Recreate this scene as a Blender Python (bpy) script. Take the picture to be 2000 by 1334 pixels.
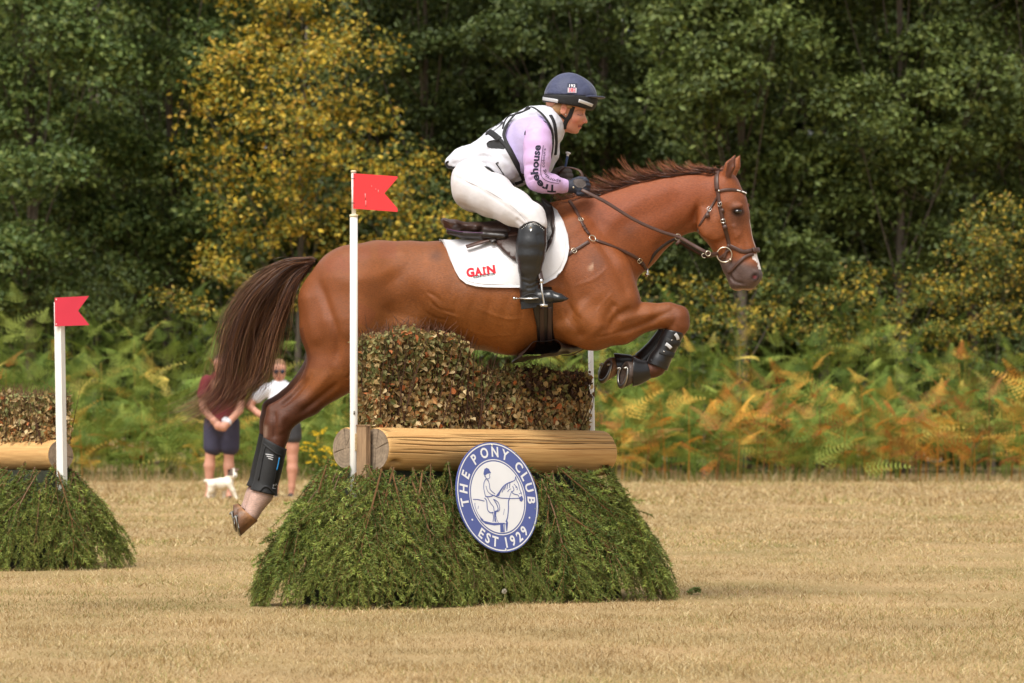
import bpy, bmesh, math, random, os
import numpy as np
from mathutils import Vector, Matrix
from mathutils.bvhtree import BVHTree

for _o in list(bpy.data.objects):
    bpy.data.objects.remove(_o)
random.seed(7)
RNG = np.random.default_rng(7)
SC = bpy.context.scene
COL = SC.collection

# ------------------------------------------------------------------ camera, sky, sun, exposure
CAM_D, CAM_H, FPX, HZ = 20.0, 0.87, 8000.0, 823.0
CAM = Vector((0, -CAM_D, CAM_H))
_cd = bpy.data.cameras.new('camera')
cam = bpy.data.objects.new('camera', _cd)
COL.objects.link(cam)
cam.location = CAM
cam.rotation_euler = (math.radians(90), 0, 0)
_cd.sensor_width = 36.0
_cd.lens = 36.0 * FPX / 2000.0
_cd.shift_y = (HZ - 667.0) / 2000.0
_cd.clip_start = 0.5
_cd.clip_end = 2000
_cd.dof.use_dof = True
_cd.dof.focus_distance = CAM_D - 0.2
_cd.dof.aperture_fstop = 7.0
SC.camera = cam

SUN_EL, SUN_AZ = 58.0, 208.0          # degrees: height, compass bearing the light comes from (0 = +Y)
world = bpy.data.worlds.new('World')
SC.world = world
world.use_nodes = True
_nt = world.node_tree
_bg = _nt.nodes['Background']
_sky = _nt.nodes.new('ShaderNodeTexSky')
_sky.sky_type = 'NISHITA'
_sky.sun_disc = False
_sky.sun_elevation = math.radians(SUN_EL)
_sky.sun_rotation = math.radians(SUN_AZ)
_sky.air_density = 1.0
_sky.dust_density = 4.0
_sky.ozone_density = 0.6
_hs = _nt.nodes.new('ShaderNodeHueSaturation')
_hs.inputs['Saturation'].default_value = 0.12
_hs.inputs['Value'].default_value = 1.0
_nt.links.new(_sky.outputs[0], _hs.inputs['Color'])
_nt.links.new(_hs.outputs[0], _bg.inputs['Color'])
_bg.inputs['Strength'].default_value = 0.15
_sl = bpy.data.lights.new('sun', 'SUN')
_sl.energy = 2.0
_sl.angle = math.radians(22)
_sl.color = (1.0, 0.95, 0.86)
sun = bpy.data.objects.new('sun', _sl)
COL.objects.link(sun)
_az, _el = math.radians(SUN_AZ), math.radians(SUN_EL)
_sdir = Vector((math.sin(_az) * math.cos(_el), math.cos(_az) * math.cos(_el), math.sin(_el)))
sun.rotation_euler = _sdir.to_track_quat('Z', 'Y').to_euler()
SC.view_settings.view_transform = 'Standard'
SC.view_settings.look = 'None'
SC.view_settings.gamma = 1.0
SC.view_settings.exposure = 0.38
SC.view_settings.use_curve_mapping = False
SC.render.engine = 'CYCLES'
SC.cycles.max_bounces = 6
SC.cycles.diffuse_bounces = 3
SC.cycles.glossy_bounces = 2
SC.cycles.transmission_bounces = 3
SC.cycles.transparent_max_bounces = 8
SC.cycles.use_denoising = True

# ------------------------------------------------------------------ helpers
def W(px, py, y=0.0):
    """the point at depth y that stands at that place of the photograph"""
    d = CAM_D + y
    return Vector(((px - 1000.0) / FPX * d, y, CAM_H + (HZ - py) / FPX * d))

def to_px(v):
    v = np.asarray(v)
    d = CAM_D + v[:, 1]
    return np.stack([1000 + v[:, 0] / d * FPX, HZ - (v[:, 2] - CAM_H) / d * FPX], 1)

def lin(r, g, b):
    f = lambda c: (c / 255 / 12.92) if c / 255 <= 0.04045 else ((c / 255 + 0.055) / 1.055) ** 2.4
    return (f(r), f(g), f(b))

def tag(o, label=None, cat=None, group=None, kind=None):
    if label: o['label'] = label
    if cat: o['category'] = cat
    if group: o['group'] = group
    if kind: o['kind'] = kind
    return o

def empty(name, loc=(0, 0, 0), label=None, cat=None, group=None):
    o = bpy.data.objects.new(name, None)
    o.empty_display_size = 0.1
    COL.objects.link(o)
    o.location = loc
    return tag(o, label, cat, group)

def world_of(o):
    m = o.matrix_basis.copy()
    if o.parent is not None:
        m = world_of(o.parent) @ o.matrix_parent_inverse @ m
    return m

def link(name, me, parent=None, m=None):
    o = bpy.data.objects.new(name, me)
    COL.objects.link(o)
    if m is not None and len(me.materials) == 0:
        me.materials.append(m)
    if parent is not None:
        o.parent = parent
        o.matrix_parent_inverse = world_of(parent).inverted()
    return o

def copy_tree(o, parent=None):
    c = o.copy()
    COL.objects.link(c)
    if parent is not None:
        c.parent = parent
    for ch in list(o.children):
        copy_tree(ch, c)
    return c

def np_mesh(name, v, f, cols=None, smooth=True, uv=None):
    """mesh straight from arrays; f is one array of faces all of one size, or a list of such arrays"""
    v = np.asarray(v, dtype=np.float32)
    fs = f if isinstance(f, (list, tuple)) else [f]
    fs = [np.asarray(a, dtype=np.int32) for a in fs if len(a)]
    me = bpy.data.meshes.new(name)
    me.vertices.add(len(v))
    me.vertices.foreach_set('co', v.ravel())
    nl = sum(a.size for a in fs)
    nf = sum(len(a) for a in fs)
    me.loops.add(nl)
    me.polygons.add(nf)
    me.loops.foreach_set('vertex_index', np.concatenate([a.ravel() for a in fs]))
    st, k = [], 0
    for a in fs:
        st.append(k + np.arange(len(a)) * a.shape[1])
        k += a.size
    me.polygons.foreach_set('loop_start', np.concatenate(st).astype(np.int32))
    me.polygons.foreach_set('use_smooth', np.full(nf, smooth, dtype=bool))
    if cols is not None:
        at = me.color_attributes.new('Col', 'FLOAT_COLOR', 'POINT')
        c = np.ones((len(v), 4), dtype=np.float32)
        c[:, :3] = cols
        at.data.foreach_set('color', c.ravel())
    me.update()
    me.validate()
    return me

class MB:
    """collects verts and faces for one mesh"""
    def __init__(self):
        self.v, self.f, self.c, self.n = [], {}, [], 0
    def add(self, v, f, col=None):
        v = np.asarray(v, dtype=np.float64).reshape(-1, 3)
        if isinstance(f, list) and len(f) and isinstance(f[0], (list, tuple)) and np.ndim(f[0]) == 1:
            f = np.array(f)
        for a in (f if isinstance(f, list) else [f]):
            a = np.asarray(a, dtype=np.int64)
            if len(a):
                self.f.setdefault(a.shape[1], []).append(a + self.n)
        self.v.append(v)
        c = np.ones((len(v), 3)) if col is None else np.broadcast_to(np.asarray(col, dtype=np.float64), (len(v), 3))
        self.c.append(c)
        self.n += len(v)
    def mesh(self, name, smooth=True):
        v = np.concatenate(self.v)
        return np_mesh(name, v, [np.concatenate(a) for a in self.f.values()], np.concatenate(self.c), smooth)
    def build(self, name, m, parent=None, smooth=True):
        return link(name, self.mesh(name, smooth), parent, m)
    def box(self, c, half, R=None, col=None):
        s = np.array([[x, y, z] for x in (-1, 1) for y in (-1, 1) for z in (-1, 1)], float) * np.asarray(half)
        if R is not None:
            s = s @ np.asarray(R).T
        self.add(s + np.asarray(c), np.array([[0, 1, 3, 2], [4, 6, 7, 5], [0, 4, 5, 1], [2, 3, 7, 6], [0, 2, 6, 4], [1, 5, 7, 3]]), col)
    def tube(self, pts, rad, n=8, col=None, cap=True, flat=1.0, up=None):
        v, f = tube_arrays(pts, rad, n, cap, flat, up)
        self.add(v, f, col)
    def lathe(self, c, axis, prof, n=20, col=None):
        """prof: (distance along axis, radius)"""
        a = Vector(axis).normalized()
        u = a.orthogonal().normalized()
        w = a.cross(u)
        c = Vector(c)
        v = []
        for t, r in prof:
            for k in range(n):
                th = 2 * math.pi * k / n
                v.append(c + a * t + (u * math.cos(th) + w * math.sin(th)) * max(r, 1e-5))
        f = [[i * n + k, i * n + (k + 1) % n, (i + 1) * n + (k + 1) % n, (i + 1) * n + k] for i in range(len(prof) - 1) for k in range(n)]
        self.add(v, np.array(f), col)

def frames(P, up=None):
    P = np.asarray(P, float)
    T = np.gradient(P, axis=0)
    T /= np.linalg.norm(T, axis=1)[:, None] + 1e-12
    if up is None:
        u = np.array([0, 0, 1.0]) if abs(T[0, 2]) < 0.9 else np.array([0, 1.0, 0])
        N = []
        for t in T:
            u = u - t * np.dot(u, t)
            u = u / (np.linalg.norm(u) + 1e-12)
            N.append(u)
        N = np.array(N)
    else:
        N = np.broadcast_to(np.asarray(up, float), P.shape).copy()
        N -= T * np.sum(N * T, 1)[:, None]
        N /= np.linalg.norm(N, axis=1)[:, None] + 1e-12
    B = np.cross(T, N)
    return T, N, B

def tube_arrays(pts, rad, n=8, cap=True, flat=1.0, up=None):
    P = np.asarray([tuple(p) for p in pts], float)
    m = len(P)
    R = np.broadcast_to(np.asarray(rad, float), (m,)) if np.ndim(rad) <= 1 else np.asarray(rad)
    T, N, B = frames(P, up)
    th = np.arange(n) * 2 * math.pi / n
    v = (P[:, None, :] + R[:, None, None] * (np.cos(th)[None, :, None] * B[:, None, :] + flat * np.sin(th)[None, :, None] * N[:, None, :])).reshape(-1, 3)
    i = np.arange(m - 1)[:, None] * n
    k = np.arange(n)[None, :]
    k2 = (k + 1) % n
    f = np.stack([i + k, i + k2, i + n + k2, i + n + k], -1).reshape(-1, 4)
    if cap and n > 2:
        v = np.concatenate([v, P[:1], P[-1:]])
        c0, c1 = m * n, m * n + 1
        kk = np.arange(n)
        t0 = np.stack([np.full(n, c0), (kk + 1) % n, kk], 1)
        t1 = np.stack([np.full(n, c1), (m - 1) * n + kk, (m - 1) * n + (kk + 1) % n], 1)
        return v, [f, np.concatenate([t0, t1])]
    return v, [f]

def catmull(pts, n=8):
    P = np.asarray([tuple(p) for p in pts], float)
    if len(P) < 3:
        t = np.linspace(0, 1, n + 1)[:, None]
        return P[0] * (1 - t) + P[-1] * t
    Q = np.concatenate([[2 * P[0] - P[1]], P, [2 * P[-1] - P[-2]]])
    out = []
    for i in range(1, len(Q) - 2):
        t = np.linspace(0, 1, n, endpoint=False)[:, None]
        a, b, c, d = Q[i - 1], Q[i], Q[i + 1], Q[i + 2]
        out.append(0.5 * ((2 * b) + (c - a) * t + (2 * a - 5 * b + 4 * c - d) * t ** 2 + (3 * b - a - 3 * c + d) * t ** 3))
    out.append(P[-1:])
    return np.concatenate(out)

# ---------- materials
def mat(name, col=(0.5, 0.5, 0.5), rough=0.6, vary=0.12, scale=20.0, bump=0.0, bscale=60.0, metal=0.0, attr=False, spec=0.5,
        sheen=0.0, stretch=None, coat=0.0, trans=0.0, sub=0.0):
    m = bpy.data.materials.new(name)
    m.use_nodes = True
    nt = m.node_tree
    b = nt.nodes['Principled BSDF']
    b.inputs['Roughness'].default_value = rough
    b.inputs['Metallic'].default_value = metal
    b.inputs['Specular IOR Level'].default_value = spec
    b.inputs['Sheen Weight'].default_value = sheen
    b.inputs['Coat Weight'].default_value = coat
    if sub:
        b.inputs['Subsurface Weight'].default_value = sub
        b.inputs['Subsurface Radius'].default_value = (0.012, 0.005, 0.003)
        b.inputs['Subsurface Scale'].default_value = 1.0
    tc = nt.nodes.new('ShaderNodeTexCoord')
    mp = nt.nodes.new('ShaderNodeMapping')
    nt.links.new(tc.outputs['Object'], mp.inputs['Vector'])
    if stretch:
        mp.inputs['Scale'].default_value = stretch
    if attr:
        a = nt.nodes.new('ShaderNodeAttribute')
        a.attribute_name = 'Col'
        src = a.outputs['Color']
    else:
        a = nt.nodes.new('ShaderNodeRGB')
        a.outputs[0].default_value = (*col, 1)
        src = a.outputs[0]
    if vary:
        n = nt.nodes.new('ShaderNodeTexNoise')
        n.inputs['Scale'].default_value = scale
        n.inputs['Detail'].default_value = 5
        nt.links.new(mp.outputs[0], n.inputs['Vector'])
        mr = nt.nodes.new('ShaderNodeMapRange')
        mr.inputs['From Min'].default_value = 0.3
        mr.inputs['From Max'].default_value = 0.7
        mr.inputs['To Min'].default_value = 1 - vary
        mr.inputs['To Max'].default_value = 1 + vary
        nt.links.new(n.outputs['Fac'], mr.inputs['Value'])
        mx = nt.nodes.new('ShaderNodeMix')
        mx.data_type = 'RGBA'
        mx.blend_type = 'MULTIPLY'
        mx.inputs[0].default_value = 1.0
        nt.links.new(src, mx.inputs[6])
        nt.links.new(mr.outputs[0], mx.inputs[7])
        src = mx.outputs[2]
    nt.links.new(src, b.inputs['Base Color'])
    if bump:
        n2 = nt.nodes.new('ShaderNodeTexNoise')
        n2.inputs['Scale'].default_value = bscale
        n2.inputs['Detail'].default_value = 4
        nt.links.new(mp.outputs[0], n2.inputs['Vector'])
        bp = nt.nodes.new('ShaderNodeBump')
        bp.inputs['Strength'].default_value = bump
        bp.inputs['Distance'].default_value = 0.01
        nt.links.new(n2.outputs['Fac'], bp.inputs['Height'])
        nt.links.new(bp.outputs[0], b.inputs['Normal'])
    if trans:
        out = nt.nodes['Material Output']
        tl = nt.nodes.new('ShaderNodeBsdfTranslucent')
        ms = nt.nodes.new('ShaderNodeMixShader')
        ms.inputs[0].default_value = trans
        nt.links.new(src, tl.inputs['Color'])
        nt.links.new(b.outputs[0], ms.inputs[1])
        nt.links.new(tl.outputs[0], ms.inputs[2])
        nt.links.new(ms.outputs[0], out.inputs['Surface'])
    return m

# ---------- smooth implicit bodies
class Body:
    """implicit solid made of tapered capsules that melt into each other; surfaced to one continuous mesh"""
    def __init__(self, lo, hi, h):
        self.h = h
        self.lo = np.asarray(lo, float)
        n = np.ceil((np.asarray(hi) - self.lo) / h).astype(int) + 1
        self.ax = [(self.lo[i] + np.arange(n[i]) * h).astype(np.float32) for i in range(3)]
        self.F = np.full(n, 1.0, dtype=np.float32)
    def _sub(self, lo, hi):
        s = []
        for i in range(3):
            a = int(np.searchsorted(self.ax[i], lo[i]))
            b = int(np.searchsorted(self.ax[i], hi[i]))
            s.append(slice(max(a - 1, 0), min(b + 1, len(self.ax[i]))))
        if any(q.stop - q.start <= 0 for q in s):
            return None
        X = self.ax[0][s[0]][:, None, None]
        Y = self.ax[1][s[1]][None, :, None]
        Z = self.ax[2][s[2]][None, None, :]
        return tuple(s), X, Y, Z
    def _mix(self, s, d, k, op):
        F = self.F[s]
        if op == 'sub':
            d = -d
            h = np.clip(0.5 - 0.5 * (d - F) / -k * -1, 0, 1) if False else np.clip(0.5 + 0.5 * (d - F) / k, 0, 1)
            self.F[s] = F * (1 - h) + d * h + k * h * (1 - h)
        else:
            h = np.clip(0.5 + 0.5 * (F - d) / k, 0, 1)
            self.F[s] = F * (1 - h) + d * h - k * h * (1 - h)
    def cone(self, a, ra, b, rb, ky=1.0, kyb=None, k=0.03, op='add'):
        a, b = np.asarray(tuple(a), float), np.asarray(tuple(b), float)
        kyb = ky if kyb is None else kyb
        m = k + 2.5 * self.h
        rr = np.array([1, 1 / min(ky, kyb, 1.0), 1])
        lo = np.minimum(a - ra * rr, b - rb * rr) - m
        hi = np.maximum(a + ra * rr, b + rb * rr) + m
        q = self._sub(lo, hi)
        if q is None: return
        s, X, Y, Z = q
        ab = (b - a)
        L2 = float(ab @ ab) + 1e-12
        t = np.clip(((X - a[0]) * ab[0] + (Y - a[1]) * ab[1] + (Z - a[2]) * ab[2]) / L2, 0, 1).astype(np.float32)
        kk = ky + (kyb - ky) * t
        dx = X - a[0] - ab[0] * t
        dy = (Y - a[1] - ab[1] * t) * kk
        dz = Z - a[2] - ab[2] * t
        d = np.sqrt(dx * dx + dy * dy + dz * dz) - (ra + (rb - ra) * t)
        self._mix(s, d.astype(np.float32), k, op)
    def ell(self, c, r, ang=0.0, k=0.02, op='add', yaw=0.0):
        """ellipsoid; ang turns it in the side plane, yaw about the vertical"""
        c = np.asarray(tuple(c), float)
        r = np.asarray(r, float)
        m = max(r) + k + 2.5 * self.h
        q = self._sub(c - m, c + m)
        if q is None: return
        s, X, Y, Z = q
        x, y, z = X - c[0], Y - c[1], Z - c[2]
        if yaw:
            cy, sy = math.cos(yaw), math.sin(yaw)
            x, y = x * cy + y * sy, -x * sy + y * cy
        ca, sa = math.cos(ang), math.sin(ang)
        u, w = x * ca + z * sa, -x * sa + z * ca
        g = np.sqrt((u / r[0]) ** 2 + (y / r[1]) ** 2 + (w / r[2]) ** 2)
        g2 = np.sqrt((u / r[0] ** 2) ** 2 + (y / r[1] ** 2) ** 2 + (w / r[2] ** 2) ** 2) + 1e-6
        d = g * (g - 1) / g2
        self._mix(s, np.clip(d, -1, 1).astype(np.float32), k, op)
    def clip(self, fn):
        """keep only where fn(X, Y, Z) < 0"""
        X = self.ax[0][:, None, None]; Y = self.ax[1][None, :, None]; Z = self.ax[2][None, None, :]
        self.F = np.maximum(self.F, fn(X, Y, Z).astype(np.float32))
    def surface(self, smooth=2):
        F = self.F
        ins = F < 0
        nx, ny, nz = F.shape
        c = np.zeros((nx - 1, ny - 1, nz - 1), dtype=np.uint8)
        for i in (0, 1):
            for j in (0, 1):
                for k in (0, 1):
                    c += ins[i:nx - 1 + i, j:ny - 1 + j, k:nz - 1 + k]
        act = np.argwhere((c > 0) & (c < 8))
        idx = np.full(c.shape, -1, dtype=np.int32)
        idx[act[:, 0], act[:, 1], act[:, 2]] = np.arange(len(act))
        val = {}
        for i in (0, 1):
            for j in (0, 1):
                for k in (0, 1):
                    val[(i, j, k)] = F[act[:, 0] + i, act[:, 1] + j, act[:, 2] + k].astype(np.float64)
        acc = np.zeros((len(act), 3)); cnt = np.zeros(len(act))
        for p in val:
            for ax in range(3):
                if p[ax] == 0:
                    q = list(p); q[ax] = 1; q = tuple(q)
                    a, b = val[p], val[q]
                    cr = (a < 0) != (b < 0)
                    t = np.where(cr, a / np.where(cr, a - b, 1), 0)
                    pos = np.tile(np.array(p, float), (len(act), 1))
                    pos[:, ax] = t
                    acc += pos * cr[:, None]; cnt += cr
        v = (act + acc / cnt[:, None]) * self.h + self.lo
        quads = []
        for ax in range(3):
            o = [1, 1, 1]
            sl0 = [slice(None)] * 3; sl1 = [slice(None)] * 3
            sl0[ax] = slice(0, -1); sl1[ax] = slice(1, None)
            e = ins[tuple(sl0)] != ins[tuple(sl1)]
            E = np.argwhere(e)
            u, w = [a for a in range(3) if a != ax]
            ok = (E[:, u] > 0) & (E[:, w] > 0) & (E[:, u] < F.shape[u] - 1) & (E[:, w] < F.shape[w] - 1)
            E = E[ok]
            s = ins[tuple(E.T)]
            q = []
            for du, dw in ((-1, -1), (0, -1), (0, 0), (-1, 0)):
                P = E.copy(); P[:, u] += du; P[:, w] += dw
                q.append(idx[tuple(P.T)])
            q = np.stack(q, 1)
            flip = s if ax != 1 else ~s
            q[~flip] = q[~flip][:, ::-1]
            quads.append(q)
        f = np.concatenate(quads)
        f = f[(f >= 0).all(1)]
        for it in range(smooth):
            v = relax(v, f, 0.55)
            v = relax(v, f, -0.5) if it % 2 else v
        return v, f

def relax(v, f, lam):
    n = len(v)
    a = np.concatenate([f[:, i] for i in range(4)] * 2)
    b = np.concatenate([f[:, (i + 1) % 4] for i in range(4)] + [f[:, (i - 1) % 4] for i in range(4)])
    cnt = np.bincount(a, minlength=n).astype(float) + 1e-9
    m = np.stack([np.bincount(a, weights=v[b, i], minlength=n) / cnt for i in range(3)], 1)
    has = np.bincount(a, minlength=n) > 0
    return np.where(has[:, None], v + lam * (m - v), v)

def vnormals(v, f):
    fn = np.cross(v[f[:, 2]] - v[f[:, 0]], v[f[:, 3]] - v[f[:, 1]])
    n = np.zeros_like(v)
    for i in range(4):
        for k in range(3):
            n[:, k] += np.bincount(f[:, i], weights=fn[:, k], minlength=len(v))
    return n / (np.linalg.norm(n, axis=1)[:, None] + 1e-12)

def seg_dist(p, poly):
    """distance in the side plane from points p (n,2) to a polyline, and where along it (0..1)"""
    poly = np.asarray(poly, float)
    best = np.full(len(p), 1e9); where = np.zeros(len(p))
    m = len(poly) - 1
    for i in range(m):
        a, b = poly[i], poly[i + 1]
        ab = b - a
        t = np.clip(((p - a) @ ab) / (ab @ ab + 1e-12), 0, 1)
        d = np.linalg.norm(p - a - t[:, None] * ab, axis=1)
        u = d < best
        best[u] = d[u]; where[u] = (i + t[u]) / m
    return best, where

def in_poly(p, poly):
    poly = np.asarray(poly, float)
    c = np.zeros(len(p), bool)
    j = len(poly) - 1
    for i in range(len(poly)):
        a, b = poly[i], poly[j]
        cond = ((a[1] > p[:, 1]) != (b[1] > p[:, 1]))
        x = (b[0] - a[0]) * (p[:, 1] - a[1]) / (b[1] - a[1] + 1e-12) + a[0]
        c ^= cond & (p[:, 0] < x)
        j = i
    return c

def smoothstep(a, b, x):
    t = np.clip((x - a) / (b - a), 0, 1)
    return t * t * (3 - 2 * t)

def vnoise(p, seed=0, scale=1.0):
    """smooth value noise for point arrays (n,2) or (n,3), about -1..1"""
    p = np.asarray(p, float) * scale
    i = np.floor(p).astype(np.int64)
    f = p - i
    f = f * f * (3 - 2 * f)
    d = p.shape[1]
    out = np.zeros(len(p))
    for c in range(2 ** d):
        w = np.ones(len(p)); hsh = np.full(len(p), seed * 7919 + 13, dtype=np.int64)
        for a in range(d):
            bit = (c >> a) & 1
            w = w * (f[:, a] if bit else 1 - f[:, a])
            hsh = hsh * 1103515245 + (i[:, a] + bit) * (374761393 + 668265263 * a)
        hsh = (hsh ^ (hsh >> 13)) * 1274126177
        hsh = hsh ^ (hsh >> 16)
        out += w * ((hsh & 0xffff) / 32767.5 - 1)
    return out

def ribbon(path, normals, width, thick):
    """flat strap with rounded edges along a path"""
    P = np.asarray([tuple(p) for p in path], float)
    N = np.asarray([tuple(p) for p in normals], float)
    T = np.gradient(P, axis=0); T /= np.linalg.norm(T, axis=1)[:, None] + 1e-9
    N -= T * np.sum(N * T, 1)[:, None]; N /= np.linalg.norm(N, axis=1)[:, None] + 1e-9
    S = np.cross(T, N)
    wv = np.broadcast_to(np.asarray(width, float), (len(P),))[:, None]
    pr = [(-.5, 0), (-.5, .6), (-.38, 1.0), (.38, 1.0), (.5, .6), (.5, 0)]
    v = np.stack([P + S * wv * a + N * thick * b for a, b in pr], 1).reshape(-1, 3)
    n, m = len(pr), len(P)
    i = np.arange(m - 1)[:, None] * n; k = np.arange(n)[None, :]; k2 = (k + 1) % n
    f = np.stack([i + k, i + k2, i + n + k2, i + n + k], -1).reshape(-1, 4)
    caps = np.array([[n - 1 - q for q in range(n)], [(m - 1) * n + q for q in range(n)]])
    return v, [f, caps]

# ------------------------------------------------------------------ field
def ground_mat():
    m = bpy.data.materials.new('dry_turf')
    m.use_nodes = True
    nt = m.node_tree
    b = nt.nodes['Principled BSDF']
    b.inputs['Roughness'].default_value = 0.95
    b.inputs['Specular IOR Level'].default_value = 0.1
    tc = nt.nodes.new('ShaderNodeTexCoord')
    def noise(sc, det=6):
        n = nt.nodes.new('ShaderNodeTexNoise')
        n.inputs['Scale'].default_value = sc
        n.inputs['Detail'].default_value = det
        nt.links.new(tc.outputs['Object'], n.inputs['Vector'])
        return n
    r = nt.nodes.new('ShaderNodeValToRGB')
    nt.links.new(noise(.9).outputs['Fac'], r.inputs[0])
    e = r.color_ramp.elements
    e[0].position, e[0].color = .3, (*lin(156, 138, 94), 1)
    e[1].position, e[1].color = .62, (*lin(188, 160, 118), 1)
    mx = nt.nodes.new('ShaderNodeMix'); mx.data_type = 'RGBA'; mx.blend_type = 'MULTIPLY'
    mx.inputs[0].default_value = .8
    r2 = nt.nodes.new('ShaderNodeValToRGB')
    nt.links.new(noise(70, 8).outputs['Fac'], r2.inputs[0])
    r2.color_ramp.elements[0].position, r2.color_ramp.elements[0].color = .3, (.45, .40, .32, 1)
    r2.color_ramp.elements[1].position, r2.color_ramp.elements[1].color = .68, (1, 1, 1, 1)
    nt.links.new(r.outputs[0], mx.inputs[6]); nt.links.new(r2.outputs[0], mx.inputs[7])
    nt.links.new(mx.outputs[2], b.inputs['Base Color'])
    return m

def gz(x, y):
    """height of the field: faint swells"""
    p = np.stack([np.ravel(x), np.ravel(y)], 1)
    return (.018 * vnoise(p, 2, .45) + .010 * vnoise(p, 9, 1.6)).reshape(np.shape(x)) * smoothstep(-30, -10, np.asarray(y) * 1.0 + 0)

gx = np.concatenate([[-1500, -400, -120, -50], np.linspace(-22, 22, 89), [50, 120, 400, 1500]])
gy = np.concatenate([[-1500, -300, -80, -40], np.linspace(-24, 52, 153), [80, 140, 400, 1500]])
GX, GY = np.meshgrid(gx, gy, indexing='ij')
GZ = gz(GX, GY)
gi = np.arange(GX.size).reshape(GX.shape)
gf = np.stack([gi[:-1, :-1], gi[1:, :-1], gi[1:, 1:], gi[:-1, 1:]], -1).reshape(-1, 4)
tag(link('field_ground', np_mesh('field_ground', np.stack([GX, GY, GZ], -1).reshape(-1, 3), gf), None, ground_mat()), kind='structure')

grass_m = mat('straw_blades', attr=True, rough=0.85, vary=0.0, spec=0.15, trans=0.25)
def blades(x, y, h, w, col, lean=0.8, z=None, simple=False):
    n = len(x)
    a = RNG.uniform(0, 2 * math.pi, n)
    la = RNG.uniform(0, 2 * math.pi, n)
    l = RNG.uniform(.1, lean, n) * h
    z0 = (gz(x, y) if z is None else z) - .004
    base = np.stack([x, y, z0], 1)
    side = np.stack([np.cos(a), np.sin(a), 0 * a], 1) * (w / 2)[:, None]
    mid = base + np.stack([np.cos(la) * l * .35, np.sin(la) * l * .35, h * .62], 1)
    tip = base + np.stack([np.cos(la) * l, np.sin(la) * l, h], 1)
    if simple:
        return np.stack([base - side, base + side, tip], 1).reshape(-1, 3), [np.arange(n * 3).reshape(-1, 3)], np.repeat(col, 3, 0)
    v = np.stack([base - side, base + side, mid + side * .7, mid - side * .7, tip], 1).reshape(-1, 3)
    i = np.arange(n)[:, None] * 5
    return v, [i + np.array([[0, 1, 2, 3]]), i + np.array([[3, 2, 4]])], np.repeat(col, 5, 0)

def straw_cols(x, y, green=.14):
    p = np.stack([x, y], 1)
    n = vnoise(p * [1, .45], 4, .8) * .6 + vnoise(p * [1, .6], 8, 2.6) * .4
    base = np.array([lin(204, 178, 130), lin(186, 158, 110), lin(220, 200, 158), lin(156, 126, 84)])
    c = base[RNG.integers(0, 4, len(x))] * RNG.uniform(.78, 1.12, len(x))[:, None]
    g = RNG.random(len(x)) < np.clip(green + .42 * n, 0, .85)
    c[g] = np.array(lin(142, 142, 80)) * RNG.uniform(.7, 1.1, g.sum())[:, None]
    worn = .38 * np.exp(-((x + 1.95) / .9) ** 2 - ((y + .35) / 1.1) ** 2) + .22 * np.exp(-((x - 1.7) / .8) ** 2 - ((y + 2.6) / 1.0) ** 2)
    n2 = vnoise(p * [1, .5], 14, 7.0)
    return c * ((1 + .28 * n + .12 * n2) * (1 - worn))[:, None]

def scatter_wedge(n, d0, d1, p=1.0, margin=1.12):
    d = d0 + (d1 - d0) * RNG.random(n) ** p
    x = RNG.uniform(-1, 1, n) * d * .125 * margin
    return x, d - CAM_D

mb = MB()
for n, d0, d1, h0, h1, w in ((110000, 13.2, 19.5, .006, .024, .0026), (85000, 19.5, 28, .008, .027, .0040), (60000, 28, 42, .012, .036, .008), (40000, 42, 60.5, .02, .06, .014)):
    x, y = scatter_wedge(n, d0, d1)
    den = vnoise(np.stack([x, y], 1), 6, 3.2)
    h = RNG.uniform(h0, h1, n) * (1 + .5 * den) * np.where(RNG.random(n) < .06, 1.9, 1)
    v, f, c = blades(x, y, h, np.full(n, w) * RNG.uniform(.7, 1.3, n), straw_cols(x, y), 2.4, None, d0 > 19)
    mb.add(v, f, c)
tag(mb.build('mown_dry_grass', grass_m), 'short mown straw coloured grass covering the field', kind='stuff')

mb = MB()
n = 4200                                        # taller dry grass along the foot of the bracken
x = RNG.uniform(-9.5, 9.5, n); y = RNG.normal(39.3, .5, n) + .45 * vnoise(np.stack([x, 0 * x], 1), 71, .9) + .3 * vnoise(np.stack([x, 0 * x], 1), 75, 4.0)
h = RNG.uniform(.05, .24, n) * (1 + .5 * vnoise(np.stack([x, y], 1), 21, .9))
h *= np.where(x < -3, 1.5, 1.0)
c = straw_cols(x, y, .45) * .72
v, f, c = blades(x, y, np.abs(h), np.full(n, .007), c, 1.3)
mb.add(v, f, c)
tag(mb.build('tall_dry_grass', grass_m), 'taller bleached grass along the foot of the bracken', kind='stuff')

# ------------------------------------------------------------------ leaves and trees
leaf_m = mat('tree_leaves', attr=True, rough=0.55, vary=0.0, spec=0.35, trans=0.30)
bark_m = mat('grey_brown_bark', lin(92, 82, 70), rough=0.9, vary=0.4, scale=9, bump=0.8, bscale=18, stretch=(1, 1, .25))

def leaf_quads(c, nrm, size, col, fold=.25, asp=.62):
    """rhombic leaves, folded along the midrib"""
    n = len(c)
    nrm = nrm / (np.linalg.norm(nrm, axis=1)[:, None] + 1e-9)
    r = RNG.normal(size=(n, 3))
    t = np.cross(nrm, r); t /= np.linalg.norm(t, axis=1)[:, None] + 1e-9
    b = np.cross(nrm, t)
    s = size[:, None]
    v = np.stack([c - t * s * .5, c + b * s * .5 * asp + nrm * s * fold * .3, c + t * s * .5, c - b * s * .5 * asp + nrm * s * fold * .3], 1).reshape(-1, 3)
    i = np.arange(n)[:, None] * 4
    return v, np.concatenate([i + np.array([[0, 1, 2]]), i + np.array([[0, 2, 3]])]), np.repeat(col, 4, 0)

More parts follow.
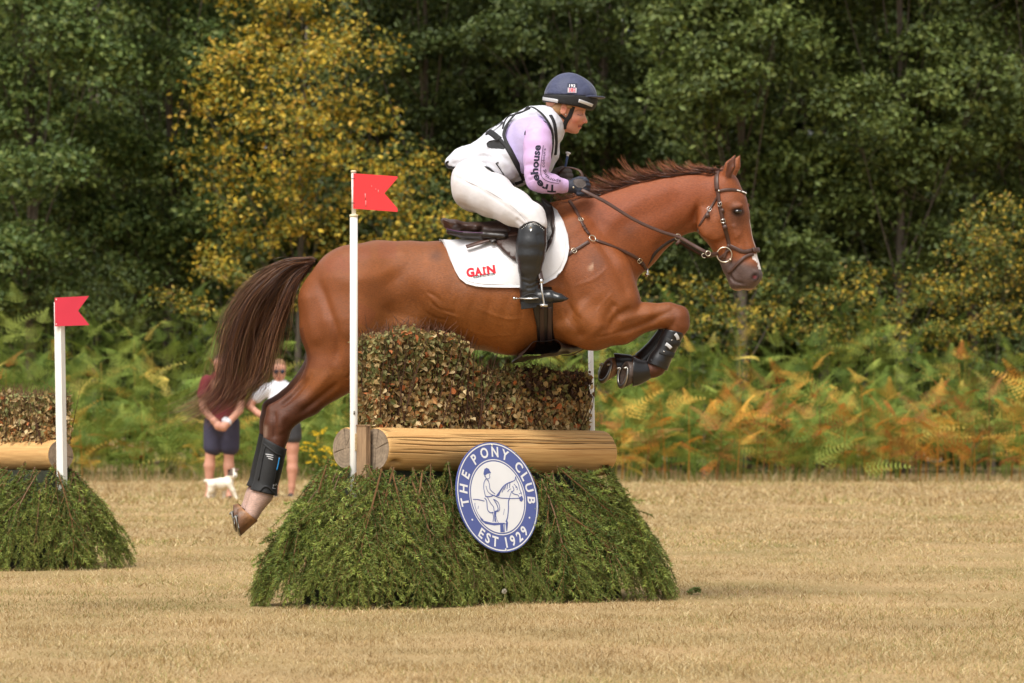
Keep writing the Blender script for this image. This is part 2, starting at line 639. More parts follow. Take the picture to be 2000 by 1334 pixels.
def palette(cols, n, var=.2):
    c = np.array(cols)[RNG.integers(0, len(cols), n)]
    return c * RNG.uniform(1 - var, 1 + var, n)[:, None]

def crown_arrays(lobes, cols, leaf, pads_per=1.0, per_pad=60, pad_r=.34, shell=.55):
    """lobes: (x, y, z, rx, ry, rz); leaf pads sit in the outer shell of every lobe, thicker on top, gaps between"""
    C, N, S, K = [], [], [], []
    for (x, y, z, rx, ry, rz) in lobes:
        npad = max(4, int(pads_per * 9.0 * (rx * rz + rx * ry + ry * rz)))
        u = RNG.normal(size=(npad, 3)); u /= np.linalg.norm(u, axis=1)[:, None]
        u[:, 2] = np.where((u[:, 2] < -.3) & (RNG.random(npad) < .6), -u[:, 2], u[:, 2])
        rad = RNG.uniform(shell, 1.03, npad) ** .7
        pc = np.array([x, y, z]) + u * np.array([rx, ry, rz]) * rad[:, None]
        k = RNG.integers(int(per_pad * .5), int(per_pad * 1.4), npad)
        pad = np.repeat(np.arange(npad), k)
        m = len(pad)
        pr = RNG.uniform(.6, 1.3, npad) * pad_r
        off = RNG.normal(size=(m, 3)) * np.array([.55, .55, .30]) * pr[pad][:, None]
        out = u[pad]
        off[:, 2] -= .25 * np.hypot(off[:, 0], off[:, 1]) * 1.0
        C.append(pc[pad] + off)
        nn = RNG.normal(size=(m, 3)) * .75 + out * .5 + np.array([0, -.12, .65])
        N.append(nn)
        S.append(leaf * RNG.uniform(.65, 1.25, m))
        tone = RNG.uniform(.82, 1.2, npad)[pad]
        K.append(palette(cols, m) * tone[:, None])
    return leaf_quads(np.concatenate(C), np.concatenate(N), np.concatenate(S), np.concatenate(K))

def branch_mesh(mb, x, y, h, r, lobes, lean=0.0):
    base = np.array([x, y, -.1])
    pts = [base, base + [lean * .15 * h, 0, h * .3], base + [lean * .45 * h, .1, h * .6], base + [lean * h, .15, h]]
    P = catmull(pts, 6)
    mb.tube(P, np.linspace(r, r * .25, len(P)) * (1 + .35 * np.exp(-np.linspace(0, 1, len(P)) * 14)), 10)
    for lb in lobes:
        c = np.array(lb[:3])
        t = np.clip((c[2] * .62) / h, .12, .9)
        s = P[int(t * (len(P) - 1))]
        mid = (s + c) / 2 + np.array([0, 0, -.12 * abs(c[0] - s[0])])
        Q = catmull([s, mid, c], 4)
        mb.tube(Q, np.linspace(r * .16, r * .04, len(Q)), 5)
        for k in range(3):
            e = c + RNG.normal(size=3) * np.array(lb[3:6]) * .5
            mb.tube([Q[-3], (Q[-3] + e) / 2 + RNG.normal(size=3) * .08, e], [r * .06, r * .04, r * .02], 5)

def tree(name, label, x, y, lobes, cols, leaf, h, r, lean=0.0, cat='tree', group=None, **kw):
    root = empty(name, (x, y, 0), label, cat, group)
    mb = MB()
    branch_mesh(mb, x, y, h, r, lobes, lean)
    mb.build('trunk', bark_m, root)
    v, f, c = crown_arrays(lobes, cols, leaf, **kw)
    link('crown', np_mesh('crown', v, f, c, smooth=False), root, leaf_m)
    return root

def PL(px, py, d, rx, rz=None, ry=None):
    """one lobe, given where it shows, at distance d, radii in photo pixels"""
    s = d / FPX
    p = W(px, py, d - CAM_D)
    return (p.x, p.y, p.z, rx * s, (ry or rx) * s, (rz or rx) * s)

def auto_lobes(px, d, y0, y1, wpx, n, r0, r1):
    out = []
    for i in range(n):
        t = (i + RNG.random()) / n
        py = y0 + (y1 - y0) * t
        sx = (-.75, .15, .8, -.2)[i % 4] + RNG.uniform(-.3, .3)
        prof = math.sin(math.pi * min(max(.15 + .75 * t, 0), 1)) ** .6
        out.append(PL(px + sx * wpx * prof, py, d + RNG.uniform(-1.2, 1.2), RNG.uniform(r0, r1), RNG.uniform(r0, r1) * .75))
    return out

OAK = [lin(88, 103, 50), lin(103, 117, 58), lin(73, 88, 43), lin(120, 130, 67), lin(93, 105, 51)]
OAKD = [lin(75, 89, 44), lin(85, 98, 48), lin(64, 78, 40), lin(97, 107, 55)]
OAKB = [lin(86, 106, 51), lin(101, 119, 61), lin(73, 92, 47), lin(122, 134, 71)]
BIRCH = [lin(202, 172, 56), lin(178, 154, 50), lin(140, 134, 50), lin(206, 178, 74), lin(112, 116, 46), lin(186, 146, 52), lin(98, 104, 44), lin(124, 122, 48)]
HAZEL = [lin(172, 152, 52), lin(108, 114, 48), lin(84, 96, 42), lin(190, 160, 60), lin(136, 112, 54), lin(76, 86, 40), lin(92, 102, 44), lin(120, 118, 50)]

def oak(label, px, d, wpx, cols, n=20, y0=-330, y1=600, r0=75, r1=125, r=.12, lean=0.0, extra=(), **kw):
    lobes = auto_lobes(px, d, y0, y1, wpx, n, r0, r1) + [PL(*e) for e in extra]
    p = W(px, 900, d - CAM_D)
    kk = dict(leaf=.115, per_pad=60, pads_per=2.1); kk.update(kw)
    return tree('oak_tree', label, p.x, p.y, lobes, cols, kk.pop('leaf'), 8.8, r, lean, **kk)

oak('broad dark green oak filling the top left corner of the picture', 60, 67, 190, OAKB, 22)
oak('green oak between the left corner oak and the yellow birch', 330, 68.5, 150, OAKB, 19, y1=620)
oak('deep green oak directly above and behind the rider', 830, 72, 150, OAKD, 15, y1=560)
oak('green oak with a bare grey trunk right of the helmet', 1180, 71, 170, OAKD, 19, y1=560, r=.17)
oak('large green oak above the head of the horse', 1450, 67.5, 180, OAK, 20, y1=560)
oak('tall green oak right of the one above the horse head', 1760, 68, 170, OAK, 19, y1=520)
oak('green oak cut by the right edge of the picture', 2030, 69, 150, OAK, 17, y1=560)
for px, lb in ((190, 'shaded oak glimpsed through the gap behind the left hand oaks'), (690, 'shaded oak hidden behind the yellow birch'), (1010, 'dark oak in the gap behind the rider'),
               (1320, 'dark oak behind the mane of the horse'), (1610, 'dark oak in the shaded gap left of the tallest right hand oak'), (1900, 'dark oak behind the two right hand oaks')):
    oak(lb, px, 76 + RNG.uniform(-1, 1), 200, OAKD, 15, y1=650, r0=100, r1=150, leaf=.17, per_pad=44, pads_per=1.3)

lob = [PL(a, b, 66 + e, c, c * .8) for a, b, c, e in ((590, 30, 90, 1.2), (480, 130, 90, .6), (620, 150, 100, 0), (400, 200, 75, .2), (690, 240, 85, .4), (540, 260, 105, -.5), (420, 320, 70, .1),
       (640, 350, 95, -.2), (510, 400, 90, .1), (730, 380, 80, .3), (600, 470, 85, .2), (460, 500, 70, .4), (700, 500, 70, .5), (620, 580, 70, .8), (500, 20, 90, 1.5), (690, 100, 80, 1.2), (560, -80, 90, 1.6))]
p = W(580, 900, 46.5)
tree('birch_tree', 'yellow leaved birch standing between the dark oaks behind the flag', p.x, p.y, lob, BIRCH, .095, 7.4, .07, .02, per_pad=46, pads_per=1.55, pad_r=.34)
lob = [PL(a, b, 65.5 + e, c, c * .8) for a, b, c, e in ((800, 330, 65, 0), (760, 420, 70, .2), (850, 420, 60, .1), (800, 500, 70, .2), (740, 540, 60, .4), (870, 520, 50, .5))]
p = W(800, 900, 45.5)
tree('birch_tree', 'small yellow birch whose top shows beside the red flag', p.x, p.y, lob, BIRCH, .09, 3.9, .05, per_pad=46, pads_per=1.5)

def bush(name, label, d, spots, cols, leaf=.075, h=1.6, **kw):
    lob = [PL(a, b, d + RNG.uniform(-.4, .4), c, c * .8) for a, b, c in spots]
    p = W(sum(s[0] for s in spots) / len(spots), 900, d - CAM_D)
    return tree(name, label, p.x, p.y, lob, cols, leaf, h, .04, cat='bush', per_pad=kw.pop('per_pad', 44), pad_r=.26, pads_per=1.6, **kw)
bush('hazel_bush', 'hazel bush with yellow flecked leaves under the muzzle of the horse', 65, ((1300, 560, 60), (1370, 600, 65), (1440, 570, 65), (1330, 640, 60), (1430, 640, 60), (1260, 620, 50), (1500, 620, 50)), HAZEL)
bush('hazel_bush', 'yellowing hazel bush at right above the bracken', 65.5, ((1640, 600, 70), (1720, 560, 70), (1800, 590, 75), (1700, 660, 70), (1800, 670, 70), (1600, 670, 60), (1560, 620, 50)), HAZEL)
bush('hazel_bush', 'tall golden hazel bush beside the right edge', 65.5, ((1900, 470, 80), (1960, 540, 80), (1880, 580, 75), (1980, 430, 70), (1950, 640, 80), (1870, 660, 70), (2040, 560, 80)), HAZEL)
bush('hazel_bush', 'yellow flecked hazel bush between the two red flags', 65, ((430, 560, 60), (500, 600, 60), (380, 610, 55), (560, 570, 60), (330, 590, 50)), HAZEL)
bush('holly_bush', 'dark leafy bush left of the lower red flag', 66, ((60, 560, 70), (140, 600, 60), (10, 620, 70), (220, 560, 60), (270, 600, 55)), OAKD)

# the wood goes on behind: one mass
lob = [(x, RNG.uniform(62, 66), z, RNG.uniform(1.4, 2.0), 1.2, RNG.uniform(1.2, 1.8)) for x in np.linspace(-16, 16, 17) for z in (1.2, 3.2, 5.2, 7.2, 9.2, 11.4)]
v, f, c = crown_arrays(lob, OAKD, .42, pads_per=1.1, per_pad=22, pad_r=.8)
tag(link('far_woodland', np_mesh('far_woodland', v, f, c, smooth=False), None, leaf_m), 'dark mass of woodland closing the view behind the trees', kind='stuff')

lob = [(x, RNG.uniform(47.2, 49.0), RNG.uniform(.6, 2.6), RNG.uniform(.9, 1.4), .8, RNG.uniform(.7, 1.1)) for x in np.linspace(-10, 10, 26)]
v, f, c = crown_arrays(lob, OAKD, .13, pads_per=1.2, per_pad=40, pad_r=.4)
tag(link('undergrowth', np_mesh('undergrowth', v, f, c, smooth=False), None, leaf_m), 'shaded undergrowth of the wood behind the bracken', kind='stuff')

# ------------------------------------------------------------------ bracken
fern_m = mat('bracken_fronds', attr=True, rough=0.6, vary=0.0, spec=0.15, trans=0.22)
def frond_unit():
    """one flat bracken frond of unit length along +X, drooping; returns verts, tris, tone"""
    V, F, T = [], [], []
    k = 0
    npin = 11
    for i in range(npin):
        t = .16 + .84 * i / (npin - 1)
        ln = .46 * (1 - t) ** .75 * (.75 + .25 * math.sin(3.1 * min(t * 2.4, 1.5))) + .03
        for s in (-1, 1):
            o = np.array([t, 0, -.46 * t * t])
            dr = np.array([.42, s * .90, -.10]); dr /= np.linalg.norm(dr)
            pr = np.cross(dr, [0, 0, 1.0]); pr /= np.linalg.norm(pr)
            q = 4 if ln > .15 else 2
            for j in range(q):
                u = (j + .5) / q
                c = o + dr * ln * u + np.array([0, 0, -.16 * ln * u * u])
                w = .050 * (1 - u * .75) * (.45 + ln * 1.3)
                for sg in (-1, 1):
                    tip = c + pr * sg * w + dr * w * .55
                    V += [c - dr * .010, c + dr * .024, tip]
                    F.append([k, k + 1, k + 2]); k += 3
            V += [o, o + dr * ln + np.array([0, 0, -.16 * ln]), o + np.array([.02, 0, 0])]
            F.append([k, k + 1, k + 2]); k += 3
    return np.array(V, float), np.array(F)
FU, FF = frond_unit()
def fern(mb, x, y, z, h, cols, nf=None, spread=1.0):
    nf = nf or RNG.integers(6, 9)
    top = np.array([x + RNG.uniform(-.10, .10), y + RNG.uniform(-.10, .10), z + h * .86])
    foot = np.array([x, y, z - .02])
    mb.tube([foot, foot * .5 + top * .5 + np.array([.01, 0, 0]), top], [.009, .007, .004], 4, np.array(cols[0]) * .6, cap=False)
    a0 = RNG.uniform(0, 6.28)
    for i in range(nf):
        hh = 1 - .74 * i / max(nf - 1, 1)
        a = a0 + i * 2.4 + RNG.uniform(-.4, .4)
        L = RNG.uniform(.42, .74) * spread * (1.0 if i else .8)
        el = RNG.uniform(.15, 1.05) if i else 1.15
        roll = RNG.uniform(-1.1, 1.1)
        v = FU * L
        cr, sr = math.cos(roll), math.sin(roll)
        v = np.stack([v[:, 0], v[:, 1] * cr - v[:, 2] * sr, v[:, 1] * sr + v[:, 2] * cr], 1)
        ce, se = math.cos(el), math.sin(el)
        v = np.stack([v[:, 0] * ce - v[:, 2] * se, v[:, 1], v[:, 0] * se + v[:, 2] * ce], 1)
        ca, sa = math.cos(a), math.sin(a)
        v = np.stack([v[:, 0] * ca - v[:, 1] * sa, v[:, 0] * sa + v[:, 1] * ca, v[:, 2]], 1)
        st = foot * (1 - hh) + top * hh
        c = np.array(cols[RNG.integers(0, len(cols))]) * RNG.uniform(.8, 1.15)
        tip = np.clip(np.linalg.norm(FU, axis=1), 0, 1)[:, None]
        mb.add(v + st, FF, np.clip(c * (.9 + .2 * tip), 0, 1))
FG = [lin(132, 150, 66), lin(112, 134, 58), lin(152, 164, 78), lin(92, 114, 50)]
FY = [lin(214, 190, 96), lin(226, 182, 84), lin(194, 178, 92)]
FO = [lin(222, 156, 66), lin(206, 132, 62), lin(230, 174, 78), lin(182, 112, 58)]
FB = [lin(166, 112, 70), lin(150, 104, 68), lin(184, 128, 78)]
mb = MB()
for i in range(600):
    x = RNG.uniform(-1, 1) * 8.4
    e_ = .45 * vnoise(np.array([[x, 0.0]]), 71, .9)[0] + .25 * vnoise(np.array([[x, 0.0]]), 72, 2.7)[0]
    d = 59.6 + e_ + 6.2 * RNG.random() ** 1.15
    px = 1000 + x / d * FPX
    top = (.85 + (d - 59.7) * .34) * (1 + .12 * vnoise(np.array([[x, d]]), 33, .7)[0]) * RNG.uniform(.75, 1.1)
    if px < 480: top *= 1.12
    r = RNG.random()
    warm = .36 if px > 1150 else (.16 if px > 250 else .10)
    mid = math.exp(-((d - 61) / 1.6) ** 2)
    if r < warm * mid * .5: cols = FO + FY[:2] + FB[:1]
    elif r < warm * mid * .75: cols = FB + FO[1:2] + FG[:1]
    elif r < warm * mid + .08: cols = FY + FG[:2]
    else: cols = FG
    fern(mb, x, d - CAM_D, 0, top, cols)
tag(mb.build('bracken_thicket', fern_m, smooth=False), 'waist high bracken thicket turning from green to rust along the field edge', kind='stuff')
gold = [(1215, 800, .8, 1), (1300, 770, .9, 1), (1260, 840, .65, 2), (1345, 790, .9, 1), (1400, 830, .75, 2), (1440, 760, 1.0, 1), (1490, 800, .85, 2), (1530, 750, 1.05, 1), (1560, 820, .8, 1), (1600, 770, .95, 2), (1650, 800, .9, 1),
        (1690, 745, 1.1, 1), (1740, 780, 1.0, 1), (1790, 830, .8, 2), (1830, 770, 1.0, 1), (1880, 800, .9, 1), (1930, 760, 1.05, 2), (1975, 790, .95, 1), (1440, 660, 1.5, 0), (640, 860, .7, 0)]
cnt_ = {}
ORD = 'first second third fourth fifth sixth seventh eighth ninth tenth eleventh twelfth thirteenth fourteenth'.split()
for px, py, h, k in gold:
    mb = MB()
    d = 59.6 + .5 * RNG.random() + (2.4 if h > 1.3 else 0)
    p = W(px, py, d - CAM_D)
    fern(mb, p.x, p.y, 0, max(.6, (CAM_H + (HZ - py) / FPX * d) / .9), [FY, FO + FY[1:2], FB + FO[1:2]][k], 7, .9)
    nm = ('yellow', 'orange', 'russet')[k]
    o = mb.build('bracken_fern', fern_m, smooth=False)
    cnt_[k] = cnt_.get(k, 0) + 1
    lb = {0: 'pale yellow bracken fern rising above the green thicket', 1: ORD[cnt_[k] - 1] + ' bright orange bracken fern right of the main fence, along the thicket front', 2: ORD[cnt_[k] - 1] + ' russet brown bracken fern right of the main fence, along the thicket front'}[k]
    if px == 640: lb = 'yellowed bracken fern behind the left log end of the main fence'
    tag(o, lb, 'fern', 'turned bracken ferns along the field edge')

# ragwort in flower behind the fence
rw = empty('ragwort_plant', W(640, 935, 38.2), 'clump of yellow ragwort flowers behind the left end of the main fence', 'plant')
mb, fl = MB(), MB()
for i in range(34):
    b = W(640 + RNG.uniform(-35, 45), 936, 38.2 + RNG.uniform(-.2, .3)); b.z = 0
    t = b + Vector((RNG.uniform(-.15, .15), RNG.uniform(-.1, .1), RNG.uniform(.25, .75)))
    mb.tube([b, (b + t) / 2 + Vector((.02, 0, .02)), t], [.006, .005, .003], 4, lin(86, 100, 46))
    for j in range(4):
        q = t * (.3 + .2 * j) + b * (.7 - .2 * j)
        v, f, c = leaf_quads(np.array([tuple(q)]), RNG.normal(size=(1, 3)), np.array([.09]), np.array([lin(92, 108, 50)]))
        mb.add(v, f, c)
    for j in range(5):
        q = t + Vector((RNG.uniform(-.05, .05), RNG.uniform(-.05, .05), RNG.uniform(-.03, .03)))
        fl.lathe(q, (RNG.uniform(-.5, .5), -.6, 1), [(-.004, .003), (0, .018), (.003, .012), (.006, .002)], 7, lin(232, 190, 40))
tag(mb.build('stem', fern_m, rw), kind='stuff'); tag(fl.build('flower', fern_m, rw), kind='stuff')

# ------------------------------------------------------------------ cross-country fences
def poly_tris(poly, step):
    """constrained triangulation of a 2-D outline with inner points"""
    from mathutils.geometry import delaunay_2d_cdt
    P = [Vector((float(a), float(b))) for a, b in poly]
    out = []
    for i in range(len(P)):
        a, b = P[i], P[(i + 1) % len(P)]
        k = max(1, int((b - a).length / step))
        out += [a.lerp(b, j / k) for j in range(k)]
    nb = len(out)
    A = np.array([tuple(p) for p in out])
    lo, hi = A.min(0), A.max(0)
    gxs, gys = np.meshgrid(np.arange(lo[0] + step / 2, hi[0], step), np.arange(lo[1] + step / 2, hi[1], step))
    g = np.stack([gxs.ravel(), gys.ravel()], 1)
    if len(g):
        d, _ = seg_dist(g, np.concatenate([A, A[:1]]))
        g = g[in_poly(g, A) & (d > step * .45)]
    vs = out + [Vector(p) for p in g]
    r = delaunay_2d_cdt(vs, [(i, (i + 1) % nb) for i in range(nb)], [], 1, 1e-7)
    return np.array([tuple(v) for v in r[0]]), np.array([list(f) for f in r[2]], int)

def slab(V, N, F, thick):
    """thin sheet given thickness along its normals, with a closed rim"""
    V, N = np.asarray(V, float), np.asarray(N, float)
    n = len(V)
    e = {}
    for f in F:
        for i in range(3):
            a, b = f[i], f[(i + 1) % 3]
            if (b, a) in e: del e[(b, a)]
            else: e[(a, b)] = 1
    rim = np.array([[b, a, a + n, b + n] for a, b in e])
    return np.concatenate([V, V + N * thick]), [np.concatenate([F[:, ::-1], F + n]), rim]

wood_m = bpy.data.materials.new('peeled_log')
wood_m.use_nodes = True
def _wood(m, light, dark, sc, rough=.65, grain=False):
    nt = m.node_tree
    b = nt.nodes['Principled BSDF']; b.inputs['Roughness'].default_value = rough; b.inputs['Specular IOR Level'].default_value = .3
    tc = nt.nodes.new('ShaderNodeTexCoord'); mp = nt.nodes.new('ShaderNodeMapping'); mp.inputs['Scale'].default_value = sc
    gr = nt.nodes.new('ShaderNodeAttribute'); gr.attribute_name = 'grain'
    nt.links.new(gr.outputs['Vector'] if grain else tc.outputs['Object'], mp.inputs['Vector'])
    n = nt.nodes.new('ShaderNodeTexNoise'); n.inputs['Scale'].default_value = 9; n.inputs['Detail'].default_value = 9; n.inputs['Roughness'].default_value = .65
    nt.links.new(mp.outputs[0], n.inputs['Vector'])
    r = nt.nodes.new('ShaderNodeValToRGB')
    r.color_ramp.elements[0].position = .30; r.color_ramp.elements[0].color = (*dark, 1)
    r.color_ramp.elements[1].position = .62; r.color_ramp.elements[1].color = (*light, 1)
    nt.links.new(n.outputs['Fac'], r.inputs[0])
    a = nt.nodes.new('ShaderNodeAttribute'); a.attribute_name = 'Col'
    mx = nt.nodes.new('ShaderNodeMix'); mx.data_type = 'RGBA'; mx.blend_type = 'MULTIPLY'; mx.inputs[0].default_value = 1
    nt.links.new(r.outputs[0], mx.inputs[6]); nt.links.new(a.outputs['Color'], mx.inputs[7])
    nt.links.new(mx.outputs[2], b.inputs['Base Color'])
    bp = nt.nodes.new('ShaderNodeBump'); bp.inputs['Strength'].default_value = .35; bp.inputs['Distance'].default_value = .01
    nt.links.new(n.outputs['Fac'], bp.inputs['Height']); nt.links.new(bp.outputs[0], b.inputs['Normal'])
_wood(wood_m, lin(216, 174, 114), lin(188, 138, 84), (.35, 1.6, 1.6), grain=True)
post_m = bpy.data.materials.new('weathered_timber'); post_m.use_nodes = True
_wood(post_m, lin(166, 136, 104), lin(120, 94, 72), (6, 6, .7), .8)
needle_m = mat('spruce_needles', attr=True, rough=0.55, vary=0.0, spec=0.3, trans=0.12)
dry_m = mat('dried_leaves', attr=True, rough=0.7, vary=0.15, scale=60, spec=0.25, trans=0.2)
white_m = mat('white_plastic', lin(236, 234, 228), rough=0.4, vary=0.06, scale=9, stretch=(1, 1, .3))
cream_m = mat('cream_plastic', lin(226, 212, 176), rough=0.5, vary=0.05)
red_m = mat('red_plastic', lin(224, 48, 52), rough=0.45, vary=0.05, scale=5)
red2_m = mat('crimson_plastic', lin(206, 44, 66), rough=0.45, vary=0.05, scale=5)
black_m = mat('black_plastic', (0.012, 0.012, 0.013), rough=0.45, vary=0.1)
core_m = mat('fence_core_shade', lin(40, 42, 26), rough=0.95, vary=0.4, scale=30)  # dark green-brown stands for the shade between the boughs

def make_log(a, b, r0, r1, parent, seed, aw=(1, 0, 0)):
    """peeled log with long drying cracks and a few axe nicks; a is the seen, sawn end"""
    rg = np.random.default_rng(seed)
    a, b = np.array(tuple(a)), np.array(tuple(b))
    L = np.linalg.norm(b - a)
    ax = (b - a) / L
    u = np.cross(ax, [0, 0, 1.0]); u /= np.linalg.norm(u); w = np.cross(u, ax)
    m, n = 110, 280
    t = np.concatenate([[0, .003, .008], np.linspace(.02, .98, m - 6), [.992, .998, 1]])
    th = np.arange(n) * 2 * math.pi / n
    T, H = np.meshgrid(t, th, indexing='ij')
    R = (r0 + (r1 - r0) * T)
    q = np.stack([T.ravel() * L * 2.2, np.cos(H).ravel() * 1.3, np.sin(H).ravel() * 1.3], 1)
    R = R * (1 + (.022 * vnoise(q, seed, 1.0) + .008 * vnoise(q, seed + 1, 4.0)).reshape(R.shape))
    R = R * np.where(T < .001, .955, np.where(T < .004, .985, 1)) * np.where(T > .999, .90, np.where(T > .995, .965, np.where(T > .985, .99, 1)))
    col = np.ones(R.shape + (3,))
    for i in range(40):
        th0 = rg.uniform(0, 2 * math.pi); t0 = rg.uniform(-.1, .8); ln = rg.uniform(.15, .9); wv = rg.uniform(.007, .016)
        c = th0 + .10 * (T - t0) * rg.uniform(-1, 1) + .03 * np.sin(T * rg.uniform(8, 20) + i)
        d = np.angle(np.exp(1j * (H - c)))
        k = np.exp(-(d / (wv * 1.6)) ** 2) * smoothstep(t0, t0 + .06, T) * smoothstep(t0 + ln, t0 + ln - .06, T)
        R -= .006 * k
        col *= (1 - .78 * k)[..., None]
    for th0, t0, s in ((5.62, .035, 1.1), (5.5, .965, 1.3), (1.2, .03, 1.0)):
        d = np.hypot(np.angle(np.exp(1j * (H - th0))) / .16, (T - t0) / .018)
        k = np.exp(-d ** 2) * s
        R -= .016 * k; col *= (1 - .6 * np.clip(k, 0, 1))[..., None]
    P = a + T[..., None] * (b - a) + R[..., None] * (np.cos(H)[..., None] * u + np.sin(H)[..., None] * w)
    v = P.reshape(-1, 3)
    i = np.arange(m - 1)[:, None] * n; k = np.arange(n)[None, :]; k2 = (k + 1) % n
    f = np.stack([i + k, i + k2, i + n + k2, i + n + k], -1).reshape(-1, 4)
    mb = MB(); mb.add(v, f, col.reshape(-1, 3))
    me = mb.mesh('log')
    at = me.attributes.new('grain', 'FLOAT_VECTOR', 'POINT')
    at.data.foreach_set('vector', np.stack([T.ravel() * L + seed, np.cos(H).ravel(), np.sin(H).ravel()], 1).astype(np.float32).ravel())
    o = link('log', me, parent, wood_m)
    # sawn ends: growth rings and a star of cracks as fine relief
    for end, e, s in ((a, P[0], -1), (b, P[-1], 1)):
        mb = MB()
        rings = np.linspace(.02, 1.0, 18)
        rows, cl = [], []
        g = np.array(lin(150, 132, 112)) if s < 0 else np.array(lin(170, 140, 100))
        STAR = rg.uniform(0, 6.28, 4)
        for ri, rr in enumerate(rings):
            star = sum(np.exp(-(np.angle(np.exp(1j * (th - q0))) / .05) ** 2) for q0 in STAR)
            wob = 1 + .05 * np.sin(th * 2 + seed) * (1 - rr)
            rows.append(end + (e - end) * (rr * wob)[:, None] * 1.0 + ax * s * (.0012 * (ri % 2) - .003 * star[:, ] * (rr < .9))[:, None])
            cl.append(g * (1 - .16 * (ri % 3 == 0) - .45 * np.clip(star, 0, 1)[:, None] * (rr > .1)) * (1 + .08 * rg.normal(size=(n, 1))))
        v = np.concatenate(rows); i = np.arange(len(rings) - 1)[:, None] * n
        f = np.stack([i + k, i + n + k, i + n + k2, i + k2], -1).reshape(-1, 4)
        if s > 0: f = f[:, ::-1]
        mb.add(v, f, np.concatenate(cl))
        mb.build('sawn_end', endgrain_m, o)
    return o
endgrain_m = mat('end_grain', attr=True, rough=0.9, vary=0.2, scale=40, spec=0.15)

def sprig_arrays(mb, p0, p1, droop, nn, ln, rg, stem=.0022, young=0.0):
    """one shoot: a thin twig brushed all round with short needles"""
    p0, p1 = np.asarray(p0, float), np.asarray(p1, float)
    mid = (p0 + p1) / 2 + np.array([0, 0, droop])
    P = catmull([p0, mid, p1], 4)
    mb.tube(P, np.linspace(stem, stem * .5, len(P)), 3, np.array(lin(128, 88, 50)) * rg.uniform(.7, 1.1), cap=False)
    T, N, B = frames(P)
    u = np.sort(rg.random(nn)) * (len(P) - 1.001)
    i = u.astype(int); fr = (u - i)[:, None]
    c = P[i] * (1 - fr) + P[i + 1] * fr
    t, n, b = T[i], N[i], B[i]
    a = rg.uniform(0, 2 * math.pi, nn)
    out = np.cos(a)[:, None] * n + np.sin(a)[:, None] * b
    dr = t * rg.uniform(.6, 1.0, nn)[:, None] + out * .95
    dr /= np.linalg.norm(dr, axis=1)[:, None]
    L = ln * rg.uniform(.7, 1.15, nn)[:, None]
    sd = np.cross(dr, rg.normal(size=(nn, 3))); sd /= np.linalg.norm(sd, axis=1)[:, None]
    w = .0023
    v = np.stack([c - sd * w, c + sd * w, c + dr * L], 1).reshape(-1, 3)
    f = np.arange(nn * 3).reshape(-1, 3)
    g0, g1 = np.array(lin(80, 102, 42)), np.array(lin(164, 172, 84))
    k = np.clip((u / (len(P) - 1)) * .55 + young + rg.normal(size=nn) * .12, 0, 1)[:, None]
    col = (g0 * (1 - k) + g1 * k) * rg.uniform(.8, 1.2, nn)[:, None] * rg.uniform(.5, 1.4)
    mb.add(v, f, np.repeat(col, 3, 0))

def bough_mesh(seed, L=.6):
    """a cut spruce bough: a stem with long shoots hanging off both sides, each brushed with needles"""
    rg = np.random.default_rng(seed)
    mb = MB()
    bend = rg.uniform(-.06, .06)
    main = catmull([(0, 0, 0), (L * .35, bend * .5, .022), (L * .7, bend, .012), (L, bend * .6, -.03)], 6)
    mb.tube(main, np.linspace(.0050, .0016, len(main)), 5, np.array(lin(118, 84, 52)) * rg.uniform(.7, 1.1))
    n = rg.integers(6, 8)
    yo = rg.uniform(-.12, .22)
    for i in range(n):
        t = .02 + .92 * i / (n - 1)
        p = main[int(t * (len(main) - 1))]
        for s in (-1, 1):
            if rg.random() < .12: continue
            ln = L * (.40 * (1 - t) + .20) * rg.uniform(.75, 1.2)
            ang = rg.uniform(.18, .62)
            e = p + np.array([math.cos(ang) * ln, s * math.sin(ang) * ln, rg.uniform(-.04, .02)])
            sprig_arrays(mb, p, e, rg.uniform(.0, .02), int(26 + 330 * ln), .027, rg, young=yo + rg.uniform(-.1, .1))
            if ln > .19:
                for q in range(2):
                    u = rg.uniform(.2, .6); b = p * (1 - u) + e * u
                    s2 = 1 if q % 2 else -1
                    l2 = ln * rg.uniform(.35, .55) * (1.15 - u)
                    a2 = ang + s2 * rg.uniform(.4, .7)
                    e2 = b + np.array([math.cos(a2) * l2, s * math.sin(a2) * l2, rg.uniform(-.03, .01)])
                    sprig_arrays(mb, b, e2, .006, int(24 + 330 * l2), .024, rg, .0016, yo + .12)
    sprig_arrays(mb, main[0], main[9], .0, 100, .025, rg, .002, yo)
    sprig_arrays(mb, main[8], main[-5], .0, 80, .025, rg, .002, yo)
    sprig_arrays(mb, main[-7], main[-1] + np.array([.05, 0, -.015]), .0, 64, .025, rg, .002, yo + .1)
    return mb.mesh('bough', smooth=False)
BOUGHS = []
for i in range(9):
    me = bough_mesh(100 + i, .6); me.materials.append(needle_m); BOUGHS.append(me)

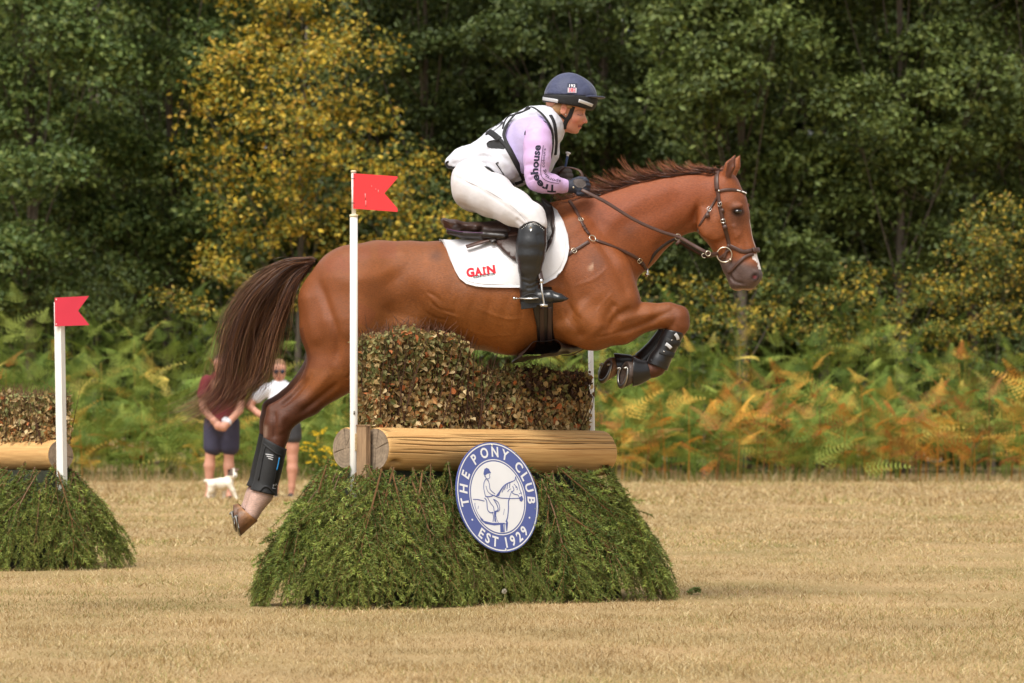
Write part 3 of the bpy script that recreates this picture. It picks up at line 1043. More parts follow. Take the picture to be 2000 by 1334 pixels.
SN = Vector((.681, -.707, .189)).normalized()
SU = Vector((.72, .694, 0)); SU = (SU - SN * SU.dot(SN)).normalized()
SV = SN.cross(SU).normalized()
SC0 = W(972, 971, -.47)
SR = .267
LEAVES = []
LC = [lin(194, 168, 120), lin(176, 146, 96), lin(206, 176, 124), lin(168, 150, 100), lin(186, 138, 88), lin(146, 142, 92), lin(212, 188, 142), lin(128, 132, 82), lin(190, 116, 70), lin(158, 132, 92)]
def leaf_shape():
    """ovate birch leaf, a little curled, unit length"""
    v = np.array([[0, 0, 0], [.18, .30, .05], [.48, .34, .07], [1, 0, -.06], [.48, -.34, .07], [.18, -.30, .05], [.4, 0, -.03], [.75, .15, .02], [.75, -.15, .02]])
    f = np.array([[0, 6, 1], [1, 6, 2], [2, 6, 7], [7, 6, 3], [3, 6, 8], [8, 6, 4], [4, 6, 5], [5, 6, 0]])
    return v, f
LV, LF = leaf_shape()
def bent_leaf(rg):
    v = LV.copy()
    v[:, 2] = v[:, 2] * rg.uniform(.4, 2.6) - rg.uniform(-.25, .45) * v[:, 0] ** 2 + rg.uniform(-.2, .2) * v[:, 1]
    return v
_rg = np.random.default_rng(5)
for i in range(20):
    c = np.array(LC[i % 10])
    me = np_mesh('leaf', bent_leaf(_rg), LF, np.tile(c * _rg.uniform(.8, 1.1), (9, 1)), smooth=False); me.materials.append(dry_m); LEAVES.append(me)

def rot_to(x, z):
    x = np.asarray(x, float); x = x / np.linalg.norm(x)
    z = np.asarray(z, float); z = z - x * (x @ z); z /= np.linalg.norm(z) + 1e-9
    return np.stack([x, np.cross(z, x), z], 1)

def make_fence(label, O, a, t_front, top_z, log_specs, brush, ring, n_rows, nbough, nleaf_obj, nleaf, seed, post=None, greens=1.0):
    rg = np.random.default_rng(seed)
    O = np.array([O[0], O[1], 0.0]); a = np.array([a[0], a[1], 0.0])
    nrm = np.array([a[1], -a[0], 0.0]) * t_front
    def P(s, t, z): return O + a * s + nrm * t + np.array([0, 0, z])
    root = empty('brush_fence', tuple(P(.7, .05, 0)), label, 'jump')
    for i, (s0, s1, t, z0, z1, r0, r1) in enumerate(log_specs):
        make_log(P(s0, t, z0), P(s1, t, z1), r0, r1, root, seed + i)
    if post:
        s, t, hw, z1 = post
        bm = bmesh.new()
        bmesh.ops.create_cube(bm, size=1)
        for v in bm.verts:
            v.co = Vector(tuple(P(s + v.co.x * .028, t + v.co.y * 2 * hw, (v.co.z + .5) * z1)))
        bmesh.ops.bevel(bm, geom=bm.edges[:], offset=.004, segments=2, affect='EDGES')
        me = bpy.data.meshes.new('post'); bm.to_mesh(me); bm.free()
        at = me.color_attributes.new('Col', 'FLOAT_COLOR', 'POINT'); at.data.foreach_set('color', np.ones(len(me.vertices) * 4, dtype=np.float32))
        link('post', me, root, post_m)
    # added core inside the skirt, coloured dark so gaps between boughs read as shade
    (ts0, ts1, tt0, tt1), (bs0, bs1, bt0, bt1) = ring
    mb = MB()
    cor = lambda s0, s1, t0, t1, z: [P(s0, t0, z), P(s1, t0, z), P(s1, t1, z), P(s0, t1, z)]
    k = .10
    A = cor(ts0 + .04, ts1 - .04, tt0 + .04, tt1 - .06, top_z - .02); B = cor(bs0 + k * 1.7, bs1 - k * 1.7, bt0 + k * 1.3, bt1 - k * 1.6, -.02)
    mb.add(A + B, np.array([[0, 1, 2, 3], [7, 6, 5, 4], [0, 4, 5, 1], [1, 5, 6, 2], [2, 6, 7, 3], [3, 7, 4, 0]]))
    mb.build('shade_core', core_m, root, smooth=False)
    # spruce boughs
    def ringpt(q, s0, s1, t0, t1, rc):
        w, h = s1 - s0, t1 - t0
        per = 2 * (w + h); d = (q % 1) * per
        if d < w: p, n = (s0 + d, t1), (0, 1)
        elif d < w + h: p, n = (s1, t1 - (d - w)), (1, 0)
        elif d < 2 * w + h: p, n = (s1 - (d - w - h), t0), (0, -1)
        else: p, n = (s0, t0 + (d - 2 * w - h)), (-1, 0)
        cx = min(max(p[0], s0 + rc), s1 - rc); cy = min(max(p[1], t0 + rc), t1 - rc)
        dx, dy = p[0] - cx, p[1] - cy
        L = math.hypot(dx, dy)
        if L > rc and L > 1e-6: p = (cx + dx / L * rc, cy + dy / L * rc)
        return p
    count = 0
    for row in range(n_rows):
        u0 = [.0, .05, .24, .44, .60, .74][row]
        for j in range(nbough):
            q = (j + rg.uniform(-.4, .4) + .37 * row) / nbough
            a_, b_ = ringpt(q, ts0, ts1, tt0, tt1, .06), ringpt(q, bs0, bs1, bt0, bt1, .22)
            pt, pb = P(a_[0], a_[1], top_z), P(b_[0], b_[1], 0.0)
            view = (pt + pb) / 2 - np.array([0, -CAM_D, CAM_H])
            down = pb - pt; Ls = np.linalg.norm(down); down /= Ls
            ctr = P((ts0 + ts1) / 2, (tt0 + tt1) / 2, 0)
            near = O + a * np.clip((pb - O) @ a, ts0 + .15, ts1 - .15) + nrm * (tt0 + tt1) / 2
            out = pb - near; out[2] = 0; out /= np.linalg.norm(out) + 1e-9
            nn = out - down * (out @ down); nn /= np.linalg.norm(nn)
            if nn @ (-view) < -4 and rg.random() < .75: continue          # the side nobody sees is thinner
            u = u0 + rg.uniform(-.03, .09)
            bulge = .05 * math.sin(math.pi * min(max(u, 0), 1))
            start = pt + down * Ls * u + nn * (.015 + .018 * row * .4 + bulge * .4 + rg.uniform(0, .03))
            reach = Ls * (1 - u)
            Lb = min(rg.uniform(.42, .66), reach * rg.uniform(.9, 1.08) + .03)
            side = np.cross(nn, down)
            x = down + side * rg.normal() * .36 + nn * rg.uniform(-.02, .20)
            R = rot_to(x, nn + side * rg.normal() * .3)
            sc = Lb / .6
            hit = False
            for fr in (.15, .4, .65, .9, 1.05):
                q_ = Vector(tuple(start + R[:, 0] * Lb * fr)) - SC0
                hh = q_.dot(SN)
                if -.06 < hh < .3 and (q_ - SN * hh).length < SR + .05: hit = True
            if hit and t_front > 0:
                start = start - nn * .10
                q_ = Vector(tuple(start + R[:, 0] * Lb * .6)) - SC0
                if q_.dot(SN) > -.05: continue
            o = bpy.data.objects.new('bough', BOUGHS[rg.integers(0, len(BOUGHS))])
            COL.objects.link(o)
            M = np.eye(4); M[:3, :3] = R * sc * np.array([1, rg.uniform(.8, 1.15), 1.0]); M[:3, 3] = start
            o.parent = root
            o.matrix_parent_inverse = Matrix.Translation(-root.location)
            o.matrix_basis = Matrix(M.tolist())
            count += 1
    # brush of cut birch
    prof, bt_0, bt_1, z0 = brush
    ps, pz = [p[0] for p in prof], [p[1] for p in prof]
    topz = lambda s: float(np.interp(s, ps, pz) + .020 * vnoise(np.array([[s, seed * 1.7]]), seed, 7.0)[0] + .012 * vnoise(np.array([[s, seed * .7]]), seed + 3, 19.0)[0])
    s_lo, s_hi = ps[0], ps[-1]
    tw = MB()
    for i in range(380):
        s = rg.uniform(s_lo, s_hi); t = rg.uniform(bt_0, bt_1)
        zt = topz(s) + rg.normal() * .012 + (.05 * rg.random() if rg.random() < .2 else 0)
        p0 = P(s, t, z0 - .06); p1 = P(np.clip(s + rg.normal() * .14, s_lo - .01, s_hi + .01), t + rg.normal() * .05, zt)
        pm = (p0 + p1) / 2 + rg.normal(size=3) * .012
        tw.tube([p0, pm, p1], [.0034, .0026, .0012], 3, np.array(lin(98, 70, 54)) * rg.uniform(.6, 1.3), cap=False)
    for i in range(420):        # fine side twigs standing out of the clipped top and the ends
        s = rg.uniform(s_lo - .01, s_hi + .02); t = rg.uniform(bt_0, bt_1)
        p0 = P(s, t, topz(s) - .06); L = rg.uniform(.06, .13)
        tw.tube([p0, p0 + np.array([rg.normal() * .012, rg.normal() * .01, L * .6]), p0 + np.array([rg.normal() * .03, rg.normal() * .02, L])], [.0018, .0013, .0007], 3, np.array(lin(122, 84, 66)) * rg.uniform(.7, 1.2), cap=False)
    tag(tw.build('twigs', dry_m, root), kind='stuff')
    C = np.array(LC)
    lf = MB()
    objs = 0
    for i in range(nleaf + nleaf_obj):
        own = i < nleaf_obj
        s = rg.uniform(s_lo - .015, s_hi + .015)
        face = rg.random()
        h = topz(s) - z0
        r = rg.random() ** 1.15
        if own:
            t = bt_1 + rg.uniform(-.005, .022); z = z0 + h * r; outw = nrm
            if i % 9 == 0: s = s_lo - rg.uniform(.0, .03); t = rg.uniform(bt_0, bt_1); outw = -a
        elif face < .50: t = bt_1 - abs(rg.normal()) * .045; z = z0 + h * r; outw = nrm
        elif face < .62: s = s_lo + abs(rg.normal()) * .035; t = rg.uniform(bt_0, bt_1); z = z0 + (topz(s) - z0) * r; outw = -a
        elif face < .72: t = rg.uniform(bt_0, bt_1); z = topz(s) - abs(rg.normal()) * .03; outw = np.array([0, 0, 1.0])
        elif face < .78: s = s_hi - abs(rg.normal()) * .035; t = rg.uniform(bt_0, bt_1); z = z0 + (topz(s) - z0) * r; outw = a
        else: t = rg.uniform(bt_0, bt_1); z = z0 + h * r; outw = nrm
        lump = vnoise(np.array([[s * 6.5, z * 6.5, t * 4]]), seed + 5)[0]
        if outw is nrm: t += .026 * lump
        pos = P(s, t, z) + (np.array([0, 0, .012 * lump]))
        zn = outw * .8 + rg.normal(size=3) * .55
        xd = np.array([0, 0, -.7]) + rg.normal(size=3) * .8
        R = rot_to(xd, zn)
        sz = rg.uniform(.027, .042) if own else rg.uniform(.016, .036)
        if own:
            o = bpy.data.objects.new('leaf', LEAVES[rg.integers(0, 20)])
            COL.objects.link(o)
            M = np.eye(4); M[:3, :3] = R * sz; M[:3, 3] = pos
            o.parent = root; o.matrix_parent_inverse = Matrix.Translation(-root.location)
            o.matrix_basis = Matrix(M.tolist())
        else:
            up = (z - z0) / max(h, .05)
            pool = [0, 1, 2, 3, 4, 5, 6, 9] if up < .55 else [1, 3, 5, 7, 7, 5, 9, 0, 3]
            ci = pool[rg.integers(0, len(pool))]
            if rg.random() < .04: ci = 8
            c = C[ci] * rg.uniform(.7, 1.15)
            if s > 1.0 and up > .55 and rg.random() < .55: c = np.array(lin(96, 72, 58)) * rg.uniform(.6, 1.1)
            lf.add(bent_leaf(rg) @ (R * sz).T + pos, LF, c)
    tag(lf.build('leaves', dry_m, root, smooth=False), kind='stuff')
    return root, P

FO = np.array([-.751, -.55]); FA = (math.cos(math.radians(43)), math.sin(math.radians(43)))
fence, FP = make_fence('brush topped fence under the horse, round logs over a skirt of spruce boughs', FO, FA, 1, .66,
    [(0.015, 1.51, .140, .739, .712, .100, .111), (0.0, 1.47, -.060, .742, .715, .098, .106)],
    ([(.055, 1.27), (.09, 1.305), (.30, 1.325), (.52, 1.31), (.60, 1.27), (.70, 1.17), (.80, 1.125), (1.0, 1.12), (1.45, 1.095)], -.05, .115, .83),
    ((-.02, 1.46, -.17, .22), (-.34, 1.67, -.33, .46)), 6, 54, 230, 12500, 11, post=(-.022, .095, .030, .85))
FO2 = np.array([(119 - 1000) / FPX * 24.1, 4.1]); FA2 = (-.6, .8)
fence2, FP2 = make_fence('brush topped log fence cut by the left edge of the picture', FO2, FA2, -1, .60,
    [(0.02, 1.9, -.01, .672, .66, .090, .10), (0.42, 1.9, -.18, .675, .66, .09, .098)],
    ([(.11, 1.02), (.2, 1.035), (.9, 1.04), (1.8, 1.03)], -.14, .05, .75),
    ((.0, 1.9, -.12, .12), (-.20, 2.1, -.30, .42)), 6, 54, 120, 7000, 23)

# ------------------------------------------------------------------ marker poles with flags
def plate(mb, pts, thick, dirn, col=None):
    n = len(pts)
    p = np.array([tuple(q) for q in pts]); d = np.asarray(dirn, float) / np.linalg.norm(dirn) * thick
    mb.add(np.concatenate([p, p + d]), [np.array([list(range(n))]), np.array([list(range(2 * n - 1, n - 1, -1))]), np.array([[(i + 1) % n, i, i + n, (i + 1) % n + n] for i in range(n)])], col)
pole = empty('flag_pole', (-.751, -.56, 0), 'white pole with the larger red flag in front of the horse rump', 'flag pole', 'marker poles of the fences')
yp = -.60
mb = MB()
b0, b1 = W(691, 1150, yp), W(691, 421, yp); b0.z = 0.0
mb.tube([b0, b0.lerp(b1, .5), b1], .0185, 20); mb.build('pole', white_m, pole)
mb = MB(); mb.lathe(W(691, 424, yp), (0, 0, 1), [(0, .0186), (.001, .0205), (.012, .0205), (.013, .0125), (.0132, .0)], 20); mb.build('collar', cream_m, pole)
mb = MB(); mb.tube([W(691, 421, yp), W(690.5, 336, yp)], .0105, 16)
mb.build('upper_pole', white_m, pole)
mb = MB(); mb.lathe(W(690.5, 337, yp), (0, 0, 1), [(0, .0106), (.001, .0135), (.007, .0135), (.010, .010), (.0105, 0)], 16); mb.build('cap', cream_m, pole)
fl = [(690, 338.5), (776.5, 344.5), (776.5, 348), (751, 377.5), (776.5, 407), (776.5, 414), (690, 407.5)]
mb = MB(); plate(mb, [W(a, b, yp - .013 - (a - 690) * .0004) for a, b in fl], .004, (0, -1, 0)); mb.build('flag', red_m, pole, smooth=False)
mb = MB()
for a, b, c_, d_ in ((713.5, 384, .9, 6), (714.5, 398, 1.1, 6), (739, 374, .9, 3.2), (734, 370, .7, 1.6), (726, 364, .7, 1.4)):
    mb.box(W(a, b, yp - .0176 - (a - 690) * .0004), (c_ / 400, .0004, d_ / 400))
tag(mb.build('scuff', mat('scuffed_plastic', lin(236, 120, 118), rough=.7, vary=.3, scale=80), pole), kind='stuff')
for py in (348.5, 396.5):
    mb = MB()
    c = W(690.5, py, yp)
    th = np.linspace(0, 2 * math.pi, 17)
    mb.tube([c + Vector((math.cos(q) * .0125 + .004, math.sin(q) * .0185, .001 * math.sin(q))) for q in th], .0016, 5, cap=False); mb.build('cable_tie', black_m, pole)
for a, b in ((692.5, 341), (693, 404)):
    mb = MB(); mb.lathe(W(a, b, yp - .0185), (0, -1, 0), [(-.003, .0025), (0, .0025), (.0005, .001)], 8); mb.build('rivet', black_m, pole)
mb = MB()
c = W(692, 806, yp - .0179)
mb.box(c, (.004, .003, .0085)); mb.build('slot', mat('grey_recess', lin(120, 116, 108), rough=.8), pole)
mb = MB()
for i in range(13):
    mb.box(W(696.5, 848 + i * 2.6, yp - .0165 + .002), (.0075, .006, .0020))
o = mb.build('ribbed_clip', mat('tan_webbing', lin(196, 164, 112), rough=.7), pole); tag(o, kind='stuff')

pole2 = empty('flag_pole', tuple(W(1161, 1000, .66).xy) + (0,), 'white pole behind the right end of the brush, its top hidden by the horse', 'flag pole', 'marker poles of the fences')
mb = MB(); b0 = W(1163, 1000, .66); b0.z = 0; b1 = W(1152, 600, .66)
mb.tube([b0, b0.lerp(b1, .5), b1], .0135, 16); mb.build('pole', white_m, pole2)
mb = MB(); mb.lathe(b1, (0, 0, 1), [(-.004, .0140), (.006, .0140), (.008, .008), (.0085, 0)], 14); mb.build('cap', white_m, pole2)

pole3 = empty('flag_pole', tuple(W(120, 1000, 4.02).xy) + (0,), 'square white pole with the smaller red flag on the left hand fence', 'flag pole', 'marker poles of the fences')
y3 = 4.02
mb = MB(); A0, A1 = W(122.0, 985, y3), W(115.5, 590, y3)
mb.tube([A0, A0.lerp(A1, .5), A1], .0315, 4, up=(.35, -1, 0)); o = mb.build('pole', white_m, pole3, smooth=False)
fl = [(107, 581.5), (174, 578), (152.5, 607), (175, 635), (107.5, 637.5)]
mb = MB(); plate(mb, [W(a, b, y3 - .036) for a, b in fl], .005, (0, -1, 0)); mb.build('flag', red2_m, pole3, smooth=False)
for a, b in ((110, 585), (110, 633)):
    mb = MB(); mb.lathe(W(a, b, y3 - .041), (0, -1, 0), [(-.003, .004), (0, .004), (.001, .001)], 8); mb.build('rivet', white_m, pole3)

# ------------------------------------------------------------------ the round sign on the fence
def on_sign(zx, zy, lift=0.0):
    """a place in the enlarged picture of the sign -> the point on the sign"""
    px, py = 860 + zx / 5.129, 840 + zy / 5.129
    o = CAM; dr = W(px, py, 0) - o
    t = (SC0 - o).dot(SN) / dr.dot(SN)
    return o + dr * t + SN * lift
def sign_uv(zx, zy):
    p = on_sign(zx, zy) - SC0
    return p.dot(SU), p.dot(SV)
sblue = mat('sign_blue', lin(84, 96, 158), rough=.4, vary=.05, scale=6)
swhite = mat('sign_white', lin(234, 234, 236), rough=.4, vary=.03, scale=6)
sign = empty('round_sign', tuple(SC0), 'round blue and white club sign with rider emblem on the main fence', 'sign')
def ring_mesh(r0, r1, lift, thick=0.0, n=96):
    mb = MB()
    th = np.arange(n) * 2 * math.pi / n
    c = np.array(tuple(SC0)); u, v_, nn = [np.array(tuple(q)) for q in (SU, SV, SN)]
    rr = [(r0, lift), (r1, lift)] + ([(r1, lift - thick)] if thick else [])
    rows = [c + nn * l + r * (np.cos(th)[:, None] * u + np.sin(th)[:, None] * v_) for r, l in rr]
    if thick: rows.append(c + nn * (lift - thick) + 0 * rows[0] + .001 * (np.cos(th)[:, None] * u + np.sin(th)[:, None] * v_))
    k = np.arange(n); k2 = (k + 1) % n
    f = np.concatenate([np.stack([i * n + k, (i + 1) * n + k, (i + 1) * n + k2, i * n + k2], 1) for i in range(len(rows) - 1)])
    mb.add(np.concatenate(rows), f)
    return mb
ring_mesh(.0005, SR, .0, .006).build('board', sblue, sign, smooth=False)
ring_mesh(SR * .955, SR * .978, .0008).build('outer_ring', swhite, sign, smooth=False)
ring_mesh(SR * .672, SR * .690, .0008).build('inner_ring', swhite, sign, smooth=False)
ring_mesh(.0005, SR * .648, .0008).build('white_field', swhite, sign, smooth=False)

def glyph_tris(text, bold=0.0, subdiv=0.0):
    """outline of a word as triangles in its own plane, cap height about 0.73"""
    cu = bpy.data.curves.new('glyphs', 'FONT')
    cu.body = text
    cu.size = 1.0
    cu.offset = bold
    cu.resolution_u = 3
    cu.fill_mode = 'FRONT'
    o = bpy.data.objects.new('glyphs', cu)
    COL.objects.link(o)
    dg = bpy.context.evaluated_depsgraph_get()
    me = bpy.data.meshes.new_from_object(o.evaluated_get(dg))
    bpy.data.objects.remove(o)
    bpy.data.curves.remove(cu)
    bm = bmesh.new(); bm.from_mesh(me)
    bmesh.ops.remove_doubles(bm, verts=bm.verts, dist=1e-5)
    bmesh.ops.triangulate(bm, faces=bm.faces[:])
    if subdiv:
        for _ in range(4):
            e = [x for x in bm.edges if x.calc_length() > subdiv]
            if not e: break
            bmesh.ops.subdivide_edges(bm, edges=e, cuts=1)
            bmesh.ops.triangulate(bm, faces=bm.faces[:])
    bm.verts.index_update()
    v = np.array([tuple(x.co) for x in bm.verts])[:, :2]
    f = np.array([[x.index for x in q.verts] for q in bm.faces])
    bm.free(); bpy.data.meshes.remove(me)
    return v, f

def sign_letter(ch, zx, zy, flip=False, h=.050):
    u, v = sign_uv(zx, zy)
    r = math.hypot(u, v); rr = SR * .825
    a = math.atan2(v, u)
    up = Vector((math.cos(a), math.sin(a), 0)) * (-1 if flip else 1)
    rt = Vector((up.y, -up.x, 0))
    g, f = glyph_tris(ch, .03)
    c = (g.max(0) + g.min(0)) / 2
    g = (g - c) / .73 * h
    g[:, 0] *= .95
    ctr = Vector((math.cos(a), math.sin(a), 0)) * rr
    pts = [SC0 + SU * (ctr.x + rt.x * x + up.x * y) + SV * (ctr.y + rt.y * x + up.y * y) + SN * .0012 for x, y in g]
    mb = MB(); mb.add([tuple(p) for p in pts], f)
    mb.build('letter', swhite, sign, smooth=False)
for ch, x, y in (('T', 255, 720), ('H', 248, 590), ('E', 272, 458), ('P', 350, 305), ('O', 443, 245), ('N', 545, 222), ('Y', 648, 240), ('C', 790, 362), ('L', 840, 470), ('U', 893, 575), ('B', 912, 705)):
    sign_letter(ch, x, y)
for ch, x, y in (('E', 413, 1035), ('S', 475, 1087), ('T', 548, 1115), ('1', 657, 1113), ('9', 723, 1100), ('2', 790, 1068), ('9', 837, 1008)):
    sign_letter(ch, x, y, True)
for x, y in ((320, 898), (893, 878)):
    u, v = sign_uv(x, y); mb = MB(); c = SC0 + SU * u + SV * v
    mb.lathe(c, SN, [(.0, .0048), (.0012, .0046), (.0013, 0)], 14); mb.build('dot', swhite, sign, smooth=False)
def ink(mb, pts, w):
    P = catmull([(a, b, 0) for a, b in pts], 4)
    Q = np.array([tuple(on_sign(a, b, .0016)) for a, b in P[:, :2]])
    v, f = ribbon(Q, np.tile(np.array(tuple(SN)), (len(Q), 1)), w, .0004)
    mb.add(v, f)
mb = MB()
for pl in ([(432, 425), (440, 390), (462, 378), (485, 390), (497, 415), (507, 430), (492, 433), (470, 438), (440, 458), (430, 440)], [(597, 948), (628, 942), (636, 1024), (600, 1024)], [(652, 940), (668, 905), (676, 930), (668, 1010), (660, 1015)],
           [(392, 870), (430, 908), (520, 930), (640, 930), (655, 942), (540, 956), (450, 940), (405, 905)], [(535, 815), (575, 800), (560, 822), (552, 880), (560, 925), (540, 915)], [(786, 680), (815, 655), (830, 692), (815, 718), (795, 712)]):
    g, f = poly_tris(pl, 12)
    mb.add([tuple(on_sign(a, b, .0016)) for a, b in g], f if True else f)
for pts, w in (([(447, 455), (455, 480), (468, 492)], .004), ([(497, 436), (490, 455), (494, 472), (482, 488), (468, 488)], .003), ([(452, 490), (435, 530), (433, 580), (440, 620), (450, 665)], .004), ([(475, 500), (488, 540), (495, 590), (520, 620), (545, 640)], .004),
               ([(455, 485), (470, 500), (482, 515)], .004), ([(455, 560), (470, 610), (500, 640), (535, 655)], .003), ([(535, 655), (560, 665), (580, 648)], .005), ([(450, 665), (490, 668), (530, 655)], .005), ([(470, 675), (500, 730), (530, 770), (537, 812)], .004),
               ([(530, 690), (560, 740), (577, 790), (560, 815)], .005), ([(440, 680), (460, 705), (465, 740), (472, 800), (500, 828), (530, 825)], .005), ([(540, 695), (580, 730), (592, 790), (575, 815), (545, 812)], .004), ([(325, 695), (380, 697), (440, 712)], .004),
               ([(560, 668), (600, 680), (690, 686), (790, 683)], .004), ([(690, 686), (680, 720), (680, 780), (672, 870), (655, 920)], .006), ([(345, 730), (345, 760), (365, 820), (390, 862), (430, 905)], .003), ([(380, 760), (375, 790)], .002), ([(520, 820), (530, 870), (525, 920)], .004),
               ([(555, 860), (565, 900), (580, 930)], .003), ([(560, 660), (590, 620), (620, 575), (660, 540), (720, 515)], .005), ([(720, 515), (745, 500), (752, 466), (762, 505), (780, 540), (792, 590), (815, 650)], .004), ([(722, 560), (735, 600), (715, 622), (740, 642), (775, 652), (795, 690)], .004),
               ([(735, 540), (770, 580), (765, 600)], .003), ([(785, 640), (812, 628)], .003), ([(712, 612), (695, 660), (690, 686)], .003), ([(600, 615), (622, 575)], .005), ([(615, 625), (640, 565)], .004), ([(640, 600), (655, 550)], .004), ([(665, 590), (672, 540)], .004), ([(690, 580), (695, 530)], .004),
               ([(670, 620), (690, 595), (705, 590)], .003), ([(752, 570), (762, 575)], .006), ([(580, 660), (600, 610)], .006), ([(450, 470), (440, 462)], .003), ([(640, 1024), (638, 945)], .004), ([(640, 790), (630, 850)], .002)):
    ink(mb, pts, w)
tag(mb.build('emblem', sblue, sign, smooth=False), kind='stuff')
for x, y, m in ((517, 150, cream_m), (757, 232, steel_early := mat('dull_screw', (.3, .29, .27), rough=.4, metal=1.0)), (655, 1195, white_m)):
    u, v = sign_uv(x, y); mb = MB(); mb.lathe(SC0 + SU * u + SV * v, SN, [(0, .0048), (.002, .0045), (.003, .002), (.0031, 0)], 10); mb.build('screw', m, sign)

# a dandelion clock and a green weed at the foot of the fence
dn = empty('dandelion_clock', tuple(W(985, 1180, -.95).xy) + (0,), 'white dandelion seed head below the sign', 'flower')
mb = MB(); b = W(985, 1175, -.95); b.z = 0; t = W(985, 1155, -.95)
mb.tube([b, b.lerp(t, .5) + Vector((.004, 0, 0)), t], .0018, 5, lin(140, 130, 84)); mb.build('stem', fern_m, dn)
mb = MB()
for i in range(140):
    d = Vector(RNG.normal(size=3)).normalized()
    mb.tube([t, t + d * .012], [.0003, .0009], 3, lin(214, 208, 190), cap=False)
tag(mb.build('seed_head', fern_m, dn), kind='stuff')
wd = MB()
for i in range(26):
    a = RNG.uniform(0, 6.28); b = W(1355, 1160, .65); b.z = 0
    L = RNG.uniform(.02, .055)
    e = b + Vector((math.cos(a) * L, math.sin(a) * L, RNG.uniform(.01, .06)))
    v, f, c = leaf_quads(np.array([tuple((b + e) / 2)]), np.array([[RNG.normal() * .4, RNG.normal() * .4 - .4, 1]]), np.array([L]), np.array([lin(110, 122, 66)]))
    wd.add(v, f, c)
wd.build('stem', fern_m, None)
wdo = bpy.data.objects[-1] if False else [o for o in COL.objects if o.name.startswith('stem') and o.parent is None][0]
wdo.name = 'green_weed'; tag(wdo, 'small green weed growing right of the spruce skirt', 'plant')
# ------------------------------------------------------------------ horse
def R_(r): return r / 400.0

HB = Body((-1.45, -0.42, 0.25), (1.3, 0.42, 2.25), 0.0068)
def chain(B, pts, y=0.0, k=0.03, ky=1.0):
    """pts: (px, py, radius px, [side squash], [depth])"""
    q = []
    for p in pts:
        yy = p[4] if len(p) > 4 else y
        q.append((W(p[0], p[1], yy), R_(p[2]), p[3] if len(p) > 3 else ky))
    for a, b in zip(q[:-1], q[1:]):
        B.cone(a[0], a[1], b[0], b[1], a[2], b[2], k)

# barrel
chain(HB, [(662, 574, 66, .72), (690, 567, 83, .78), (740, 562, 91, .82), (800, 560, 88, .84), (860, 568, 96, .87), (930, 575, 107, .92),
           (1000, 571, 122, 1.02), (1065, 556, 136, 1.25), (1115, 553, 118, 1.3), (1152, 556, 92, 1.2)], k=0.02)
# withers
chain(HB, [(960, 500, 34, 1.0), (1030, 462, 36, 1.2), (1085, 438, 38, 1.3), (1140, 430, 50, 1.3)], k=0.06)
# neck
chain(HB, [(1148, 492, 106, 1.6), (1215, 453, 86, 1.75), (1258, 425, 72, 1.7), (1305, 403, 60.5, 1.65), (1352, 392, 57, 1.6), (1378, 386, 50, 1.5)], k=0.03)
# head
chain(HB, [(1395, 378, 42, 1.35), (1412, 368, 33, .95), (1424, 398, 35, .92), (1430, 420, 34, 1.02), (1434, 452, 33, 1.25), (1448, 492, 29, 1.25), (1456, 524, 28.5, 1.12), (1463, 537, 26, 1.0)], k=0.012)
chain(HB, [(1388, 410, 34, 1.3), (1400, 434, 41, 1.22), (1418, 480, 27, 1.2), (1428, 520, 17, .95), (1441, 552, 17, .85)], k=0.015)
chain(HB, [(1443, 540, 18, .85), (1462, 552, 16, .8)], k=0.012)
# nostril flare, eye brow, cheek bone
for s in (-1, 1):
    HB.ell(W(1478, 540, s * .040), (.024, .018, .032), ang=-0.3, k=0.012)
    HB.ell(W(1480, 541, s * .062), (.012, .016, .020), ang=-0.5, k=0.006, op='sub')
    HB.ell(W(1446, 404, s * .082), (.034, .018, .018), ang=0.25, k=0.015)
    HB.ell(W(1447, 414, s * .103), (.020, .014, .013), ang=0.15, k=0.006, op='sub')
    HB.cone(W(1440, 440, s * .064), .010, W(1447, 470, s * .056), .006, k=0.012)
    HB.ell(W(1398, 436, s * .072), (.085, .020, .085), k=0.02)
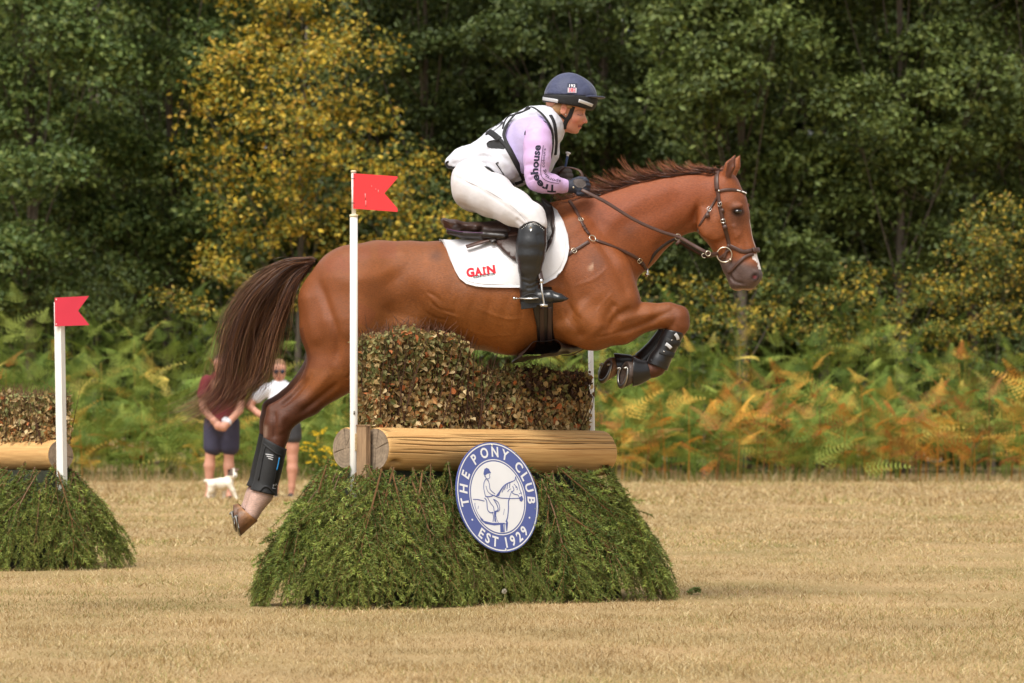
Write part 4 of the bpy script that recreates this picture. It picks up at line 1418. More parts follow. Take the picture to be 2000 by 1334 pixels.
# ears
for s in (-1, 1):
    HB.cone(W(1421, 350, s * .052), .023, W(1431, 324, s * .066), .028, k=0.010)
    HB.cone(W(1431, 324, s * .066), .028, W(1441, 303, s * .062), .004, k=0.004)
    HB.cone(W(1431, 341, s * .090), .013, W(1436, 319, s * .096), .020, k=0.004, op='sub')
    HB.cone(W(1436, 319, s * .096), .020, W(1441, 306, s * .075), .002, k=0.003, op='sub')
for s in (-1, 1):
    near = s < 0
    Y = lambda v: s * v
    # hind quarter and hind leg
    ox, oy = (0, 0) if near else (-8, -8)
    chain(HB, [(690, 560, 80, 1.0, Y(.12)), (684, 630, 76, 1.15, Y(.15)), (690, 690, 60, 1.2, Y(.165)), (672, 715, 52, 1.15, Y(.16))], k=0.05)
    chain(HB, [(648, 590, 66, 1.1, Y(.11)), (648, 645, 60, 1.2, Y(.13)), (650, 700, 46, 1.15, Y(.14)), (640, 735, 46, 1.15, Y(.145))], k=0.03)
    L = [(648, 728, 50, 1.2), (602, 782, 29, 1.15), (556, 812, 26, 1.2), (543, 828, 26, 1.2), (540, 850, 23.5, 1.25), (536, 870, 19, 1.15), (517, 950, 16.5, 1.1), (513, 965, 19.5, 1.05), (505, 977, 17, 1.05), (492, 1003, 15.5, 1.0)]
    chain(HB, [(a + ox, b + oy, c, e, Y(.145)) for a, b, c, e in L], k=0.02)
    chain(HB, [(612 + ox, 728 + oy, 12, 1, Y(.145)), (566 + ox, 778 + oy, 9, 1, Y(.145)), (534 + ox, 802 + oy, 13, 1.1, Y(.145))], k=0.02)
    chain(HB, [(534 + ox, 802 + oy, 13, 1.1, Y(.145)), (527 + ox, 835 + oy, 10, 1.1, Y(.145)), (525 + ox, 868 + oy, 9, 1.1, Y(.145)), (507 + ox, 945 + oy, 8, 1, Y(.145))], k=0.015)
    # flank fold
    chain(HB, [(712, 690, 42, 1.2, Y(.13)), (790, 628, 34, 1.0, Y(.14))], k=0.08)
    # shoulder and foreleg
    chain(HB, [(1120, 470, 50, 1.5, Y(.13)), (1170, 545, 62, 1.5, Y(.15)), (1192, 592, 54, 1.25, Y(.145)), (1168, 632, 46, 1.1, Y(.15))], k=0.05)
    chain(HB, [(1085, 520, 60, 1.6, Y(.14)), (1140, 625, 50, 1.4, Y(.155)), (1158, 648, 32, 1.1, Y(.15))], k=0.05)
    if near:
        L = [(1163, 642, 38, 1.1), (1212, 632, 40, 1.1), (1262, 619, 27, 1.05), (1306, 616, 24, 1.05), (1321, 622, 23.5, 1.0), (1325, 636, 19, .95), (1321, 646, 15, 1.0), (1290, 706, 13, 1.0), (1283, 717, 16, 1.0), (1274, 722, 14.5, 1.0), (1243, 729, 14, 1.0)]
    else:
        L = [(1160, 640, 38, 1.1), (1208, 630, 40, 1.1), (1256, 619, 27, 1.05), (1300, 616, 24, 1.05), (1312, 620, 23, 1.0), (1315, 634, 19, .95), (1309, 644, 15, 1.0), (1264, 698, 13, 1.0), (1254, 707, 16, 1.0), (1240, 710, 14.5, 1.0), (1206, 716, 14, 1.0)]
    chain(HB, [(a, b, c, e, Y(.135)) for a, b, c, e in L], k=0.018)
    if near:
        chain(HB, [(1330, 612, 13, 1, Y(.135)), (1333, 632, 12, 1, Y(.135))], k=0.02)
hv, hf = HB.surface(3)
del HB
hp = to_px(hv)
hn = vnormals(hv, hf)
SKELETON_SIDE = np.abs(hn[:, 1])

def stroke(poly, width, amount, side=True, ends=True):
    """pushes the coat out (or in) along a line drawn on the horse's side"""
    global hv
    poly = catmull([(a, b, 0) for a, b in poly], 5)[:, :2]
    d, t = seg_dist(hp, poly)
    w = np.exp(-(d / width) ** 2)
    if ends:
        w *= smoothstep(0, .2, t) * smoothstep(1, .8, t) * .85 + .15
    if side:
        w *= np.clip(SKELETON_SIDE * 1.5 - .25, 0, 1)
    hv = hv + hn * (w * amount * 1.25)[:, None]

# muscle relief: grooves (-) and swells (+), metres
stroke([(1140, 420), (1180, 480), (1215, 545), (1232, 585)], 12, -.010)      # front edge of shoulder
stroke([(1100, 470), (1135, 545), (1175, 600)], 26, .010)                   # shoulder blade
stroke([(1090, 520), (1105, 580), (1125, 640), (1140, 668)], 12, -.014)     # triceps behind
stroke([(1120, 600), (1150, 625), (1175, 650)], 26, .012)
stroke([(1185, 655), (1205, 620), (1240, 600)], 8, -.010)                   # forearm crease
stroke([(1180, 640), (1190, 610), (1205, 590)], 9, -.010)
stroke([(1205, 652), (1250, 637), (1290, 622)], 7, -.009)
stroke([(1200, 632), (1240, 617), (1280, 612)], 8, .006)
stroke([(1262, 628), (1300, 612), (1320, 600)], 6, -.006)
stroke([(1310, 640), (1318, 625), (1315, 605)], 6, -.005)
stroke([(1270, 492), (1310, 470), (1345, 440), (1372, 402)], 9, -.009)      # jugular furrow
stroke([(1180, 455), (1240, 430), (1300, 405), (1345, 372)], 16, -.004)
stroke([(1160, 480), (1235, 395), (1330, 355)], 18, .006)
stroke([(1368, 395), (1360, 425), (1362, 455), (1385, 482)], 6, -.012)       # behind the jaw
stroke([(1385, 400), (1376, 440), (1394, 468)], 14, .006)
stroke([(1418, 420), (1424, 470), (1432, 510)], 8, -.007)                   # cheek, in front of masseter
stroke([(1438, 436), (1443, 470)], 5, .005)
stroke([(1455, 440), (1462, 480), (1470, 520)], 6, -.004)
stroke([(1428, 535), (1436, 548), (1458, 556)], 2.6, -.008)                  # mouth
stroke([(1464, 560), (1450, 556), (1436, 546)], 3, .003)
stroke([(760, 520), (800, 580), (790, 640)], 34, -.020)                     # flank hollow
stroke([(700, 500), (760, 500), (800, 490)], 14, .006)
stroke([(620, 540), (640, 600), (660, 660), (655, 720)], 9, -.011)           # hamstring groove
stroke([(690, 520), (700, 600), (690, 680)], 34, .012)                       # quad
stroke([(592, 560), (606, 620), (622, 680)], 14, .008)
stroke([(665, 745), (628, 775), (580, 812)], 6, -.008)                       # gaskin split
stroke([(650, 720), (612, 765), (570, 798)], 9, .005)
stroke([(606, 735), (570, 775), (545, 795)], 5, -.012)                       # in front of Achilles
stroke([(560, 805), (548, 825), (552, 850)], 9, .006)
stroke([(535, 800), (537, 835), (535, 860)], 5, -.007)
stroke([(528, 880), (510, 945)], 5, -.006)
stroke([(880, 560), (960, 600), (1040, 590)], 60, .006)
for i in range(5):                                                          # ribs
    x = 880 + i * 33
    stroke([(x + 14, 575), (x + 2, 630), (x - 8, 668)], 7, -.0035)
for pl in ([(820, 560), (845, 585), (870, 610), (905, 622)], [(845, 585), (838, 610), (850, 635)], [(905, 640), (950, 655), (1010, 652)],
           [(930, 600), (980, 620), (1025, 622)], [(870, 640), (920, 668), (980, 680)], [(1165, 610), (1180, 590), (1198, 570)],
           [(1120, 560), (1160, 545), (1190, 520)], [(1455, 450), (1446, 465), (1440, 490)], [(1440, 452), (1452, 462)]):
    stroke(pl, 2.6, .0020)                                                  # veins
stroke([(1095, 640), (1085, 600), (1095, 560)], 16, -.010)
for pl in ([(838, 588), (860, 604), (892, 612)], [(828, 570), (850, 578), (866, 592)], [(830, 610), (850, 622), (880, 626)], [(1100, 605), (1112, 630), (1128, 648)], [(1108, 590), (1122, 612), (1140, 628)],
           [(1190, 606), (1198, 622), (1194, 640)], [(1204, 604), (1212, 616)], [(1275, 480), (1300, 470), (1318, 462)], [(1280, 470), (1306, 460), (1324, 450)], [(1290, 460), (1316, 446)], [(700, 700), (690, 725), (672, 742)], [(760, 600), (772, 630), (768, 660)], [(1160, 660), (1190, 655), (1220, 645)]):
    stroke(pl, 2.8, -.0026)                                                 # skin folds
stroke([(1090, 655), (1110, 640), (1140, 650)], 12, .006)

# the head is turned a little to the camera
PIV = W(1392, 380, 0)
TURN = math.radians(-11)
def head_turn(v):
    v = np.asarray(v, float).copy()
    p = to_px(v)
    u = (p[:, 0] - 1320) * .9 + (p[:, 1] - 380) * .25       # grows towards the face
    w = smoothstep(0, 95, u) * (p[:, 1] < 590)
    a = TURN * w
    x, y = v[:, 0] - PIV.x, v[:, 1] - PIV.y
    v[:, 0] = PIV.x + x * np.cos(a) - y * np.sin(a)
    v[:, 1] = PIV.y + x * np.sin(a) + y * np.cos(a)
    return v

# coat colours (the horse's own: clipped patches, smoky muzzle, dark points, white sock)
def blend(c, w, col):
    return c * (1 - w[:, None]) + np.asarray(col) * w[:, None]
cc = np.tile(np.array(lin(131, 75, 34)), (len(hv), 1))
n1 = vnoise(hv, 3, 5.0); n2 = vnoise(hv, 5, 17.0)
cc = cc * (1 + .13 * n1 + .09 * n2 + .06 * vnoise(hv * [45, 45, 70], 8))[:, None]
cc = blend(cc, .45 * smoothstep(760, 620, hp[:, 0]) * (hp[:, 1] < 720), lin(120, 64, 36))
cc = blend(cc, .55 * smoothstep(560, 660, hp[:, 1]) * (hp[:, 0] > 700) * smoothstep(1180, 1040, hp[:, 0]), lin(158, 98, 46))
cc = blend(cc, .4 * np.exp(-(seg_dist(hp, [(640, 500), (780, 474), (860, 474)])[0] / 28) ** 2), lin(128, 76, 46))
cc = blend(cc, .35 * np.exp(-(seg_dist(hp, [(1190, 420), (1270, 440), (1330, 410)])[0] / 40) ** 2), lin(128, 62, 36))
cc = blend(cc, .55 * smoothstep(640, 500, hp[:, 1]) * smoothstep(1060, 1130, hp[:, 0]) * .6, lin(142, 72, 42))
red = lin(140, 70, 42)
d, t = seg_dist(hp, [(1180, 400), (1300, 370), (1390, 360)])
cc = blend(cc, .5 * np.exp(-(d / 40) ** 2), red)
dark = lin(74, 40, 28)
leg = smoothstep(750, 815, hp[:, 1] + .25 * (640 - hp[:, 0])) * (hp[:, 0] < 720)
cc = blend(cc, .86 * leg, dark)
fore = smoothstep(1290, 1330, hp[:, 0]) * (hp[:, 1] > 585) * (hp[:, 1] < 690)
cc = blend(cc, .45 * fore, lin(92, 48, 34))
cann = smoothstep(646, 660, hp[:, 1]) * (hp[:, 0] > 1190)* (hp[:, 1] > 640) * ((hp[:, 0] > 1255) | (hp[:, 1] > 690)) * (hp[:, 0] < 1345) * (hp[:, 0] > 1225)
cc = blend(cc, .8 * cann * (hp[:, 1] > 655), lin(60, 34, 28))
bk = np.exp(-(seg_dist(hp, [(607, 700), (590, 735), (560, 775)])[0] / 14) ** 2)
cc = blend(cc, .4 * bk, dark)
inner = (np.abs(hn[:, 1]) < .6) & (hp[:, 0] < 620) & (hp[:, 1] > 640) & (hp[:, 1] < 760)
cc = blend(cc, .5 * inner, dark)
# clipped quarter marks: chequers on the croup
for q in ([(632, 512), (668, 496), (673, 524), (640, 533)], [(696, 485), (722, 478), (724, 505), (698, 512)], [(738, 474), (776, 472), (774, 506), (738, 506)],
          [(664, 505), (697, 497), (698, 528), (668, 534)], [(700, 590), (735, 610), (720, 640), (700, 632)]):
    w = in_poly(hp, q) * 1.0
    cc = blend(cc, .42 * w, lin(128, 66, 40))
for x, y, r, s_ in ((852, 500, 13, .55), (1128, 430, 9, .25), (1232, 448, 15, .35), (1172, 418, 8, .25), (1168, 508, 22, .35)):
    cc = blend(cc, s_ * np.exp(-(((hp[:, 0] - x) ** 2 + (hp[:, 1] - y) ** 2) / r ** 2)), lin(60, 38, 30))
d, t = seg_dist(hp, [(1154, 524), (1166, 512)])
cc = blend(cc, .55 * np.exp(-(d / 4.5) ** 2) * (n2 > -.3), lin(205, 170, 140))
# smoky muzzle and eye
mz = smoothstep(500, 522, hp[:, 1] - .25 * (hp[:, 0] - 1450)) * (hp[:, 0] > 1405) * (hp[:, 1] < 585)
cc = blend(cc, .92 * mz, lin(84, 70, 66))
ey = np.exp(-(((hp[:, 0] - 1444) / 20) ** 2 + ((hp[:, 1] - 424) / 30) ** 2) * 1.0)
cc = blend(cc, .62 * ey, lin(70, 50, 44))
ring = np.exp(-(((hp[:, 0] - 1447) / 12) ** 2 + ((hp[:, 1] - 414) / 8.5) ** 2) ** 2)
cc = blend(cc, .9 * ring, lin(30, 24, 24))
no = np.exp(-(((hp[:, 0] - 1480) / 8) ** 2 + ((hp[:, 1] - 541) / 8.5) ** 2) ** 2)
cc = blend(cc, no, lin(40, 30, 30))
cc = blend(cc, .9 * np.exp(-(((hp[:, 0] - 1478.5) / 4.2) ** 2 + ((hp[:, 1] - 541.5) / 3.2) ** 2) ** 2), lin(120, 50, 54))
lip = smoothstep(562, 567, hp[:, 1]) * (hp[:, 0] > 1430) * (hp[:, 0] < 1475) * (hp[:, 1] < 585)
cc = blend(cc, .6 * lip, lin(205, 165, 140))
snip = in_poly(np.stack([hp[:, 0], hp[:, 1]], 1), [(1473, 497), (1492, 495), (1500, 524), (1485, 528), (1482, 514), (1474, 506)]) & (hp[:, 1] > 494)
cc = blend(cc, 1.0 * snip, lin(238, 230, 226))
front = (hn[:, 0] > .75) & (hp[:, 0] > 1455) & (hp[:, 1] > 430) & (hp[:, 1] < 500) & (np.abs(hv[:, 1]) < .010)
cc = blend(cc, .6 * front, lin(225, 210, 200))
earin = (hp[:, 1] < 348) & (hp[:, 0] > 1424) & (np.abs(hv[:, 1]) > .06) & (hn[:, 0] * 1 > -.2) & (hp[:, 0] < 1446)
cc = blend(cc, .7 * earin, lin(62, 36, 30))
sock = smoothstep(946, 957, hp[:, 1] + .12 * (hp[:, 0] - 515)) * (hp[:, 0] < 600)
cc = blend(cc, .95 * sock, lin(205, 170, 155))
d, t = seg_dist(hp, [(519, 835), (518, 852)])
cc = blend(cc, .6 * np.exp(-(d / 4) ** 2), lin(150, 125, 110))
hv_straight = hv.copy()
hv = head_turn(hv)
coat = mat('chestnut_coat', attr=True, rough=0.42, vary=0.24, scale=95, bump=0.35, bscale=190, stretch=(.8, 2.5, 2.8), spec=0.34, sheen=0.0)
horse = empty('horse', (0, 0, 0), 'chestnut horse leaping over the brush fence with forelegs tucked', 'horse')
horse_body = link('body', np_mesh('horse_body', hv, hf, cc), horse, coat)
BVH_S = BVHTree.FromPolygons([tuple(a) for a in hv_straight], [tuple(a) for a in hf])

def on_horse(px, py, lift=0.0, bvh=None):
    """nearest point of the (straight headed) horse seen at that place"""
    o = CAM
    dr = (W(px, py, 0) - o).normalized()
    loc, nor, i, dist = (bvh or BVH_S).ray_cast(o, dr)
    if loc is None:
        p, nor, i, dist = (bvh or BVH_S).find_nearest(W(px, py, -0.1))
        loc = p
    if nor.y > 0.25: nor = -nor
    return Vector(loc) + nor * lift, nor

def strap(pxs, width, thick=.004, lift=.0005, n=6, bvh=None, smooth=3):
    q = catmull([(a, b, 0) for a, b in pxs], n)
    pts, nor = [], []
    for a in q:
        p, nn = on_horse(a[0], a[1], lift, bvh)
        pts.append(p); nor.append(nn)
    P = np.array([tuple(p) for p in pts]); N = np.array([tuple(p) for p in nor])
    for _ in range(smooth):
        if len(P) > 4:
            P[1:-1] = .5 * P[1:-1] + .25 * (P[2:] + P[:-2]); N[1:-1] = .5 * N[1:-1] + .25 * (N[2:] + N[:-2])
    return ribbon(P, N, width, thick), P, N

# hooves
horn = mat('horn', attr=True, rough=0.5, vary=0.35, scale=30, bump=0.3, bscale=80)
steel = mat('worn_steel', (0.35, 0.33, 0.30), rough=0.35, metal=1.0, vary=0.2)
def hoof(sole, s1, r1, s2, r2, cor, c1, q1, c2, q2, cols):
    mb = MB()
    n = 28
    sole, cor = np.array(tuple(sole)), np.array(tuple(cor))
    s1, s2, c1, c2 = [np.array(a, float) / np.linalg.norm(a) for a in (s1, s2, c1, c2)]
    th = np.arange(n) * 2 * math.pi / n
    rows = []
    for t in (0, .04, .35, .7, .95, 1.0):
        e = 0.97 if t == 0 else (1.03 if t == .95 else 1.0)
        c = sole * (1 - t) + cor * t
        a = s1 * r1 * (1 - t) + c1 * q1 * t
        b = s2 * r2 * (1 - t) + c2 * q2 * t
        rows.append(c + e * (np.cos(th)[:, None] * a + np.sin(th)[:, None] * b))
    ax = cor - sole; ax /= np.linalg.norm(ax)
    inner = sole + ax * .010 + .62 * (np.cos(th)[:, None] * s1 * r1 + np.sin(th)[:, None] * s2 * r2)
    rim = sole + .66 * (np.cos(th)[:, None] * s1 * r1 + np.sin(th)[:, None] * s2 * r2)
    allr = [inner, rim] + rows
    v = np.concatenate(allr + [inner.mean(0, keepdims=True)])
    f = []
    for i in range(len(allr) - 1):
        for k in range(n):
            f.append([i * n + k, i * n + (k + 1) % n, (i + 1) * n + (k + 1) % n, (i + 1) * n + k])
    tr = [[len(v) - 1, (k + 1) % n, k] for k in range(n)]
    col = np.concatenate([np.tile(cols[0], (2 * n, 1))] + [np.tile(np.array(cols[1]) * (1 - t) + np.array(cols[2]) * t, (n, 1)) for t in (0, .04, .35, .7, .95, 1.0)] + [np.array([cols[0]])])
    mb.add(v, [np.array(f), np.array(tr)], col)
    o = mb.build('hoof', horn, horse)
    # shoe: an open ring on the sole
    mb = MB()
    a0 = math.radians(52)
    t2 = np.linspace(a0, 2 * math.pi - a0, 26)
    P = sole - ax * .004 + .86 * (np.cos(t2)[:, None] * s1 * r1 * -1 + np.sin(t2)[:, None] * s2 * r2)
    v, f = ribbon(P, np.tile(-ax, (len(P), 1)), .020, .007)
    mb.add(v, f)
    for q in (0, -1):
        mb.lathe(P[q] - ax * .004, -ax, [(0, .007), (.014, .006), (.018, .002), (.019, 0)], 8)
    mb.build('horseshoe', steel, o)
    return o
cb, cl, cd_ = lin(60, 46, 38), lin(160, 112, 70), lin(92, 62, 44)
for s in (-1, 1):
    o = (0, 0) if s < 0 else (-8, -8)
    y = s * .145
    hoof(W(467 + o[0], 1020 + o[1], y), W(470, 1046) - W(463, 994), .066, (0, 1, 0), .058,
         W(488 + o[0], 1004 + o[1], y), W(503, 1016) - W(472, 990), .050, (0, 1, 0), .046, (cb, cd_, cl))
hoof(W(1219, 732, -.15), W(1216, 759) - W(1224, 706), .066, (.42, -.9, 0), .056, W(1244, 728, -.137), W(1238, 750) - W(1250, 706), .050, (.3, -.95, 0), .046, (cb, lin(64, 52, 46), lin(100, 80, 66)))
hoof(W(1184, 723, .12), W(1179, 749) - W(1193, 699), .064, (.5, -.86, 0), .056, W(1207, 715, .135), W(1200, 738) - W(1214, 694), .050, (.3, -.95, 0), .046, (cb, lin(120, 86, 58), lin(92, 66, 50)))

# eye
eyem = mat('dark_eye', (0.012, 0.008, 0.007), rough=0.06, vary=0, spec=0.8)
for s in (-1, 1):
    mb = MB()
    c = np.array(tuple(W(1447.5, 413.5, s * .0835)))
    mb.lathe(c - np.array([0, s * -.0, 0]), (0, s, 0), [(-.019, .001), (-.014, .013), (0, .0195), (.010, .0165), (.016, .009), (.0185, .001)], 18)
    v = (mb.v[0] - c) * np.array([1.08, 1, .70]) + c; v = head_turn(v); mb.v[0] = v
    mb.build('eye', eyem, horse)
# ------------------------------------------------------------------ tail and mane
hair_m = mat('horse_hair', attr=True, rough=0.42, vary=0.0, spec=0.45)
def hair_ribbons(P, w, col, parent, name):
    """P: strands x points x 3; w: width; col: strands x points x 3"""
    n, m, _ = P.shape
    T = np.gradient(P, axis=1); T /= np.linalg.norm(T, axis=2)[:, :, None] + 1e-9
    r = RNG.normal(size=(n, 1, 3)); r[:, :, 1] *= .4
    S = np.cross(T, np.broadcast_to(r, T.shape)); S /= np.linalg.norm(S, axis=2)[:, :, None] + 1e-9
    tap = np.linspace(1, .25, m)[None, :, None]
    v = np.stack([P - S * w[:, None, None] * tap / 2, P + S * w[:, None, None] * tap / 2], 2).reshape(-1, 3)
    i = (np.arange(n)[:, None] * m + np.arange(m - 1)[None, :]).ravel() * 2
    f = np.stack([i, i + 1, i + 3, i + 2], 1)
    c = np.repeat(col.reshape(-1, 3), 2, 0)
    return link(name, np_mesh(name, v, f, c), parent, hair_m)

guides = [  # outline of the tail from its upper edge to its under side
    [(612, 506), (560, 508), (508, 530), (468, 566), (440, 612), (428, 680), (424, 740), (396, 776), (352, 800)],
    [(610, 508), (562, 514), (515, 545), (478, 590), (452, 650), (440, 715), (428, 760), (398, 788), (360, 806)],
    [(608, 512), (566, 522), (526, 560), (492, 612), (468, 680), (456, 735), (440, 772), (412, 796), (376, 812)],
    [(606, 515), (570, 532), (538, 576), (508, 636), (488, 700), (474, 748), (458, 778), (436, 800), (408, 816)],
    [(604, 518), (574, 540), (548, 590), (524, 650), (506, 708), (494, 748), (476, 776), (456, 796), (430, 808)],
    [(602, 522), (578, 552), (558, 602), (540, 655), (528, 705), (518, 738), (500, 758), (482, 772), (462, 788)],
    [(600, 526), (582, 562), (568, 612), (556, 660), (550, 700), (542, 728), (528, 742), (512, 750), (494, 754)]]
G = np.array([catmull([(a, b, 0) for a, b in g], 3)[:, :2] for g in guides])          # guides x points x 2
def tail_strands(n, m=22):
    g = RNG.beta(1.0, 1.25, n) * (len(guides) - 1)
    nlock = 80
    lock = RNG.integers(0, nlock, n)
    lg = RNG.beta(1.0, 1.2, nlock) * (len(guides) - 1)
    g = g * .24 + lg[lock] * .76
    i = np.minimum(g.astype(int), len(guides) - 2); fr = (g - i)[:, None, None]
    Q = G[i] * (1 - fr) + G[i + 1] * fr
    ln = RNG.uniform(.55, 1.04, n) ** .8
    ln = np.where(g < 2.2, np.clip(ln * 1.12, 0, 1.0), ln)
    short = RNG.random(n) < np.where(g < 2.2, .25, .42)
    ln[short] *= RNG.uniform(.3, .9, short.sum())
    wander = RNG.normal(size=nlock)[lock][:, None] * 13; wander2 = RNG.normal(size=nlock)[lock][:, None] * 9
    s = np.linspace(0, 1, m)[None, :] * ln[:, None] * (Q.shape[1] - 1)
    s = np.minimum(s, Q.shape[1] - 1.001)
    k = s.astype(int); u = (s - k)[:, :, None]
    rows = np.arange(n)[:, None]
    p = Q[rows, k] * (1 - u) + Q[rows, k + 1] * u
    t = np.linspace(0, 1, m)[None, :]
    ph = RNG.uniform(0, 6.28, nlock)[lock][:, None]
    amp = RNG.uniform(2, 13, nlock)[lock][:, None]; frq = RNG.uniform(4, 9, nlock)[lock][:, None]
    p[:, :, 0] += amp * np.sin(t * frq + ph) * t + RNG.normal(size=(n, 1)) * 9 * t + RNG.normal(size=(n, 1)) * 2.5
    p[:, :, 1] += amp * .6 * np.cos(t * 5 + ph) * t + RNG.normal(size=(n, 1)) * 5 * t + RNG.normal(size=(n, 1)) * 2.5
    p[:, :, 0] += wander * t ** 1.6; p[:, :, 1] += wander2 * t ** 1.6
    fray = RNG.random(n) < .26
    p[fray, :, 0] += (RNG.normal(size=(fray.sum(), 1)) * 22) * t ** 2.2
    p[fray, :, 1] += (RNG.normal(size=(fray.sum(), 1)) * 16) * t ** 2.2
    y = (RNG.normal(size=(n, 1)) * .022 + RNG.normal(size=nlock)[lock][:, None] * .035 * np.minimum(t * 3, 1) + RNG.normal(size=(n, 1)) * .02 * t)
    d = CAM_D + y
    P = np.stack([(p[:, :, 0] - 1000) / FPX * d, y + 0 * p[:, :, 0], CAM_H + (HZ - p[:, :, 1]) / FPX * d], 2)
    tone = RNG.uniform(.78, 1.15, nlock)[lock][:, None, None] * RNG.uniform(.6, 1.35, n)[:, None, None]
    dk, md, lt = np.array(lin(54, 35, 28)), np.array(lin(98, 62, 42)), np.array(lin(158, 112, 76))
    a = np.clip(RNG.normal(size=(n, 1)) * .5 + .45, 0, 1)[:, :, None]
    c = dk * (1 - a) + md * a + 0 * p[:, :, :1]
    hi = (RNG.random((n, 1, 1)) < .30)
    c = np.where(hi, lt * .85 + 0 * c, c)
    c = c * tone * (.85 + .35 * t[:, :, None])
    return P, c
P_, c_ = tail_strands(5000)
hair_ribbons(P_, RNG.uniform(.0010, .0021, len(P_)), c_, horse, 'tail')

crest = catmull([(1098, 404, 0), (1130, 392, 0), (1183, 371, 0), (1242, 352, 0), (1300, 341, 0), (1350, 334, 0), (1392, 331, 0), (1412, 336, 0)], 12)[:, :2]
def mane_strands(n, m=14):
    nlock = 52
    lk = (np.arange(nlock) + RNG.random(nlock)) / nlock
    lock = RNG.integers(0, nlock, n)
    spread = RNG.normal(size=n)
    t = np.linspace(0, 1, m)[None, :]
    u = np.clip(lk[lock] + spread * .012, 0, 1)
    i = np.minimum((u * (len(crest) - 1)).astype(int), len(crest) - 2); fr = (u * (len(crest) - 1) - i)[:, None]
    root = crest[i] * (1 - fr) + crest[i + 1] * fr
    L = (24 + 25 * np.sin(np.pi * np.clip(u * 1.05, 0, 1)) ** .7) * RNG.uniform(.7, 1.3, nlock)[lock] * RNG.uniform(.6, 1.1, n)
    L = np.where(u > .86, L * .7, L)
    up = np.radians(RNG.uniform(146, 176, nlock)[lock] + RNG.normal(size=n) * 3.0)        # swept back, tips lifting
    curl = RNG.uniform(-1.0, .2, nlock)[lock] + RNG.normal(size=n) * .12
    ang = up[:, None] + curl[:, None] * t ** 1.5
    st = L[:, None] / (m - 1)
    dx = np.cumsum(np.cos(ang) * st, 1) - np.cos(ang[:, :1]) * st
    dz = np.cumsum(np.sin(ang) * st, 1) - np.sin(ang[:, :1]) * st
    gather = 1 - .75 * t ** .8                                           # each lock runs to a point
    px = root[:, :1] + dx + spread[:, None] * 4.5 * (gather - 1); py = root[:, 1:] - dz + 5 - RNG.random((n, 1)) * 9 * gather
    side = RNG.uniform(-.030, .030, n)[:, None]
    low = (RNG.random(n) < .30) & (u < .95)                              # some hair lies flat along the near side of the crest
    py = np.where(low[:, None], root[:, 1:] + 5 - dz * .35 + 9 * t * RNG.random((n, 1)), py)
    side = np.where(low[:, None], -.045 - .012 * RNG.random(n)[:, None], side)
    y = side + (RNG.normal(size=nlock)[lock][:, None] * .02 + .02) * t * ~low[:, None]
    d = CAM_D + y
    P = np.stack([(px - 1000) / FPX * d, y, CAM_H + (HZ - py) / FPX * d], 2)
    dk, lt = np.array(lin(58, 36, 29)), np.array(lin(158, 94, 58))
    k = np.clip(t * 1.15 - .2 + RNG.normal(size=nlock)[lock][:, None] * .22 + RNG.normal(size=n)[:, None] * .1, 0, 1)[:, :, None]
    k = np.where(low[:, None, None], k * .35, k)
    c = (dk * (1 - k) + lt * k) * RNG.uniform(.7, 1.25, n)[:, None, None]
    return P, c
P_, c_ = mane_strands(2600)
sh = P_.shape
P_ = head_turn(P_.reshape(-1, 3)).reshape(sh)
hair_ribbons(P_, RNG.uniform(.0016, .0030, len(P_)), c_, horse, 'mane')
# forelock between the ears, whiskers under the chin
n = 160; m = 8; t = np.linspace(0, 1, m)[None, :]
px = 1414 + RNG.normal(size=(n, 1)) * 4 + (14 + RNG.normal(size=(n, 1)) * 8) * t - 26 * t ** 2 * RNG.random((n, 1)); py = 334 + RNG.normal(size=(n, 1)) * 3 - 10 * t * RNG.random((n, 1)) * 2 + 12 * t * t
y = RNG.normal(size=(n, 1)) * .02 + 0 * t; d = CAM_D + y
P_ = np.stack([(px - 1000) / FPX * d, y, CAM_H + (HZ - py) / FPX * d], 2)
P_ = head_turn(P_.reshape(-1, 3)).reshape(n, m, 3)
hair_ribbons(P_, np.full(n, .002), np.tile(np.array(lin(132, 76, 46)), (n, m, 1)) * RNG.uniform(.6, 1.2, (n, 1, 1)), horse, 'forelock')

# ------------------------------------------------------------------ saddle pad, saddle, girth
leather = mat('brown_leather', lin(62, 44, 38), rough=0.42, vary=0.15, scale=14, bump=0.12, bscale=180, spec=0.5)
leather_d = mat('dark_leather', lin(40, 32, 29), rough=0.38, vary=0.15, scale=14, bump=0.12, bscale=160, spec=0.5)
strapm = mat('strap_leather', lin(74, 48, 38), rough=0.45, vary=0.18, scale=30, bump=0.1, bscale=120)
brass = mat('pale_brass', (0.72, 0.66, 0.52), rough=0.28, metal=1.0, vary=0.1)
silver = mat('polished_steel', (0.62, 0.60, 0.57), rough=0.25, metal=1.0, vary=0.1)
pad_m = mat('white_quilted_cloth', lin(224, 221, 222), rough=0.9, vary=0.05, scale=12, bump=0.25, bscale=240, sheen=0.1)
pipe_m = mat('grey_piping', lin(120, 118, 118), rough=0.6)
gainred = mat('print_red', lin(196, 26, 44), rough=.8, vary=.05)
inkm = mat('print_black', lin(28, 26, 34), rough=.8, vary=0)
navyink = mat('print_navy', lin(36, 34, 56), rough=.8, vary=0)

